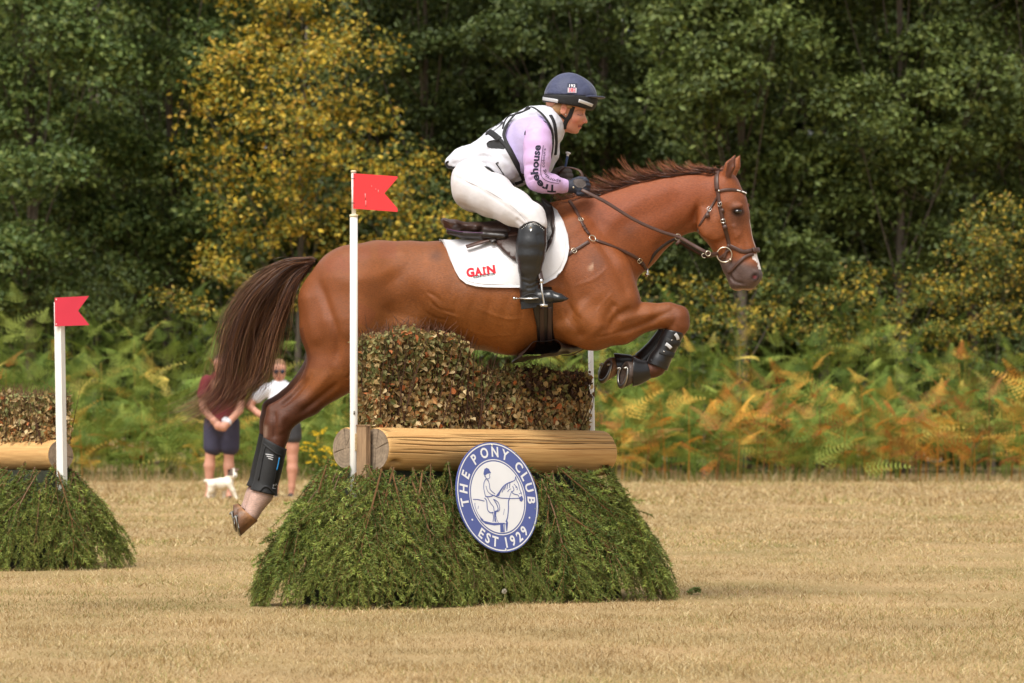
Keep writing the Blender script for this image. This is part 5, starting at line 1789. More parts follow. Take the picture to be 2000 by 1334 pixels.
def draped(poly, lift, thick, step=7, bvh=None, smooth=4):
    """sheet cut to an outline and laid over the horse's side"""
    g, F = poly_tris(poly, step)
    P, N = [], []
    for a, b in g:
        p, nn = on_horse(a, b, lift, bvh)
        P.append(tuple(p)); N.append(tuple(nn))
    P, N = np.array(P), np.array(N)
    a = np.concatenate([F[:, 0], F[:, 1], F[:, 2]]); b = np.concatenate([F[:, 1], F[:, 2], F[:, 0]])
    a, b = np.concatenate([a, b]), np.concatenate([b, a])
    cnt = np.bincount(a, minlength=len(P))[:, None] + 1e-9
    for _ in range(smooth):
        N = np.stack([np.bincount(a, weights=N[b, i], minlength=len(P)) for i in range(3)], 1) / cnt
        M = np.stack([np.bincount(a, weights=P[b, i], minlength=len(P)) for i in range(3)], 1) / cnt
        P[:, 1] = .5 * P[:, 1] + .5 * M[:, 1]
    N /= np.linalg.norm(N, axis=1)[:, None] + 1e-9
    fn = np.cross(P[F[:, 1]] - P[F[:, 0]], P[F[:, 2]] - P[F[:, 0]])
    flip = np.sum(fn * N[F[:, 0]], 1) < 0
    F = F.copy(); F[flip] = F[flip][:, ::-1]
    v, f = slab(P, N, F, thick)
    return v, f
def mirror(v, f):
    v = v.copy(); v[:, 1] *= -1
    return v, [a[:, ::-1] for a in f]
def both(name, vf, m, parent, smooth=True):
    mb = MB(); mb.add(*vf); o = mb.build(name, m, parent, smooth)
    mb = MB(); mb.add(*mirror(*vf)); mb.build(name, m, parent, smooth)
    return o

PADO = [(858, 459), (868, 482), (880, 511), (890, 532), (899, 546), (912, 556), (930, 560.5), (950, 562), (985, 562.5), (1013, 562.5), (1040, 560), (1064, 554), (1084, 543), (1098, 528), (1107, 509), (1111.5, 487), (1109, 460), (1102, 436),
        (1090, 416), (1072, 400), (1055, 392), (1040, 398), (1010, 430), (960, 452), (900, 458)]
pad = empty('saddle_pad', tuple(W(1000, 520, 0)), 'white saddle pad with red lettering under the brown saddle', 'saddle pad')
vf = draped(PADO, .006, .010, 8)
both('pad', vf, pad_m, pad)
PADB = BVHTree.FromPolygons([tuple(p) for p in vf[0]], [tuple(q) for a in vf[1] for q in a.tolist()])
vv, P_, N_ = strap([(a, b) for a, b in PADO[:18]], .007, .005, .0, 4, PADB)
mb = MB(); mb.add(*vv); mb.build('piping', pipe_m, pad)
inset = [(868, 466), (886, 506), (903, 538), (918, 550), (950, 555), (1013, 555), (1062, 547), (1092, 524), (1103, 494), (1103, 462), (1094, 432)]
vv, P_, N_ = strap(inset, .0022, .0012, .0006, 6, PADB)
mb = MB(); mb.add(*vv); mb.build('stitching', mat('stitch_thread', lin(206, 204, 204), rough=.9), pad)

def decal(text, fn, bvh, m, parent, name, bold=.02, sub=.12, lift=.0012):
    """flat print: glyphs carried through fn (u along the line in cap heights, v up) onto a surface"""
    g, f = glyph_tris(text, bold, sub)
    g = g / .73
    P = []
    for u, v in g:
        px, py = fn(u, v)
        p, nn = on_horse(px, py, lift, bvh)
        P.append(tuple(p))
    P = np.array(P)
    fnr = np.cross(P[f[:, 1]] - P[f[:, 0]], P[f[:, 2]] - P[f[:, 0]])
    fl = fnr[:, 1] > 0
    f = f.copy(); f[fl] = f[fl][:, ::-1]
    mb = MB(); mb.add(P, f)
    return mb.build(name, m, parent, smooth=False)
def line_fn(x0, y0, x1, y1, h, wide, text, bold):
    g, _ = glyph_tris(text, bold, 0)
    g = g / .73
    lo, hi = g[:, 0].min(), g[:, 0].max()
    ux, uy = (x1 - x0), (y1 - y0)
    L = math.hypot(ux, uy)
    nx, ny = uy / L, -ux / L
    return lambda u, v: (x0 + ux * (u - lo) / (hi - lo) + nx * v * h, y0 + uy * (u - lo) / (hi - lo) + ny * v * h)
for ch, xa, xb, h, dy in (('G', 912, 927.5, 16.5, 0), ('A', 928, 942.5, 15.5, 0), ('I', 944.5, 948.2, 15, 0), ('N', 952, 968.5, 15.5, 0)):
    ya, yb = 541 - (xa - 912) * .145, 541 - (xb - 912) * .145
    decal(ch, line_fn(xa, ya, xb, yb, h, 1, ch, .055), PADB, gainred, pad, 'letter', .055)
    for e, yy in ((.0, 0), (.0, 1)):      # slab serifs on the stems
        if ch in 'AIN':
            mb = MB()
            for xs in ((xa - 1.2, xb + 1.2),) if ch == 'I' else ((xa, xa + 5), (xb - 5, xb)) if ch == 'A' else ():
                if (ch == 'A' and yy) or (ch == 'N' and (yy == 0) != (xs[0] == xa)): continue
                q = [(xs[0], 541 - (xs[0] - 912) * .145 - yy * (h - 3)), (xs[1], 541 - (xs[1] - 912) * .145 - yy * (h - 3))]
                vv, _, _ = strap([q[0], ((q[0][0] + q[1][0]) / 2, (q[0][1] + q[1][1]) / 2 - 1.2), q[1]], .007, .0006, .0012, 3, PADB)
                mb.add(*vv)
            if mb.n: mb.build('serif', gainred, pad)
decal('EQUINE NUTRITION', line_fn(925, 543.5, 966.5, 537, 4.3, 1, 'EQUINE NUTRITION', .03), PADB, inkm, pad, 'lettering', .03, 0)

saddle = empty('saddle', tuple(W(980, 450, 0)), 'brown leather jumping saddle with stirrups under the rider', 'saddle')
FLAP = [(946, 449), (953, 464), (966, 480), (982, 497), (1000, 512), (1020, 521), (1042, 518), (1062, 503), (1077, 480), (1087, 450), (1087, 428), (1080, 411), (1066, 400), (1050, 398), (1030, 410), (1000, 430), (965, 442)]
vf = draped(FLAP, .030, .012, 7)
both('flap', vf, leather, saddle)
FLAPB = BVHTree.FromPolygons([tuple(p) for p in vf[0]], [tuple(q) for a in vf[1] for q in a.tolist()])
vv, _, _ = strap([(a, b) for a, b in FLAP[:13]], .004, .003, .0, 4, FLAPB); mb = MB(); mb.add(*vv); mb.build('flap_edge', leather_d, saddle)
KB = draped([(1062, 402), (1080, 414), (1085, 436), (1080, 466), (1066, 492), (1056, 496), (1062, 468), (1068, 440), (1064, 420)], .030, .018, 6)
both('knee_block', KB, leather_d, saddle)
SB = Body((-.42, -.26, 1.62), (.2, .26, 2.05), .007)
chain(SB, [(867, 432.5, 6.5, .10), (890, 441, 9, .12), (930, 447, 11, .14), (985, 442, 13, .2), (1025, 420, 14, .28), (1046, 402, 10, .30)], k=0.025)
for s in (-1, 1):
    chain(SB, [(872, 441, 6, .7, s * .11), (900, 447, 9, .7, s * .13), (950, 452, 10, .7, s * .16), (990, 452, 10, .8, s * .18)], k=0.012)
v, f = SB.surface(2); link('seat', np_mesh('seat', v, f), saddle, leather)
SB = Body((-.42, -.30, 1.62), (.2, .30, 2.05), .007)
for s in (-1, 1):
    chain(SB, [(877, 452, 6, .45, s * .10), (905, 457, 8.5, .5, s * .14), (945, 459, 9, .55, s * .19), (985, 462, 10, .6, s * .21)], k=0.012)
v, f = SB.surface(2); link('panel', np_mesh('panel', v, f), saddle, leather_d)
SEATB = BVHTree.FromPolygons([tuple(p) for p in v], [tuple(q) for q in f])
for s in (-1, 1):
    mb = MB(); mb.tube(catmull([W(872, 447, s * .20), W(900, 452.5, s * .255), W(944, 455, s * .29)], 6), .0022, 6)
    mb.build('purple_piping', mat('plum_piping', lin(84, 48, 84), rough=.5), saddle)
vv, _, _ = strap([(912, 490), (930, 485), (952, 478), (972, 472), (1000, 466), (1020, 461)], .025, .006, .024, 5, PADB)
mb = MB(); mb.add(*vv); mb.build('strap_end', strapm, saddle)
vv, _, _ = strap([(944, 458), (955, 468), (968, 481)], .028, .006, .028, 5, PADB)
mb = MB(); mb.add(*vv); mb.build('leather_keeper', leather_d, saddle)

girth = empty('girth', tuple(W(1060, 640, 0)), 'black girth with stud guard round the belly of the horse', 'girth')
GP = [(1036, 560), (1076, 560), (1078, 596), (1077, 620), (1079, 640), (1084, 660), (1094, 676), (1088, 684), (1060, 687), (1044, 682), (1049, 660), (1047, 634), (1042, 612), (1038, 590)]
both('girth_strap', draped(GP, .006, .010, 6), leather_d, girth)
for dx in (0, 14):
    vv = strap([(1056 + dx, 598), (1057 + dx, 620), (1058 + dx, 650), (1060 + dx, 668)], .022, .005, .016, 4)[0]
    both('billet', vv, leather, girth)
GB = Body((-.05, -.27, 1.08), (.46, .27, 1.36), .006)
chain(GB, [(1001, 708, 2.6, .08), (1020, 697, 9, .09), (1048, 683, 17, .11), (1082, 679, 16, .11), (1108, 682, 9, .14), (1146, 677, 3.5, .25)], k=.01)
v, f = GB.surface(2); link('stud_guard', np_mesh('stud_guard', v, f), girth, leather_d)
mb = MB(); mb.tube(catmull([W(1098, 695, -.06), W(1120, 692, -.08), W(1150, 676, -.10)], 5), .0055, 6, flat=.5); mb.build('lower_strap', strapm, girth)

def buckle(mb, p, n, t, w, h, r=.0016):
    """rectangular buckle frame lying on a strap: n normal, t along the strap"""
    p, n, t = [np.array(tuple(q), float) for q in (p, n, t)]
    n /= np.linalg.norm(n); t -= n * (t @ n); t /= np.linalg.norm(t); s = np.cross(n, t)
    c = []
    for q in np.linspace(0, 2 * math.pi, 21):
        a, b = math.cos(q), math.sin(q)
        k = (abs(a) ** 4 + abs(b) ** 4) ** -.25
        c.append(p + t * a * k * h / 2 + s * b * k * w / 2 + n * .004)
    mb.tube(c, r, 6, cap=False)
    mb.tube([p + t * h / 2 + n * .004, p - t * h / 2 + n * .005], r * .8, 5)
def ringm(mb, c, n, R, r, N=24):
    n = Vector(n).normalized(); u = n.orthogonal().normalized(); w = n.cross(u)
    P = [Vector(c) + (u * math.cos(q) + w * math.sin(q)) * R for q in np.linspace(0, 2 * math.pi, N + 1)]
    v, f = tube_arrays(P, r, 7, False, 1.0, tuple(n))
    mb.add(v, f)

# ------------------------------------------------------------------ breastplate
bp = empty('breastplate', tuple(W(1180, 480, 0)), 'brown leather breastplate round the chest of the horse with brass rings', 'breastplate')
ringp, rn = on_horse(1156, 467, .008)
def bstrap(pts, w=.016, name='strap'):
    vv, P_, N_ = strap(pts, w, .0045, .002, 6, smooth=6)
    both(name, vv, strapm, bp)
    return P_, N_
P1, N1 = bstrap([(1112, 393), (1120, 404), (1130, 422), (1141, 445), (1150, 458)])
P2, N2 = bstrap([(1150, 472), (1136, 481), (1121, 490), (1104, 501), (1085, 515), (1066, 530), (1057, 538)])
P3, N3 = bstrap([(1164, 470), (1190, 479), (1215, 490), (1235, 499), (1247, 507), (1256, 517), (1260, 524)])
mb = MB(); ringm(mb, ringp, rn, .0165, .0026); mb.build('ring', brass, bp)
mb = MB(); v = MB(); ringm(mb, (ringp.x, -ringp.y, ringp.z), (rn.x, -rn.y, rn.z), .0165, .0026); mb.build('ring', brass, bp)
for P_, N_, k in ((P1, N1, .62), (P2, N2, .34), (P3, N3, .72)):
    i = int(k * (len(P_) - 1)); mb = MB(); buckle(mb, P_[i], N_[i], P_[i + 1] - P_[i], .024, .020); mb.build('buckle', brass, bp)
    mb = MB()
    for j in (3, 5):
        if i + j < len(P_) - 1:
            vv = ribbon([P_[i + j], P_[i + j] + (P_[i + j + 1] - P_[i + j]) * .5], [N_[i + j]] * 2, .021, .0065); mb.add(*vv)
    if mb.n: mb.build('keeper', strapm, bp)
# running martingale: from the chest up to rings on the reins
mb = MB(); mb.tube(catmull([W(1258, 524, -.03), W(1268, 512, -.05), W(1284, 490, -.08), W(1308, 472, -.12), W(1322, 466, -.15)], 6), .0075, 6, flat=.45, up=(0, -1, 0)); mb.build('martingale_strap', leather_d, bp)
mb = MB(); mb.tube(catmull([W(1258, 524, .0), W(1272, 512, .06), W(1290, 490, .10), W(1316, 470, .14)], 6), .0075, 6, flat=.45, up=(0, -1, 0)); mb.build('martingale_strap', leather_d, bp)
mb = MB(); ringm(mb, W(1324, 463, -.157), (.25, -1, .1), .0145, .0022); mb.build('martingale_ring', brass, bp)
mb = MB(); mb.tube([W(1262, 520, -.02), W(1265, 532, -.03), W(1262, 541, -.03)], .006, 8); mb.box(W(1264, 536, -.032), (.012, .008, .004)); mb.build('clip', silver, bp)

# ------------------------------------------------------------------ bridle
br = empty('bridle', tuple(W(1420, 420, 0)), 'brown leather bridle with round brass bit ring on the head of the horse', 'bridle')
def on_head(vf):
    return head_turn(vf[0]), vf[1]
def hstrap(pts, w=.017, name='strap', two=True, lift=.001, th=.0045, m=None, parent=None):
    vv, P_, N_ = strap(pts, w, th, lift, 6, smooth=6)
    mb = MB(); mb.add(*on_head(vv)); o = mb.build(name, m or strapm, parent or br)
    if two:
        mb = MB(); mb.add(*on_head(mirror(*vv))); mb.build(name, m or strapm, parent or br)
    return P_, N_, o
hp1, hn1, o = hstrap([(1404, 336), (1405, 348), (1408, 372), (1412, 396), (1416, 418), (1421, 442), (1424, 456), (1427, 470), (1429, 486)], .019, 'cheekpiece')
hstrap([(1413, 395), (1416, 416), (1420, 436), (1423, 450)], .013, 'cheek_end', lift=.006)
bb1 = [(1408, 374), (1420, 372), (1434, 371), (1445, 373)]
vv, P_, N_ = strap(bb1, .015, .0045, .002, 6)
# browband goes round the forehead: near side, front, far side in one strap
P_ = np.array(P_); F_ = np.array([[P_[-1][0] + .006, P_[-1][1] * .8, P_[-1][2] - .002], [P_[-1][0] + .024, P_[-1][1] * .42, P_[-1][2] - .008], [P_[-1][0] + .029, 0, P_[-1][2] - .011]])
A_ = np.concatenate([P_, F_]); B_ = A_[::-1][1:] * np.array([1, -1, 1]); A_ = catmull(np.concatenate([A_[::4] if False else A_[[0, 5, 10, 15]], F_, (F_[::-1][1:] * np.array([1, -1, 1])), (A_[[15, 10, 5, 0]] * np.array([1, -1, 1]))]), 4)
N_ = A_ - np.array([P_[0][0] + .015, 0, P_[0][2]]); N_[:, 2] = .15 * np.abs(N_[:, 0])
vv = ribbon(A_, N_, .015, .004); mb = MB(); mb.add(*on_head(vv)); mb.build('browband', strapm, br)
jm = mat('crystal', (.86, .84, .80), rough=.12, spec=.9, vary=0)
k0, k1 = int(len(A_) * .30), int(len(A_) * .62)
for i in np.linspace(k0, k1, 13).astype(int):
    mb = MB(); nn = N_[i] / np.linalg.norm(N_[i]); mb.lathe(A_[i] + nn * .004, nn, [(-.002, .0036), (.001, .0036), (.003, .002), (.0035, 0)], 8); mb.v[0] = head_turn(mb.v[0]); mb.build('crystal', jm, br)
mb = MB(); p, nn = on_horse(1411, 373, .007); mb.lathe(p, nn, [(-.003, .006), (.001, .006), (.003, .003), (.0032, 0)], 12); mb.v[0] = head_turn(mb.v[0]); mb.build('stud', silver, br)
hstrap([(1404, 336), (1404, 350), (1407, 372)], .024, 'headpiece', lift=.003)
hstrap([(1408, 384), (1400, 396), (1390, 412), (1378, 430), (1367, 446), (1360, 456)], .012, 'throatlash')
hstrap([(1429, 480), (1442, 486), (1455, 492), (1466, 491), (1476, 488)], .019, 'noseband')
hstrap([(1474, 497), (1462, 501), (1452, 510), (1443, 519), (1434, 527), (1426, 533)], .015, 'flash_strap', lift=.004)
hstrap([(1428, 478), (1422, 494), (1418, 505)], .014, 'noseband_cheek')
nb = head_turn(np.array([tuple(W(1478, 489, y)) for y in np.linspace(-.045, .045, 9)]) + np.array([[.010 - 10 * y * y, 0, 0] for y in np.linspace(-.045, .045, 9)]))
vv = ribbon(nb, np.tile([1, 0, .2], (9, 1)), .024, .006); mb = MB(); mb.add(*vv); mb.build('nosepiece', strapm, br)
for px, py, dx, dy in ((1415, 399, 3, 22), (1419, 431, 3, 22), (1391, 410, -10, 13)):
    p, nn = on_horse(px, py, .009); p2, _ = on_horse(px + dx, py + dy, .009)
    mb = MB(); buckle(mb, p, nn, p2 - p, .022, .018, .0016); mb.v = [head_turn(a) for a in mb.v]; mb.build('buckle', silver, br)
for px, py in ((1416.5, 408), (1421, 440), (1386.5, 417)):
    p, nn = on_horse(px, py, .005); p2, _ = on_horse(px + 3, py + 8, .005)
    vv = ribbon([p, p2], [nn, nn], .021, .006); mb = MB(); mb.add(*on_head(vv)); mb.build('keeper', strapm, br)
bc, bn = on_horse(1419, 497, .012)
mb = MB(); ringm(mb, bc, (.1, -1, 0), .036, .0028, 32); mb.v[0] = head_turn(mb.v[0]); mb.build('bit_ring', brass, br)
mb = MB(); ringm(mb, (bc.x, -bc.y, bc.z), (.1, 1, 0), .036, .0028, 32); mb.v[0] = head_turn(mb.v[0]); mb.build('bit_ring', brass, br)
mb = MB(); p, nn = on_horse(1431, 508, .010); mb.lathe(p, (0, -1, 0), [(-.006, .001), (-.005, .006), (0, .0075), (.005, .006), (.007, .001)], 10); mb.v[0] = head_turn(mb.v[0]); mb.build('bit_joint', brass, br)
p0, n0 = on_horse(1409, 505, .012); p1, n1 = on_horse(1430, 487, .006)
mb = MB(); vv = ribbon(catmull([p0, (p0 + p1) / 2, p1], 3), [n0] * 7, .010, .004); mb.add(*on_head(vv)); mb.build('bit_guard', strapm, br)
bcw = Vector(head_turn(np.array([tuple(bc)]))[0])
# near rein: hand - martingale ring - bit
REIN = [W(1136, 371, -.185), W(1152, 379, -.195), W(1185, 396, -.20), W(1240, 430, -.195), W(1290, 452, -.18), W(1325, 463, -.165), W(1352, 478, -.17), W(1384, 495, -.172), Vector((bcw.x - .034, bcw.y - .004, bcw.z + .004))]
RP = catmull(REIN, 8)
RN = np.tile([0.1, -1, .25], (len(RP), 1)).astype(float)
vv = ribbon(RP, RN, np.interp(np.linspace(0, 1, len(RP)), [0, .5, 1], [.017, .016, .019]), .005); mb = MB(); mb.add(*vv); mb.build('rein', strapm, br)
RP2 = RP * np.array([1, -1, 1]); vv = ribbon(RP2, RN * [1, -1, 1], .015, .005); mb = MB(); mb.add(*vv); mb.build('rein', strapm, br)
mb = MB(); ringm(mb, W(1383, 495, -.18), (.15, -1, 0), .012, .0022); mb.build('rein_ring', brass, br)
mb = MB()
th = np.linspace(.6, 2 * math.pi - 1.2, 18); c = W(1376, 499, -.18)
mb.tube([c + Vector((math.cos(q) * .013, 0, math.sin(q) * .011)) for q in th], .0018, 6); mb.build('rein_hook', brass, br)
mb = MB(); q = W(1328, 470, -.17); vv = ribbon([q, W(1320, 478, -.17)], [(0, -1, 0)] * 2, .014, .004); mb.add(*vv); mb.build('rein_stop', strapm, br)
lp = catmull([W(1140, 352, -.10), W(1134, 336, -.09), W(1122, 330, -.06), W(1104, 328, .02), W(1094, 338, .08), W(1090, 350, .11)], 6)
vv = ribbon(lp, np.tile([0, -.5, 1.0], (len(lp), 1)), .014, .004); mb = MB(); mb.add(*vv); mb.build('rein_loop', strapm, br)

# ------------------------------------------------------------------ leg boots of the horse
neo = mat('black_neoprene', lin(30, 30, 31), rough=0.62, vary=0.15, scale=40, bump=0.3, bscale=220)
shell = mat('black_moulded_shell', lin(26, 25, 26), rough=0.28, vary=0.1, scale=10)
greyp = mat('grey_print', lin(196, 196, 198), rough=.6, vary=0)
bluep = mat('blue_zip_tape', lin(40, 140, 205), rough=.5, vary=0)
def leg_boot(name, label, spine, rads, group, y, ky=1.1, top_slant=0.0, shellm=None, parent_items=()):
    root = empty(name, tuple(W(spine[0][0], spine[0][1], y)), label, 'leg boot', group)
    P = catmull([W(a, b, y) for a, b in spine], 6)
    R = np.interp(np.linspace(0, 1, len(P)), np.linspace(0, 1, len(rads)), np.array(rads) / 400.0)
    mb = MB()
    T, N, B = frames(P, (0, -1, 0))
    n = 28; th = np.arange(n) * 2 * math.pi / n
    m = len(P)
    cu = np.cos(th)[None, :, None]; su = np.sin(th)[None, :, None]
    v = P[:, None, :] + R[:, None, None] * (cu * B[:, None, :] + su / ky * N[:, None, :])
    if top_slant: v[0] -= (np.cos(th) * top_slant)[:, None] * T[0]; v[1] -= .7 * (np.cos(th) * top_slant)[:, None] * T[1]
    w = v.reshape(-1, 3)
    inner = (P[:, None, :] + (R[:, None, None] - .006) * (cu * B[:, None, :] + su / ky * N[:, None, :]))
    if top_slant: inner[0] -= (np.cos(th) * top_slant)[:, None] * T[0]
    i = np.arange(m - 1)[:, None] * n; k = np.arange(n)[None, :]; k2 = (k + 1) % n
    f = np.stack([i + k, i + k2, i + n + k2, i + n + k], -1).reshape(-1, 4)
    vv = np.concatenate([w, inner[0], inner[-1]])
    a, b = m * n, m * n + n
    kk = np.arange(n); kk2 = (kk + 1) % n
    cap0 = np.stack([kk2, kk, a + kk, a + kk2], 1); cap1 = np.stack([(m - 1) * n + kk, (m - 1) * n + kk2, b + kk2, b + kk], 1)
    mb.add(vv, [f, cap0, cap1]); mb.build('sleeve', shellm or neo, root)
    bvh = BVHTree.FromPolygons([tuple(p) for p in vv], [tuple(q) for q in np.concatenate([f, cap0, cap1])])
    return root, bvh
def on_boot(bvh, pts, w, th, m, root, name, n=5, lift=.001):
    vv, P_, N_ = strap(pts, w, th, lift, n, bvh); mb = MB(); mb.add(*vv); return mb.build(name, m, root)
hb, HBV = leg_boot('hind_boot', 'tall black boot with blue zip on the near hind leg of the horse', [(537, 866), (533, 885), (526, 915), (519, 945), (515, 962)], [25, 25, 25, 24, 27], 'leg boots of the horse', -.145, 1.05, .018)
on_boot(HBV, [(546, 892), (542, 910), (538, 932), (535, 946)], .010, .003, shell, hb, 'zip', 5)
on_boot(HBV, [(545, 894), (543, 906), (540, 918)], .006, .004, bluep, hb, 'zip_tape', 5, .002)
on_boot(HBV, [(507, 960), (516, 950), (526, 953), (536, 966)], .010, .005, neo, hb, 'bottom_binding', 5)
on_boot(HBV, [(514, 866), (526, 876), (540, 886), (550, 890)], .009, .004, neo, hb, 'top_binding', 5)
on_boot(HBV, [(518, 872), (512, 900), (505, 938)], .007, .004, neo, hb, 'rear_seam', 5)
for i, (x, w_) in enumerate(((519, 15), (521, 13), (524, 9))):
    on_boot(HBV, [(x, 887 + i * 4), (x + w_ * .5, 888 + i * 4.2), (x + w_, 889.5 + i * 4.4)], .0045, .0012, greyp, hb, 'print_line', 3)
crown_pts = [[(533, 951), (534, 945), (537, 949)], [(537, 949), (539, 944), (541, 949)], [(541, 949), (544, 946), (543, 953)], [(532, 953), (538, 954.5), (543, 954)]]
for q in crown_pts: on_boot(HBV, q, .0025, .0012, greyp, hb, 'crown_print', 3)
hb2, _ = leg_boot('hind_boot', 'black boot on the far hind leg, just showing behind the near one', [(529, 858), (525, 877), (518, 907), (511, 937), (507, 954)], [25, 25, 25, 24, 27], 'leg boots of the horse', .145, 1.05, .018)
tb, TBV = leg_boot('tendon_boot', 'black open front tendon boot with grey patches on the near foreleg', [(1317, 647), (1310, 662), (1299, 685), (1288, 704), (1283, 716)], [20, 20, 19, 22, 22], 'leg boots of the horse', -.135, .95, -.01, shell)
for py, a in ((664, 3), (686, 3)):
    on_boot(TBV, [(1300 + (664 - py) * .5, py), (1312 + (664 - py) * .5, py + a + 1), (1326 + (664 - py) * .5, py + a * 2 + 2)], .026, .005, neo, tb, 'strap', 5)
for q in ([(1318, 652), (1322, 657), (1323, 663)], [(1301, 672), (1306, 675), (1310, 680)]):
    mb = MB(); vv, _, _ = strap(q, np.array([.006, .016, .022, .017, .008, .006, .005])[:7] if False else .016, .0025, .006, 3, TBV); mb.add(*vv); mb.build('grey_patch', greyp, tb)
for q in ((1312, 664), (1297, 687)):
    p, nn = on_horse(q[0], q[1], .007, TBV); mb = MB(); mb.lathe(p, nn, [(-.002, .0035), (.001, .0035), (.0025, .0015), (.0026, 0)], 8); mb.build('stud', silver, tb)
on_boot(TBV, [(1272, 702), (1278, 716), (1292, 722), (1303, 716)], .006, .004, neo, tb, 'fetlock_cup_edge', 5)
tb2, _ = leg_boot('tendon_boot', 'dark tendon boot on the far foreleg, behind the near one', [(1306, 646), (1298, 658), (1278, 681), (1264, 697), (1255, 706)], [20, 19, 18, 20, 21], 'leg boots of the horse', .135, .95, -.01, shell)
ob, _ = leg_boot('overreach_boot', 'black bell shaped overreach boot on the near fore hoof', [(1268, 721), (1258, 724), (1246, 726), (1236, 726)], [17, 21, 26, 29], 'leg boots of the horse', -.136, 1.1, 0, shell)
ob2, _ = leg_boot('overreach_boot', 'black bell shaped overreach boot on the far fore hoof', [(1236, 709), (1226, 711), (1214, 714), (1204, 716)], [16, 20, 25, 27], 'leg boots of the horse', .135, 1.1, 0, shell)
# ------------------------------------------------------------------ rider
skin = mat('skin', attr=True, rough=0.5, vary=0.06, scale=60, bump=0.05, bscale=300, sub=0.12, spec=0.4)
whitecloth = mat('white_vest_cloth', lin(206, 207, 216), rough=0.75, vary=0.06, scale=18, bump=0.55, bscale=22)
lilac = mat('lilac_sleeve', lin(202, 168, 212), rough=0.6, vary=0.06, scale=20, bump=0.35, bscale=26, sheen=0.1)
lilac2 = mat('lilac_shirt_panel', lin(180, 166, 204), rough=0.7, vary=0.06, scale=20, bump=0.5, bscale=24)
breech = mat('white_breeches', attr=True, rough=0.75, vary=0.05, scale=20, bump=0.25, bscale=30, sheen=0.15)
blacktrim = mat('black_webbing', lin(26, 25, 27), rough=0.7, vary=0.15, bump=0.2, bscale=200)
navyfab = mat('navy_cap_silk', lin(56, 62, 92), rough=0.62, vary=0.10, scale=20, bump=0.7, bscale=28, sheen=0.2)
bootm = mat('black_boot_leather', lin(30, 30, 31), rough=0.30, vary=0.15, scale=12, bump=0.12, bscale=60, spec=0.6)
glovem = mat('navy_glove', lin(40, 44, 58), rough=0.65, vary=0.15, scale=30, bump=0.3, bscale=140)
gloveg = mat('grey_brown_glove', lin(84, 76, 74), rough=0.8, vary=0.15, scale=30, bump=0.3, bscale=140)
rubber = mat('black_rubber', lin(24, 24, 25), rough=0.8, vary=0.1)

rider = empty('person', tuple(W(960, 400, 0)), 'rider crouched over the saddle in white vest, lilac sleeves and navy helmet', 'person')
RP_ = {}
def head_prims(B, e=0.0):
    """head and neck; e grows every radius (pixels)"""
    c = lambda pts, k=.012: chain(B, [(p[0], p[1], p[2] + e) + tuple(p[3:]) for p in pts], k=k)
    B.ell(W(1106, 193, 0), (.102 + e / 400, .076 + e / 400, .108 + e / 400), k=.01)
    c([(1117, 212, 24, 1.08), (1118, 230, 22, 1.02), (1117, 242, 15, 1.0)], .02)                # face
    c([(1096, 232, 17, .85), (1106, 246, 9.5, .75), (1121, 253, 7, .75)], .014)                 # jaw
    c([(1118, 252, 8, .95), (1125, 255, 6.0, .95)], .01)                                         # chin
    c([(1096, 216, 22, 1.1), (1084, 240, 19, 1.0), (1072, 262, 24, .9)], .03)                   # neck
def body_prims(B, e=0.0):
    c = lambda pts, k=.03: chain(B, [(p[0], p[1], p[2] + e) + tuple(p[3:]) for p in pts], k=k)
    c([(1056, 254, 34, .62), (1028, 276, 46, .72), (992, 302, 46, .78), (958, 326, 40, .78), (925, 350, 40, .72)])
    for s in (-1, 1):
        c([(1052, 254, 20, 1, s * .15), (1050, 262, 20, 1, s * .19), (1049, 300, 21, 1, s * .225), (1046, 346, 16, 1, s * .235), (1078, 359, 15, 1, s * .195), (1108, 363, 10, 1, s * .145), (1118, 364, 9.5, 1, s * .14)], .02)
        c([(922, 356, 38, 1, s * .09), (962, 380, 40, 1, s * .19), (1006, 407, 33, 1, s * .28), (1040, 428, 23, 1, s * .335), (1038, 475, 24, 1, s * .355), (1036, 520, 20, 1, s * .36), (1034, 574, 14, 1, s * .36), (1062, 584, 10, 1, s * .365), (1092, 582, 7, 1, s * .375)], .02)

RB = Body((-.36, -.48, 1.36), (.46, .48, 2.62), .0065)
head_prims(RB); body_prims(RB, -3.0)
v, f = RB.surface(2); del RB
# a finer head replaces the coarse one inside the same skin: features are pushed out of the surface
p = to_px(v); nn = vnormals(v, f)
def poke(x, y, z, r, amt, dirn=None):
    global v
    c = np.array(tuple(W(x, y, z)))
    d = np.linalg.norm((v - c), axis=1)
    w = np.exp(-(d / r) ** 2)[:, None] * amt
    v = v + w * (nn if dirn is None else np.asarray(dirn))
body_rider_v, body_rider_f = v, f

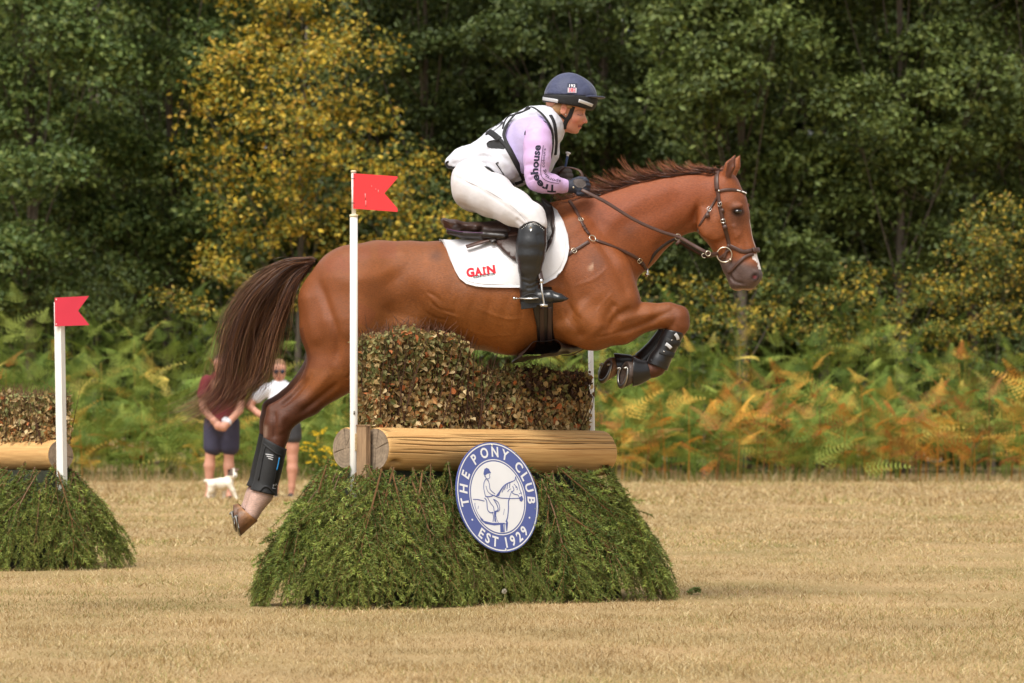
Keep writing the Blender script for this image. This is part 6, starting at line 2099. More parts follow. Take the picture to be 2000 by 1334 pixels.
HDB = Body((.13, -.12, 2.16), (.42, .12, 2.62), .0036)
head_prims(HDB)
c_ = lambda pts, k=.006: chain(HDB, pts, k=k)
c_([(1131, 213, 10, .75), (1136, 214, 6, .8)], .012)                                            # brow
c_([(1135.5, 219, 3.6, 1.0), (1140.5, 230, 3.8, 1.0), (1144, 237.5, 3.8, 1.0)], .007)               # nose
for s in (-1, 1):
    HDB.ell(W(1138.5, 239, s * .012), (.010, .008, .008), k=.006)                               # nostril wing
    HDB.ell(W(1134.5, 222.5, s * .034), (.013, .014, .0085), k=.006, op='sub')                  # eye hollow
    HDB.ell(W(1131.5, 223, s * .034), (.0135, .014, .0125), k=.003)                             # eye ball under its lid
    HDB.ell(W(1126, 231, s * .042), (.018, .014, .016), k=.02)                                  # cheek
    # ear: rim and hollow
    HDB.ell(W(1100.5, 213.5, s * .074), (.017, .008, .027), ang=-.2, k=.004)
    HDB.ell(W(1101.5, 212.5, s * .081), (.010, .006, .017), ang=-.2, k=.003, op='sub')
    HDB.ell(W(1101, 214.5, s * .077), (.005, .004, .008), k=.002)
c_([(1131, 243.5, 4.2, .42), (1134.5, 243.5, 3.2, .5)], .005)                                   # upper lip
c_([(1130, 249, 4.0, .42), (1132.5, 249, 3.2, .5)], .005)                                       # lower lip
HDB.cone(W(1137, 246.3, -.022), .0022, W(1137, 246.3, .022), .0022, k=.003, op='sub')
HDB.cone(W(1131, 247, -.028), .0035, W(1135, 246.3, -.018), .0025, k=.003, op='sub')
hv2, hf2 = HDB.surface(2); del HDB
# one continuous figure: body below the cut, detailed head above it, overlapping inside the neck
keep = ~((to_px(v)[:, 0] > 1062) & (to_px(v)[:, 1] < 262) & (to_px(v)[:, 1] < 290 - .6 * (to_px(v)[:, 0] - 1060)))
RB = Body((-.36, -.48, 1.36), (.46, .48, 2.62), .0058)
body_prims(RB, -3.0)
chain(RB, [(1094, 222, 16, 1.1), (1084, 240, 17, 1.0), (1072, 262, 23, .9)], k=.03)
v, f = RB.surface(2); del RB
mbv = np.concatenate([v, hv2]); mbf = np.concatenate([f, hf2 + len(v)])
pp = to_px(mbv)
sc_ = np.tile(np.array(lin(206, 144, 118)), (len(mbv), 1))
hd = (pp[:, 0] > 1085) & (pp[:, 1] < 265)
fl = lambda x, y, r: np.exp(-(((pp[:, 0] - x) ** 2 + (pp[:, 1] - y) ** 2) / r ** 2))
sc_ = blend(sc_, .45 * fl(1124, 236, 9) * hd, lin(205, 110, 92))
sc_ = blend(sc_, .55 * fl(1141, 238, 5) * hd, lin(206, 118, 98))
sc_ = blend(sc_, .6 * fl(1102, 213, 6) * hd, lin(206, 120, 100))
lips = ((np.abs(pp[:, 1] - 246.3) < 4) & (pp[:, 0] > 1128.5) & hd) * 1.0
sc_ = blend(sc_, .6 * lips, lin(176, 84, 78))
mouth = ((np.abs(pp[:, 1] - 246.4) < 1.1) & (pp[:, 0] > 1129) & hd) * 1.0
sc_ = blend(sc_, .85 * mouth, lin(84, 34, 34))
brow = np.exp(-((seg_dist(pp, [(1123, 217), (1130, 214.5), (1138, 216)])[0]) / 1.3) ** 2) * hd
sc_ = blend(sc_, .6 * brow, lin(134, 92, 66))
lash = np.exp(-((seg_dist(pp, [(1128, 223.5), (1133, 225.3), (1137, 224.5)])[0]) / .8) ** 2) * hd
sc_ = blend(sc_, .95 * lash, lin(50, 32, 28))
sc_ = blend(sc_, .35 * fl(1132, 221, 5) * hd, lin(150, 92, 80))  # darker eye hollow: shading put into the skin colour
link('body', np_mesh('rider_body', mbv, mbf, sc_), rider, skin)
HEADB = BVHTree.FromPolygons([tuple(a) for a in hv2], [tuple(a) for a in hf2])
hair = Body((.10, -.11, 2.22), (.34, .11, 2.46), .005)
for s in (-1, 1):
    hair.ell(W(1091, 212, s * .060), (.030, .020, .032), k=.01)
    hair.ell(W(1112, 207, s * .066), (.020, .012, .016), k=.01)
hair.ell(W(1081, 216, 0), (.035, .062, .035), k=.01)
a_, b_ = hair.surface(2)
link('hair', np_mesh('hair', a_, b_), rider, mat('fair_hair', lin(158, 118, 78), rough=.5, vary=.3, scale=60, stretch=(1, 1, 4)))

# helmet
def ang_clip(x0, y0, x1, y1, sign):
    """half space on one side of a line of the photograph (side plane)"""
    A, B_ = W(x0, y0, 0), W(x1, y1, 0)
    nx, nz = -(B_.z - A.z), (B_.x - A.x)
    L = math.hypot(nx, nz)
    return lambda X, Y, Z: sign * ((X - A.x) * nx + (Z - A.z) * nz) / L + 0 * Y
hel = Body((.10, -.16, 2.28), (.46, .16, 2.62), .005)
hel.ell(W(1110, 193, 0), (.1205, .104, .128), ang=-.08, k=.01)
hel.ell(W(1130, 188, 0), (.090, .088, .085), k=.02)
hel.clip(ang_clip(1060, 186, 1160, 191, -1))
a_, b_ = hel.surface(2)
helmet = link('helmet', np_mesh('helmet', a_, b_), rider, navyfab)
HELB = BVHTree.FromPolygons([tuple(q) for q in a_], [tuple(q) for q in b_])
hel = Body((.10, -.16, 2.22), (.46, .16, 2.62), .0045)
hel.ell(W(1109, 194, 0), (.124, .106, .130), ang=-.08, k=.01)
hel.ell(W(1131, 194, 0), (.092, .090, .075), k=.02)
hel.ell(W(1107, 202, 0), (.088, .078, .120), k=.01, op='sub')
hel.clip(ang_clip(1060, 186, 1160, 190.5, 1))
hel.clip(ang_clip(1060, 199, 1158, 216, -1))
a_, b_ = hel.surface(2)
shellb = link('helmet_shell', np_mesh('helmet_shell', a_, b_), helmet, blacktrim)
SHB = BVHTree.FromPolygons([tuple(q) for q in a_], [tuple(q) for q in b_])
for q in ([(1060.5, 192.5), (1070, 194), (1082, 196), (1090, 198)], [(1130, 196.5), (1141, 200), (1150, 203.5), (1157, 206)]):
    mb = MB(); vv, _, _ = strap(q, .016, .002, .0006, 5, SHB); mb.add(*vv); mb.build('silver_band', mat('silver_band', lin(206, 206, 210), rough=.3, metal=.3, vary=.03), helmet)
pk = Body((.28, -.14, 2.34), (.50, .14, 2.52), .004)
pk.ell(W(1149, 190.8, 0), (.086, .088, .0075), ang=-.0, k=.004)
pk.ell(W(1120, 191, 0), (.075, .082, .05), k=.004, op='sub')
a_, b_ = pk.surface(1); link('peak', np_mesh('peak', a_, b_), helmet, navyfab)
# badge: number and flag
def surf_patch(cx, cy, w, h, nx, ny, colfn, bvh, lift, m, parent, name, tilt=0.0):
    us, vs = np.meshgrid(np.linspace(-.5, .5, nx + 1), np.linspace(-.5, .5, ny + 1), indexing='ij')
    P = []
    for u, v in zip(us.ravel(), vs.ravel()):
        x, y = u * w, v * h
        q, n_ = on_horse(cx + x * math.cos(tilt) - y * math.sin(tilt), cy + x * math.sin(tilt) + y * math.cos(tilt), lift, bvh); P.append(tuple(q))
    P = np.array(P)
    vv, ff, cc2 = [], [], []
    k = 0
    for i in range(nx):
        for j in range(ny):
            q = [i * (ny + 1) + j, i * (ny + 1) + j + 1, (i + 1) * (ny + 1) + j + 1, (i + 1) * (ny + 1) + j]
            vv += [P[a] for a in q]; ff.append([k, k + 1, k + 2, k + 3]); k += 4
            cc2 += [colfn((i + .5) / nx, (j + .5) / ny)] * 4
    mb = MB(); mb.add(np.array(vv), np.array(ff), np.array(cc2)); return mb.build(name, m, parent, smooth=False)
printm = mat('flat_print', attr=True, rough=.7, vary=0)
def badge(u, v):
    if u < .05 or u > .95 or v < .05 or v > .95: return lin(30, 32, 50)
    if v < .48: return lin(44, 48, 74)
    if u < .14 or u > .86 or v > .92: return lin(200, 196, 204)
    x, y = (u - .5) / .36, (v - .70) / .22
    if abs(x) < .16 or abs(y) < .22: return lin(196, 60, 74)
    if abs(x) < .34 or abs(y) < .45: return lin(226, 214, 220)
    if abs(abs(x) - abs(y)) < .22: return lin(214, 130, 140)
    return lin(86, 84, 128)
surf_patch(1117.5, 172.5, 18.5, 18.5, 28, 28, badge, HELB, .0022, printm, helmet, 'flag_badge', .04)
decal('192', line_fn(1111.5, 170.5, 1123.5, 171, 5.6, 1, '192', .02), HELB, swhite, helmet, 'badge_number', .02, 0, .0034)
# harness
def on_b(bvh, pts, w, th, m, parent, name, lift=.001, n=5, smooth=3):
    vv, P_, N_ = strap(pts, w, th, lift, n, bvh, smooth); mb = MB(); mb.add(*vv); return mb.build(name, m, parent)
on_b(HEADB, [(1119, 208), (1116, 218), (1112, 228), (1107, 234), (1103, 243), (1102, 252)], .021, .004, blacktrim, helmet, 'chin_strap')
on_b(HEADB, [(1083, 205), (1086, 216), (1094, 224), (1101, 230), (1107, 234)], .0135, .004, blacktrim, helmet, 'rear_strap')
mb = MB(); q, n_ = on_horse(1104.8, 223.5, .003, HEADB); mb.lathe(q, (0, -1, 0), [(-.003, .001), (-.002, .0032), (0, .004), (.003, .003), (.004, 0)], 10); mb.build('earring', jm, rider)

# shirt, vest
SH = Body((-.30, -.32, 1.72), (.36, .32, 2.42), .0075)
body_prims_keep = [(1056, 254, 37, .60), (1028, 276, 51, .70), (992, 302, 50, .76), (958, 326, 42, .76)]
chain(SH, body_prims_keep, k=.03)
for s in (-1, 1): chain(SH, [(1035, 262, 30, .9, s * .12), (1040, 275, 28, 1, s * .155), (1025, 310, 30, 1.0, s * .13)], k=.03)
a_, b_ = SH.surface(3); link('shirt', np_mesh('shirt', a_, b_), rider, lilac2)
VB = Body((-.36, -.34, 1.70), (.38, .34, 2.44), .0065)
chain(VB, [(1064, 252, 39, .64), (1032, 274, 58, .72), (990, 299, 55, .78), (940, 320, 41, .76), (908, 320, 33, .70)], k=.03)
chain(VB, [(912, 314, 24, .62), (880, 319, 9, .34)], k=.035)
chain(VB, [(1060, 285, 24, .8), (1072, 300, 17, .7), (1050, 325, 22, .8), (1012, 335, 30, .9)], k=.04)
chain(VB, [(1040, 226, 18, .5), (1074, 224, 16, .5)], k=.03)
for s in (-1, 1): chain(VB, [(1040, 245, 24, 1, s * .11), (1020, 290, 34, 1, s * .12), (985, 318, 34, 1, s * .13)], k=.04)
HEM = [(866, 316), (875, 329), (890, 331), (920, 330), (953, 330), (964, 338), (975, 346), (992, 356), (1010, 366)]
def clip_poly_under(X, Y, Z):
    px = 1000 + X / (CAM_D + Y) * FPX; py = HZ - (Z - CAM_H) / (CAM_D + Y) * FPX
    hy = np.interp(px, [p[0] for p in HEM] + [1030, 1100], [p[1] for p in HEM] + [360, 330])
    return (py - hy) / 400
VB.clip(clip_poly_under)
ARM = [(1030, 209), (1046, 216), (1060, 228), (1070, 242), (1077, 260), (1077, 285), (1072, 312), (1060, 345), (1030, 352), (1021, 338), (1012, 318), (1000, 294), (990, 276), (986, 262), (992, 246), (1004, 230), (1017, 217)]
def clip_arm(X, Y, Z):
    gx_, gz_ = X[:, 0, 0], Z[0, 0, :]
    A_, B_ = np.meshgrid(gx_, gz_, indexing='ij')
    px = 1000 + A_ / (CAM_D - .15) * FPX; py = HZ - (B_ - CAM_H) / (CAM_D - .15) * FPX
    q = np.stack([px.ravel(), py.ravel()], 1)
    d, _ = seg_dist(q, ARM + ARM[:1])
    sd = np.where(in_poly(q, ARM), -d, d).reshape(px.shape)[:, None, :] / 400
    side = (np.abs(Y) - .118)
    return -np.maximum(sd, -side)
VB.clip(clip_arm)
vestv, vestf = VB.surface(3); del VB
vn_ = vnormals(vestv, vestf); vq_ = to_px(vestv)
for pl, w_, am in (([(885, 320), (915, 312), (945, 305)], 4, -.005), ([(900, 300), (930, 300), (960, 308)], 4, -.004), ([(920, 320), (950, 318), (975, 330)], 4, -.004), ([(985, 310), (1000, 325), (1010, 345)], 4, -.005), ([(965, 300), (985, 306), (1000, 318)], 4, -.004), ([(990, 345), (1005, 340), (1018, 345)], 3, -.004), ([(905, 288), (920, 296), (938, 300)], 3, .003), ([(960, 262), (980, 245), (1000, 228)], 4, -.003), ([(940, 285), (950, 295), (948, 310)], 4, -.004)):
    d, t = seg_dist(vq_, pl); vestv = vestv + vn_ * (np.exp(-(d / w_) ** 2) * am)[:, None]
vestv = vestv + vn_ * (.0035 * vnoise(vestv, 61, 22.0) + .0025 * vnoise(vestv, 62, 45.0))[:, None]
vest = link('vest', np_mesh('vest', vestv, vestf), rider, whitecloth)
VESTB = BVHTree.FromPolygons([tuple(q) for q in vestv], [tuple(q) for q in vestf])
def grow(poly, k):
    c = np.mean(np.array(poly), 0); return [tuple(c + (np.array(p) - c) * k) for p in poly]
AG = grow(ARM, 1.045)
on_b(VESTB, AG[:8], .011, .004, blacktrim, vest, 'trim')
on_b(VESTB, AG[9:] + AG[:1], .016, .005, blacktrim, vest, 'trim')
on_b(VESTB, [(868, 314), (876, 326), (890, 327), (920, 326.5), (952, 326.5), (963, 335), (974, 343), (990, 352), (1004, 360)], .011, .005, blacktrim, vest, 'hem_binding')
vv = draped([(866, 315), (870, 311), (876, 316), (886, 324), (890, 329), (882, 329), (874, 327)], .001, .004, 4, VESTB); mb = MB(); mb.add(*vv); mb.build('tail_flap', blacktrim, vest)
on_b(VESTB, [(950, 254), (958, 259), (968, 266), (976, 273)], .030, .006, blacktrim, vest, 'waist_strap')
on_b(VESTB, [(976, 272), (987, 284), (998, 303), (1008, 322), (1019, 343), (1022, 352)], .017, .005, blacktrim, vest, 'side_lacing')
vv = draped([(951, 281), (956, 276), (965, 274), (978, 277), (988, 285), (990, 294), (975, 291), (960, 290), (952, 287)], .001, .003, 4, VESTB); mb = MB(); mb.add(*vv); mb.build('black_panel', blacktrim, vest)
on_b(VESTB, [(1075, 226), (1082, 240), (1085, 260), (1086, 282), (1084, 302)], .018, .006, blacktrim, vest, 'front_binding')
on_b(VESTB, [(969, 319), (975, 327), (984, 341)], .005, .003, blacktrim, vest, 'pocket_edge')
on_b(VESTB, [(974, 317), (970, 319)], .005, .003, blacktrim, vest, 'pocket_edge')
on_b(VESTB, [(1007, 358), (1014, 356), (1021, 353)], .020, .006, blacktrim, vest, 'buckle_strap')
on_b(VESTB, [(1028, 208), (1032, 211), (1034, 214)], .012, .006, blacktrim, vest, 'shoulder_tab')
on_b(VESTB, [(1031, 209), (1015, 213), (1000, 222), (987, 236), (982, 252)], .009, .004, blacktrim, vest, 'bib_edge')
decal('3', lambda u, v: (966 + u * 21 + v * 5.5, 246 - u * 8 - v * 15), VESTB, mat('bib_number', lin(62, 62, 66), rough=.7, vary=0), vest, 'bib_number', .05, .15, .0025)
decal('3', lambda u, v: (952 + u * 20 + v * 4, 255 - u * 9 - v * 12), VESTB, mat('bib_number_faded', lin(140, 140, 146), rough=.7, vary=0), vest, 'bib_number', .04, .15, .0025)
# collar
mb = MB()
for a, b in (((1079, 226), (1094, 250)), ((1094, 250), (1090, 266))):
    pass
CB = Body((.14, -.12, 2.18), (.34, .12, 2.36), .005)
chain(CB, [(1081, 228, 17, .9), (1086, 246, 17, 1.0), (1084, 258, 17, 1.0)], k=.02)
a_, b_ = CB.surface(2); link('collar', np_mesh('collar', a_, b_), rider, whitecloth)

# sleeves with the print running from wrist to shoulder
SL = Body((-.05, -.32, 1.92), (.36, .32, 2.40), .0055)
for s in (-1, 1):
    chain(SL, [(1049, 254, 22, 1.1, s * .165), (1050, 266, 26, 1.1, s * .195), (1050, 285, 27, 1.1, s * .215), (1049, 312, 26, 1.1, s * .232), (1047, 338, 22, 1.05, s * .24), (1050, 351, 22, 1.05, s * .235), (1062, 356, 20.5, 1.05, s * .22), (1078, 359, 18.5, 1.05, s * .198), (1098, 363, 13.5, 1.0, s * .16), (1112, 364, 11, 1.0, s * .142)], k=.014)
a_, b_ = SL.surface(2)
n_ = vnormals(a_, b_)
for pl, w_, am in (([(1034, 340), (1046, 334), (1060, 336)], 3.5, -.004), ([(1036, 352), (1050, 344), (1064, 340)], 3, -.003), ([(1030, 322), (1044, 322), (1058, 328)], 4, -.003), ([(1030, 258), (1040, 252), (1050, 250)], 4, -.003), ([(1075, 350), (1080, 358), (1078, 370)], 3, -.002), ([(1062, 300), (1072, 312)], 4, -.002)):
    d, t = seg_dist(to_px(a_), pl); a_ = a_ + n_ * (np.exp(-(d / w_) ** 2) * am)[:, None]
for s in (1, -1):
    kq = (a_[b_][:, :, 1].mean(1) * s) > 0
    used = np.unique(b_[kq]); re_ = np.full(len(a_), -1); re_[used] = np.arange(len(used))
    sleeves = link('sleeve', np_mesh('sleeve', a_[used], re_[b_[kq]]), rider, lilac)
SLB = BVHTree.FromPolygons([tuple(q) for q in a_], [tuple(q) for q in b_])
on_b(SLB, [(1026, 263), (1027, 250), (1033, 239), (1043, 232.5), (1056, 233), (1066, 240)], .008, .003, blacktrim, sleeves, 'shoulder_seam')
def path_fn(path, off, h, text, bold, s0, s1):
    P = catmull([(a, b, 0) for a, b in path], 12)[:, :2]
    L = np.concatenate([[0], np.cumsum(np.linalg.norm(np.diff(P, axis=0), axis=1))])
    g, _ = glyph_tris(text, bold, 0); g = g / .73
    lo, hi = g[:, 0].min(), g[:, 0].max()
    def fn(u, v):
        s = (s0 + (s1 - s0) * (u - lo) / (hi - lo)) * L[-1]
        x, y = np.interp(s, L, P[:, 0]), np.interp(s, L, P[:, 1])
        e = 1.5
        x2, y2 = np.interp(min(s + e, L[-1]), L, P[:, 0]), np.interp(min(s + e, L[-1]), L, P[:, 1])
        x1, y1 = np.interp(max(s - e, 0), L, P[:, 0]), np.interp(max(s - e, 0), L, P[:, 1])
        tx, ty = x2 - x1, y2 - y1; q = math.hypot(tx, ty) + 1e-9
        nx, ny = ty / q, -tx / q          # letters stand to the left of the running direction
        return x + nx * (off + v * h), y + ny * (off + v * h)
    return fn
base = [(1086, 361.5), (1073, 361), (1061, 357), (1053.5, 348), (1050.5, 336), (1052, 318), (1054, 300), (1056, 284)]
decal('Treehouse', path_fn(base, 0, 14.5, 'Treehouse', .035, .0, 1.0), SLB, navyink, sleeves, 'lettering', .035, .10)
base2 = [(1095, 351.5), (1084, 350), (1074, 346), (1067, 338), (1063.5, 326), (1064, 310), (1066, 290)]
decal('sporting colours', path_fn(base2, 0, 6.2, 'sporting colours', .0, .0, 1.0), SLB, navyink, sleeves, 'lettering', .0, .12)
on_b(SLB, [(1091, 358), (1078, 356.5), (1065, 352), (1058, 345), (1055.5, 334), (1057, 316), (1059, 298), (1061, 284)], .0024, .0008, navyink, sleeves, 'print_rule')

# breeches
BR = Body((-.36, -.46, 1.62), (.26, .46, 2.16), .0065)
BP = lambda s: [(922, 354, 41, 1, s * .085), (928, 368, 44, 1.05, s * .11), (962, 382, 42, 1.1, s * .19), (1004, 406, 34, 1.1, s * .275), (1036, 424, 27.5, 1.05, s * .33), (1042, 440, 24, 1.05, s * .345), (1041, 452, 20, 1.05, s * .35)]
for s in (-1, 1): chain(BR, BP(s), k=.025)
chain(BR, [(926, 342, 42, .62), (965, 335, 38, .70)], k=.03)
a_, b_ = BR.surface(3); n_ = vnormals(a_, b_); q_ = to_px(a_)
for pl, w_, am in (([(890, 345), (930, 365), (985, 400), (1025, 430)], 2.2, -.0025), ([(1010, 430), (1020, 438), (1028, 446)], 4, -.005), ([(1016, 420), (1030, 432), (1040, 440)], 3, -.003), ([(900, 400), (930, 412), (960, 424)], 4, -.004), ([(1040, 396), (1052, 412), (1060, 430)], 4, -.003), ([(960, 340), (985, 352), (1005, 362)], 5, -.004)):
    d, t = seg_dist(q_, pl); a_ = a_ + n_ * (np.exp(-(d / w_) ** 2) * am)[:, None]
bc_ = np.tile(np.array(lin(210, 206, 207)), (len(a_), 1))
stain = np.exp(-((seg_dist(q_, [(886, 360), (896, 390), (915, 412)])[0]) / 11) ** 2) * (.6 + .4 * vnoise(q_, 4, .12))
bc_ = blend(bc_, np.clip(.40 * stain, 0, 1), lin(168, 142, 112))
brs = link('breeches', np_mesh('breeches', a_, b_, bc_), rider, breech)
BRB = BVHTree.FromPolygons([tuple(q) for q in a_], [tuple(q) for q in b_])
on_b(BRB, [(892, 346), (925, 360), (960, 377), (1000, 403), (1022, 425), (1030, 440)], .0022, .0010, mat('breeches_seam', lin(176, 172, 174), rough=.9, vary=0), brs, 'seam', .0004)

# boots
for s in (-1, 1):
    y = s * .36
    BB = Body((-.02, min(y, y * 1.22) - .05 if s < 0 else .26, 1.38), (.32, -.26 if s < 0 else .49, 1.90), .005)
    chain(BB, [(1041, 440, 24.5, 1.0, s * .345), (1040, 455, 27, 1.0, s * .350), (1038, 476, 29, 1.05, s * .358), (1036, 500, 27.5, 1.05, s * .362), (1035, 525, 22, 1.05, s * .363), (1035, 548, 18.5, 1.05, s * .362), (1034, 566, 18, 1.1, s * .362), (1033, 582, 17, 1.1, s * .362)], k=.012)
    chain(BB, [(1030, 588, 14.5, 1.05, s * .362), (1052, 583, 15.5, 1.15, s * .366), (1074, 580.5, 13, .95, s * .374), (1092, 583, 9.5, .75, s * .382), (1104, 585.5, 6.2, .7, s * .386)], k=.012)
    cut = lambda X, Y, Z: (np.interp(1000 + X / (CAM_D + y) * FPX, [1010, 1020, 1030, 1040, 1052, 1062, 1072], [446, 440, 431, 427, 430, 440, 448]) - (HZ - (Z - CAM_H) / (CAM_D + y) * FPX)) / 400 + 0 * Y
    BB.clip(cut)
    BB.clip(ang_clip(1012, 604, 1110, 590, -1))
    a_, b_ = BB.surface(2); n_ = vnormals(a_, b_); q_ = to_px(a_)
    for pl, w_, am in (([(1022, 550), (1036, 554), (1052, 548)], 2.8, -.003), ([(1030, 563), (1040, 562), (1052, 555)], 2.5, -.003), ([(1022, 541), (1032, 545)], 3, -.002), ([(1018, 571), (1028, 569)], 2.5, -.002), ([(1078, 572), (1082, 580), (1080, 590)], 2, -.002), ([(1050, 460), (1056, 490), (1050, 530)], 3, -.002)):
        d, t = seg_dist(q_, pl); a_ = a_ + n_ * (np.exp(-(d / w_) ** 2) * am)[:, None]
    bo = link('boot', np_mesh('boot', a_, b_), rider, bootm)
    BOB = BVHTree.FromPolygons([tuple(q) for q in a_], [tuple(q) for q in b_])
    # sole and heel
    mb = MB()
    prof = [(1017, 594), (1017.5, 608), (1046, 604.5), (1048, 600), (1078, 596), (1096, 593.5), (1108, 588.5), (1109, 586.5), (1096, 589), (1076, 591), (1048, 594.5), (1017, 594)]
    pts = [W(a, b, 0) for a, b in prof[:-1]]
    n0 = len(pts); yy = [s * .362 - .034, s * .362 + .034]
    vv = [(p.x, yy[0], p.z) for p in pts] + [(p.x, yy[1] + .012 * s, p.z) for p in pts]
    g, F = poly_tris([(p.x, p.z) for p in pts], 1.0)
    mb.add([(a, yy[0], b) for a, b in g], F[:, ::-1]); mb.add([(a, yy[1], b) for a, b in g], F)
    mb.add([(p.x, yy[0], p.z) for p in pts] + [(p.x, yy[1], p.z) for p in pts], np.array([[i, (i + 1) % n0, (i + 1) % n0 + n0, i + n0] for i in range(n0)]))
    mb.build('sole', rubber, bo, smooth=False)
    mb = MB(); mb.tube(catmull([W(1052, 582, s * .405), W(1036, 583.5, s * .412), W(1018, 583, s * .392), W(1013.5, 583, s * .362), W(1018, 583, s * .330), W(1040, 583, s * .315)], 6), .0045, 6); mb.tube([W(1014, 583, s * .362), W(1003, 583, s * .362)], .0035, 8); mb.lathe(W(1006, 583, s * .362), (-1, 0, 0), [(-.004, .003), (0, .0075), (.006, .008), (.010, .0055), (.011, 0)], 12); mb.build('spur', silver, bo)
    if s < 0:
        on_b(BOB, [(1053, 583), (1049, 577), (1040, 574), (1028, 577), (1019, 583)], .010, .004, blacktrim, bo, 'spur_strap')
        on_b(BOB, [(1020, 584), (1035, 584.5), (1050, 584.5)], .011, .004, blacktrim, bo, 'spur_strap')
        for i, x in enumerate(np.linspace(1020, 1062, 15)):
            yb = np.interp(x, [1018, 1030, 1040, 1052, 1063], [448, 439, 437, 440, 450])
            q, n2 = on_horse(x, yb, .0005, BOB); mb = MB(); mb.lathe(q, n2, [(-.001, .0018), (.0008, .0018), (.0015, .0006), (.0016, 0)], 6); mb.build('crystal', jm, bo)
        vv = draped([(1036.5, 443), (1040, 448), (1036.5, 453.5), (1033, 448)], .001, .002, 3, BOB, 1); mb = MB(); mb.add(*vv); mb.build('diamond_badge', silver, bo)
        on_b(BOB, [(1017, 446), (1028, 437), (1040, 433), (1052, 437), (1064, 448)], .006, .003, leather_d, bo, 'top_seam')
    # stirrup
    st = MB()
    I = [(1056, 552), (1057.5, 565), (1055, 583), (1049, 594), (1066, 594), (1063, 583), (1060.5, 568), (1059.5, 552)]
    for yo in (s * .412, s * .315):
        st.tube(catmull([W(1057.5, 548, s * .40 if yo == s * .412 else s * .40), W(1058.5, 566, yo), W(1061, 582, yo), W(1063, 596, yo)], 6), [.0052] * 18 + [.006], 8, flat=.8)
    st.box(W(1062, 597, s * .364), (.0185, .052, .006)); st.lathe(W(1057.5, 550, s * .40), (0, 0, 1), [(-.008, .008), (0, .010), (.012, .008), (.014, 0)], 10)
    st.build('stirrup_iron', silver, saddle)
    mb = MB(); vv = ribbon(catmull([W(1050, 512, s * .335), W(1054, 530, s * .375), W(1057.5, 547, s * .40)], 5), np.tile([.3, s, 0], (11, 1)), .022, .005); mb.add(*vv); mb.build('stirrup_leather', leather, saddle)

# gloved hands, closed on the reins
for s in (-1, 1):
    near = s < 0
    ox, oy = (0, 0) if near else (-34, -20)
    y0 = .15 if near else .12
    HG = Body((.10, -.24 if near else .02, 1.95), (.45, -.02 if near else .24, 2.20), .0036)
    Yh = lambda a: s * a
    chain(HG, [(1106 + ox, 363 + oy, 11.5, 1, Yh(y0)), (1115 + ox, 364 + oy, 12, 1, Yh(y0)), (1124 + ox, 364 + oy, 13, 1.3, Yh(y0 + .005))], k=.01)
    HG.ell(W(1131 + ox, 365 + oy, Yh(y0 + .005)), (.030, .020, .036), k=.01)
    for i in range(4):
        py = 353.5 + oy + i * 8.0; r = (4.6, 5.0, 4.8, 4.1)[i]; e = (0, 2, 1, -2)[i]
        chain(HG, [(1130 + ox, py + 1, r + .6, 1, Yh(y0 + .016)), (1141 + ox + e, py + .5, r + .3, 1, Yh(y0 + .012)), (1147 + ox + e, py + 1.5, r, 1, Yh(y0 - .016)), (1138 + ox + e, py + 2, r - .3, 1, Yh(y0 - .038)), (1129 + ox, py + 2.5, r - .8, 1, Yh(y0 - .036))], k=.0022)
    chain(HG, [(1121 + ox, 354 + oy, 6.4, 1, Yh(y0 - .016)), (1132 + ox, 349.5 + oy, 5.4, 1, Yh(y0 - .022)), (1143 + ox, 350 + oy, 4.6, 1, Yh(y0 - .020))], k=.004)
    a_, b_ = HG.surface(1)
    gl = link('glove', np_mesh('glove', a_, b_), rider, glovem if near else gloveg)
    if near:
        GLB = BVHTree.FromPolygons([tuple(q) for q in a_], [tuple(q) for q in b_])
        vv = draped([(1119, 353), (1126, 350), (1136, 350), (1143, 354), (1145, 362), (1138, 367), (1128, 366), (1121, 360)], .0006, .002, 3, GLB, 1); mb = MB(); mb.add(*vv); mb.build('knuckle_panel', gloveg, gl)
        q, n2 = on_horse(1120, 366, .001, GLB); mb = MB(); mb.lathe(q, n2, [(-.002, .005), (.001, .005), (.0022, .002), (.0024, 0)], 12); mb.build('button', brass, gl)

crop = empty('riding_crop', tuple(W(1100, 340, .10)), 'blue handled riding crop with white knob in the far hand of the rider', 'riding crop')
mb = MB(); mb.tube([W(1108.5, 303, .09), W(1106, 318, .095), W(1100, 346, .105)], [.0065, .006, .006], 10); mb.build('handle', mat('blue_grip', lin(58, 76, 112), rough=.7, bump=.3, bscale=300), crop)
mb = MB(); mb.lathe(W(1108.3, 305, .09), W(1110, 298, .09) - W(1108.3, 305, .09), [(0, .0065), (.008, .0062), (.013, .012), (.018, .0135), (.021, .008), (.0215, 0)], 14); mb.build('knob', swhite, crop)
mb = MB(); mb.tube([W(1100, 346, .105), W(1072, 400, .16), W(1050, 440, .22)], [.004, .003, .0018], 6); mb.build('shaft', black_m, crop)
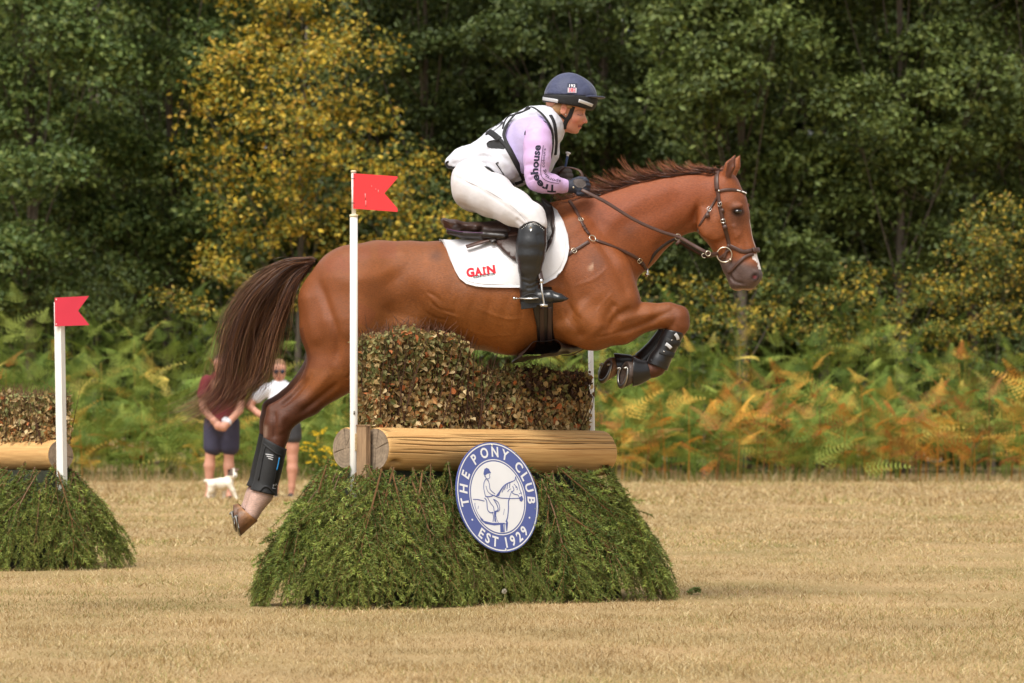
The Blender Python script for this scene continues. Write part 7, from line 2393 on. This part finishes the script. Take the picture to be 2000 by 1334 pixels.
# ------------------------------------------------------------------ two spectators and their dog
def fig(name_lo, pts_list, h, y, k=.02):
    """body surface from chains given in photo pixels at depth y"""
    s = (CAM_D + y) / FPX
    lo = np.array([1e9] * 3); hi = -lo
    CH = []
    for ch in pts_list:
        q = [(W(p[0], p[1], y + (p[4] if len(p) > 4 else 0)), p[2] * s, p[3] if len(p) > 3 else 1.0) for p in ch]
        CH.append(q)
        for a, r, e in q:
            e = min(e, 1.0)
            lo = np.minimum(lo, np.array(tuple(a)) - np.array([r, r / e, r]) - .05); hi = np.maximum(hi, np.array(tuple(a)) + np.array([r, r / e, r]) + .05)
    B = Body(lo, hi, h)
    for q in CH:
        if len(q) == 1: q = q * 2
        for a, b in zip(q[:-1], q[1:]): B.cone(a[0], a[1], b[0], b[1], a[2], b[2], k)
    return B.surface(2)
def fbuild(nm, chains, m, parent, y, h=.011, k=.02, col=None):
    v, f = fig(nm, chains, h, y, k)
    return link(nm, np_mesh(nm, v, f, None if col is None else np.tile(np.array(col), (len(v), 1))), parent, m)
skin2 = mat('ruddy_skin', lin(200, 144, 120), rough=.55, vary=.08, scale=14)
maroon = mat('maroon_polo', lin(112, 30, 42), rough=.85, vary=.15, scale=10, bump=.4, bscale=14)
navyshort = mat('navy_shorts', lin(58, 56, 76), rough=.85, vary=.12, scale=10, bump=.4, bscale=14)
tee = mat('white_tee', lin(222, 222, 228), rough=.85, vary=.06, scale=10, bump=.4, bscale=12)
darkshort = mat('charcoal_shorts', lin(62, 62, 66), rough=.85, vary=.1, scale=10)
shoe = mat('dark_shoe', lin(34, 34, 42), rough=.7)
PY = 27.3
man = empty('person', tuple(W(432, 970, PY).xy) + (0,), 'man in maroon polo shirt and navy shorts, hands clasped, behind the horse tail', 'person')
fbuild('body', [[(432, 711, 15, 1.1), (432, 722, 12, 1.1)], [(432, 726, 9), (433, 740, 9)], [(433, 755, 26, 1.4), (433, 790, 27, 1.4), (432, 820, 25, 1.3)],
                [(400, 752, 10), (396, 788, 8), (398, 800, 7.5, 1, -.1), (418, 822, 6.5, 1, -.28)], [(466, 752, 10), (470, 788, 8), (467, 802, 7.5, 1, -.1), (443, 828, 6.5, 1, -.28)],
                [(418, 822, 6.5, 1.2, -.28), (427, 832, 8, 1.2, -.30), (436, 834, 8, 1.2, -.30), (443, 828, 6.5, 1.2, -.28)],
                [(418, 826, 20), (413, 870, 14), (411, 888, 9.5), (409, 910, 10.5), (409, 945, 7), (408, 966, 6), (404, 972, 6, 1, -.06)], [(447, 826, 20), (447, 870, 14), (447, 888, 9.5), (447, 912, 10.5), (446, 945, 7), (446, 966, 6), (448, 972, 6, 1, -.06)]], skin2, man, PY)
fbuild('hair', [[(432, 704, 14.5, 1.1, .03), (432, 710, 13.5, 1.1, .05)]], mat('brown_hair', lin(86, 62, 46), rough=.7), man, PY)
fbuild('polo_shirt', [[(433, 748, 24, 1.5), (434, 775, 30, 1.3), (433, 820, 29.5, 1.05)], [(405, 746, 14, 1), (398, 770, 13.5, 1)], [(461, 746, 14, 1), (468, 770, 13.5, 1)], [(425, 737, 12), (441, 737, 12)]], maroon, man, PY)
fbuild('shorts', [[(420, 828, 22.5, .95), (416, 872, 19, 1.0)], [(446, 828, 22.5, .95), (449, 872, 19, 1.0)], [(432, 818, 28, 1.15), (432, 832, 28, 1.15)]], navyshort, man, PY)
fbuild('watch', [[(441, 822, 8.2, 1, -.26), (444.5, 825, 8.2, 1, -.265)]], mat('pale_watch', lin(214, 216, 222), rough=.4), man, PY, .008)
for x in (404, 449):
    fbuild('shoe', [[(x, 973, 5, 1, .03), (x, 974, 5.5, 1, -.10)]], shoe, man, PY, .009)
wom = empty('person', tuple(W(560, 965, PY + .1).xy) + (0,), 'woman in white tee shirt, dark shorts and sunglasses behind the hind legs', 'person')
WY = PY + .1
fbuild('body', [[(545, 721, 14, 1.0), (545, 734, 11.5, 1.05), (545, 741, 8, 1)], [(545, 742, 8), (546, 754, 8.5)], [(546, 766, 22, 1.4), (548, 800, 20, 1.3), (552, 830, 22, 1.3)],
                [(516, 764, 8.5), (492, 786, 7), (487, 793, 6.5), (505, 808, 6, 1, -.05), (522, 818, 5.5, 1, -.08), (532, 820, 5.5, 1, -.1)], [(576, 764, 8.5), (598, 790, 7), (602, 796, 6.5), (584, 812, 5.5)],
                [(538, 838, 18), (538, 880, 12), (538, 900, 9.5), (538, 920, 9.5), (538, 955, 6), (538, 965, 5.5)], [(570, 838, 18), (571, 875, 12.5), (571, 896, 10), (571, 915, 10.5), (570, 950, 6.5), (569, 965, 5.5)]], skin2, wom, WY)
fbuild('hair', [[(545, 714, 13.6, 1.0, .02), (545, 722, 13.4, 1.0, .05)], [(545, 716, 10, 1, .14), (545, 722, 8, 1, .18)]], mat('light_brown_hair', lin(150, 112, 80), rough=.6), wom, WY)
fbuild('tee_shirt', [[(546, 764, 22, 1.4), (547, 790, 24, 1.35), (550, 824, 26, 1.1)], [(522, 760, 12), (502, 776, 11.5)], [(569, 760, 12), (588, 776, 11.5)], [(538, 752, 10), (554, 752, 10)]], tee, wom, WY)
fbuild('shorts', [[(541, 834, 20.5, .95), (539, 852, 18.5, .95)], [(568, 834, 20.5, .95), (571, 852, 18.5, .95)]], darkshort, wom, WY)
sg = MB()
for x in (539.5, 551.5):
    sg.lathe(W(x, 726, WY - .098), (0, -1, 0), [(-.004, .001), (0, .024), (.006, .026), (.010, .020), (.012, 0)], 14)
sg.tube([W(533, 724.5, WY - .07), W(539, 724, WY - .105), W(552, 724, WY - .105), W(558, 724.5, WY - .07), W(559, 725, WY)], .004, 6)
sg.build('sunglasses', mat('dark_lens', lin(38, 44, 60), rough=.15, vary=0), wom)
mb = MB(); mb.tube([W(542, 739, WY - .072), W(548, 739, WY - .072)], .006, 6); mb.build('mouth', mat('lips', lin(176, 90, 84), rough=.5), wom)
for x in (538, 568): fbuild('shoe', [[(x, 968, 5.5, 1, .03), (x, 970, 6, 1, -.12)]], shoe, wom, WY, .009)

dog = empty('dog', tuple(W(432, 975, 26.6).xy) + (0,), 'small white terrier with dark ears standing at the feet of the man', 'dog')
DY = 26.6
v, f = fig('dog', [[(416, 946, 10.5, 1.25), (432, 945, 11, 1.2), (444, 943, 10.5, 1.2)], [(446, 940, 9.5, 1.2), (452, 929, 7, 1.1), (455, 922, 7.5, 1.0)], [(455, 923, 7.2, 1), (458, 929, 4.6, 1, -.08), (459, 931, 3.6, 1, -.11)],
                   [(447, 945, 8, 1, -.04), (455, 958, 4, 1, -.05), (459, 968, 3, 1, -.05), (463, 976, 3, 1, -.07)], [(440, 948, 7, 1, .05), (438, 962, 3.4, 1, .05), (437, 976, 3, 1, .04)],
                   [(414, 948, 9, 1, -.05), (412, 958, 6, 1, -.05), (408, 965, 3.2, 1, -.04), (407, 977, 3, 1, -.05)], [(418, 948, 8, 1, .05), (420, 960, 4.5, 1, .05), (416, 967, 3, 1, .05), (418, 976, 2.8, 1, .05)],
                   [(410, 942, 4.5), (403, 939, 2.6), (399, 939.5, 2)]], .008, DY, .025)
q = to_px(v)
dc = np.tile(np.array(lin(232, 222, 204)), (len(v), 1))
pt = (((q[:, 0] < 455.5) & (q[:, 1] < 929) & (q[:, 1] > 908) & (q[:, 0] > 442)) | ((q[:, 0] > 458.5) & (q[:, 1] < 923))) * 1.0
dc = blend(dc, .9 * pt, lin(70, 44, 32))
link('body', np_mesh('dog_body', v, f, dc), dog, mat('dog_coat', attr=True, rough=.85, vary=.08, scale=30, bump=.5, bscale=60))
for s, x, c in ((-1, 448, lin(70, 44, 32)), (1, 463, lin(120, 96, 80))):
    mb = MB()
    plate(mb, [W(x - 3, 917, DY - .03), W(x + 3, 916, DY - .03), W(x + s * 3.5, 922, DY - .06), W(x + s * 5, 925, DY - .05)] if s < 0 else [W(x - 4, 917, DY - .03), W(x + 1, 914, DY - .03), W(x + 3, 918, DY - .05), W(x - 1, 921, DY - .05)], .012, (0, 1, 0), c)
    mb.build('ear', fern_m, dog, smooth=False)
mb = MB(); mb.lathe(W(459, 929.5, DY - .135), (0, -1, 0), [(-.008, .002), (0, .011), (.006, .010), (.010, .002)], 10)
mb.build('nose', black_m, dog)
for x in (453, 458.5):
    mb = MB(); mb.lathe(W(x, 921.5, DY - .048), (0, -1, 0), [(-.004, .002), (0, .007), (.005, .004), (.006, 0)], 8); mb.build('eye', black_m, dog)
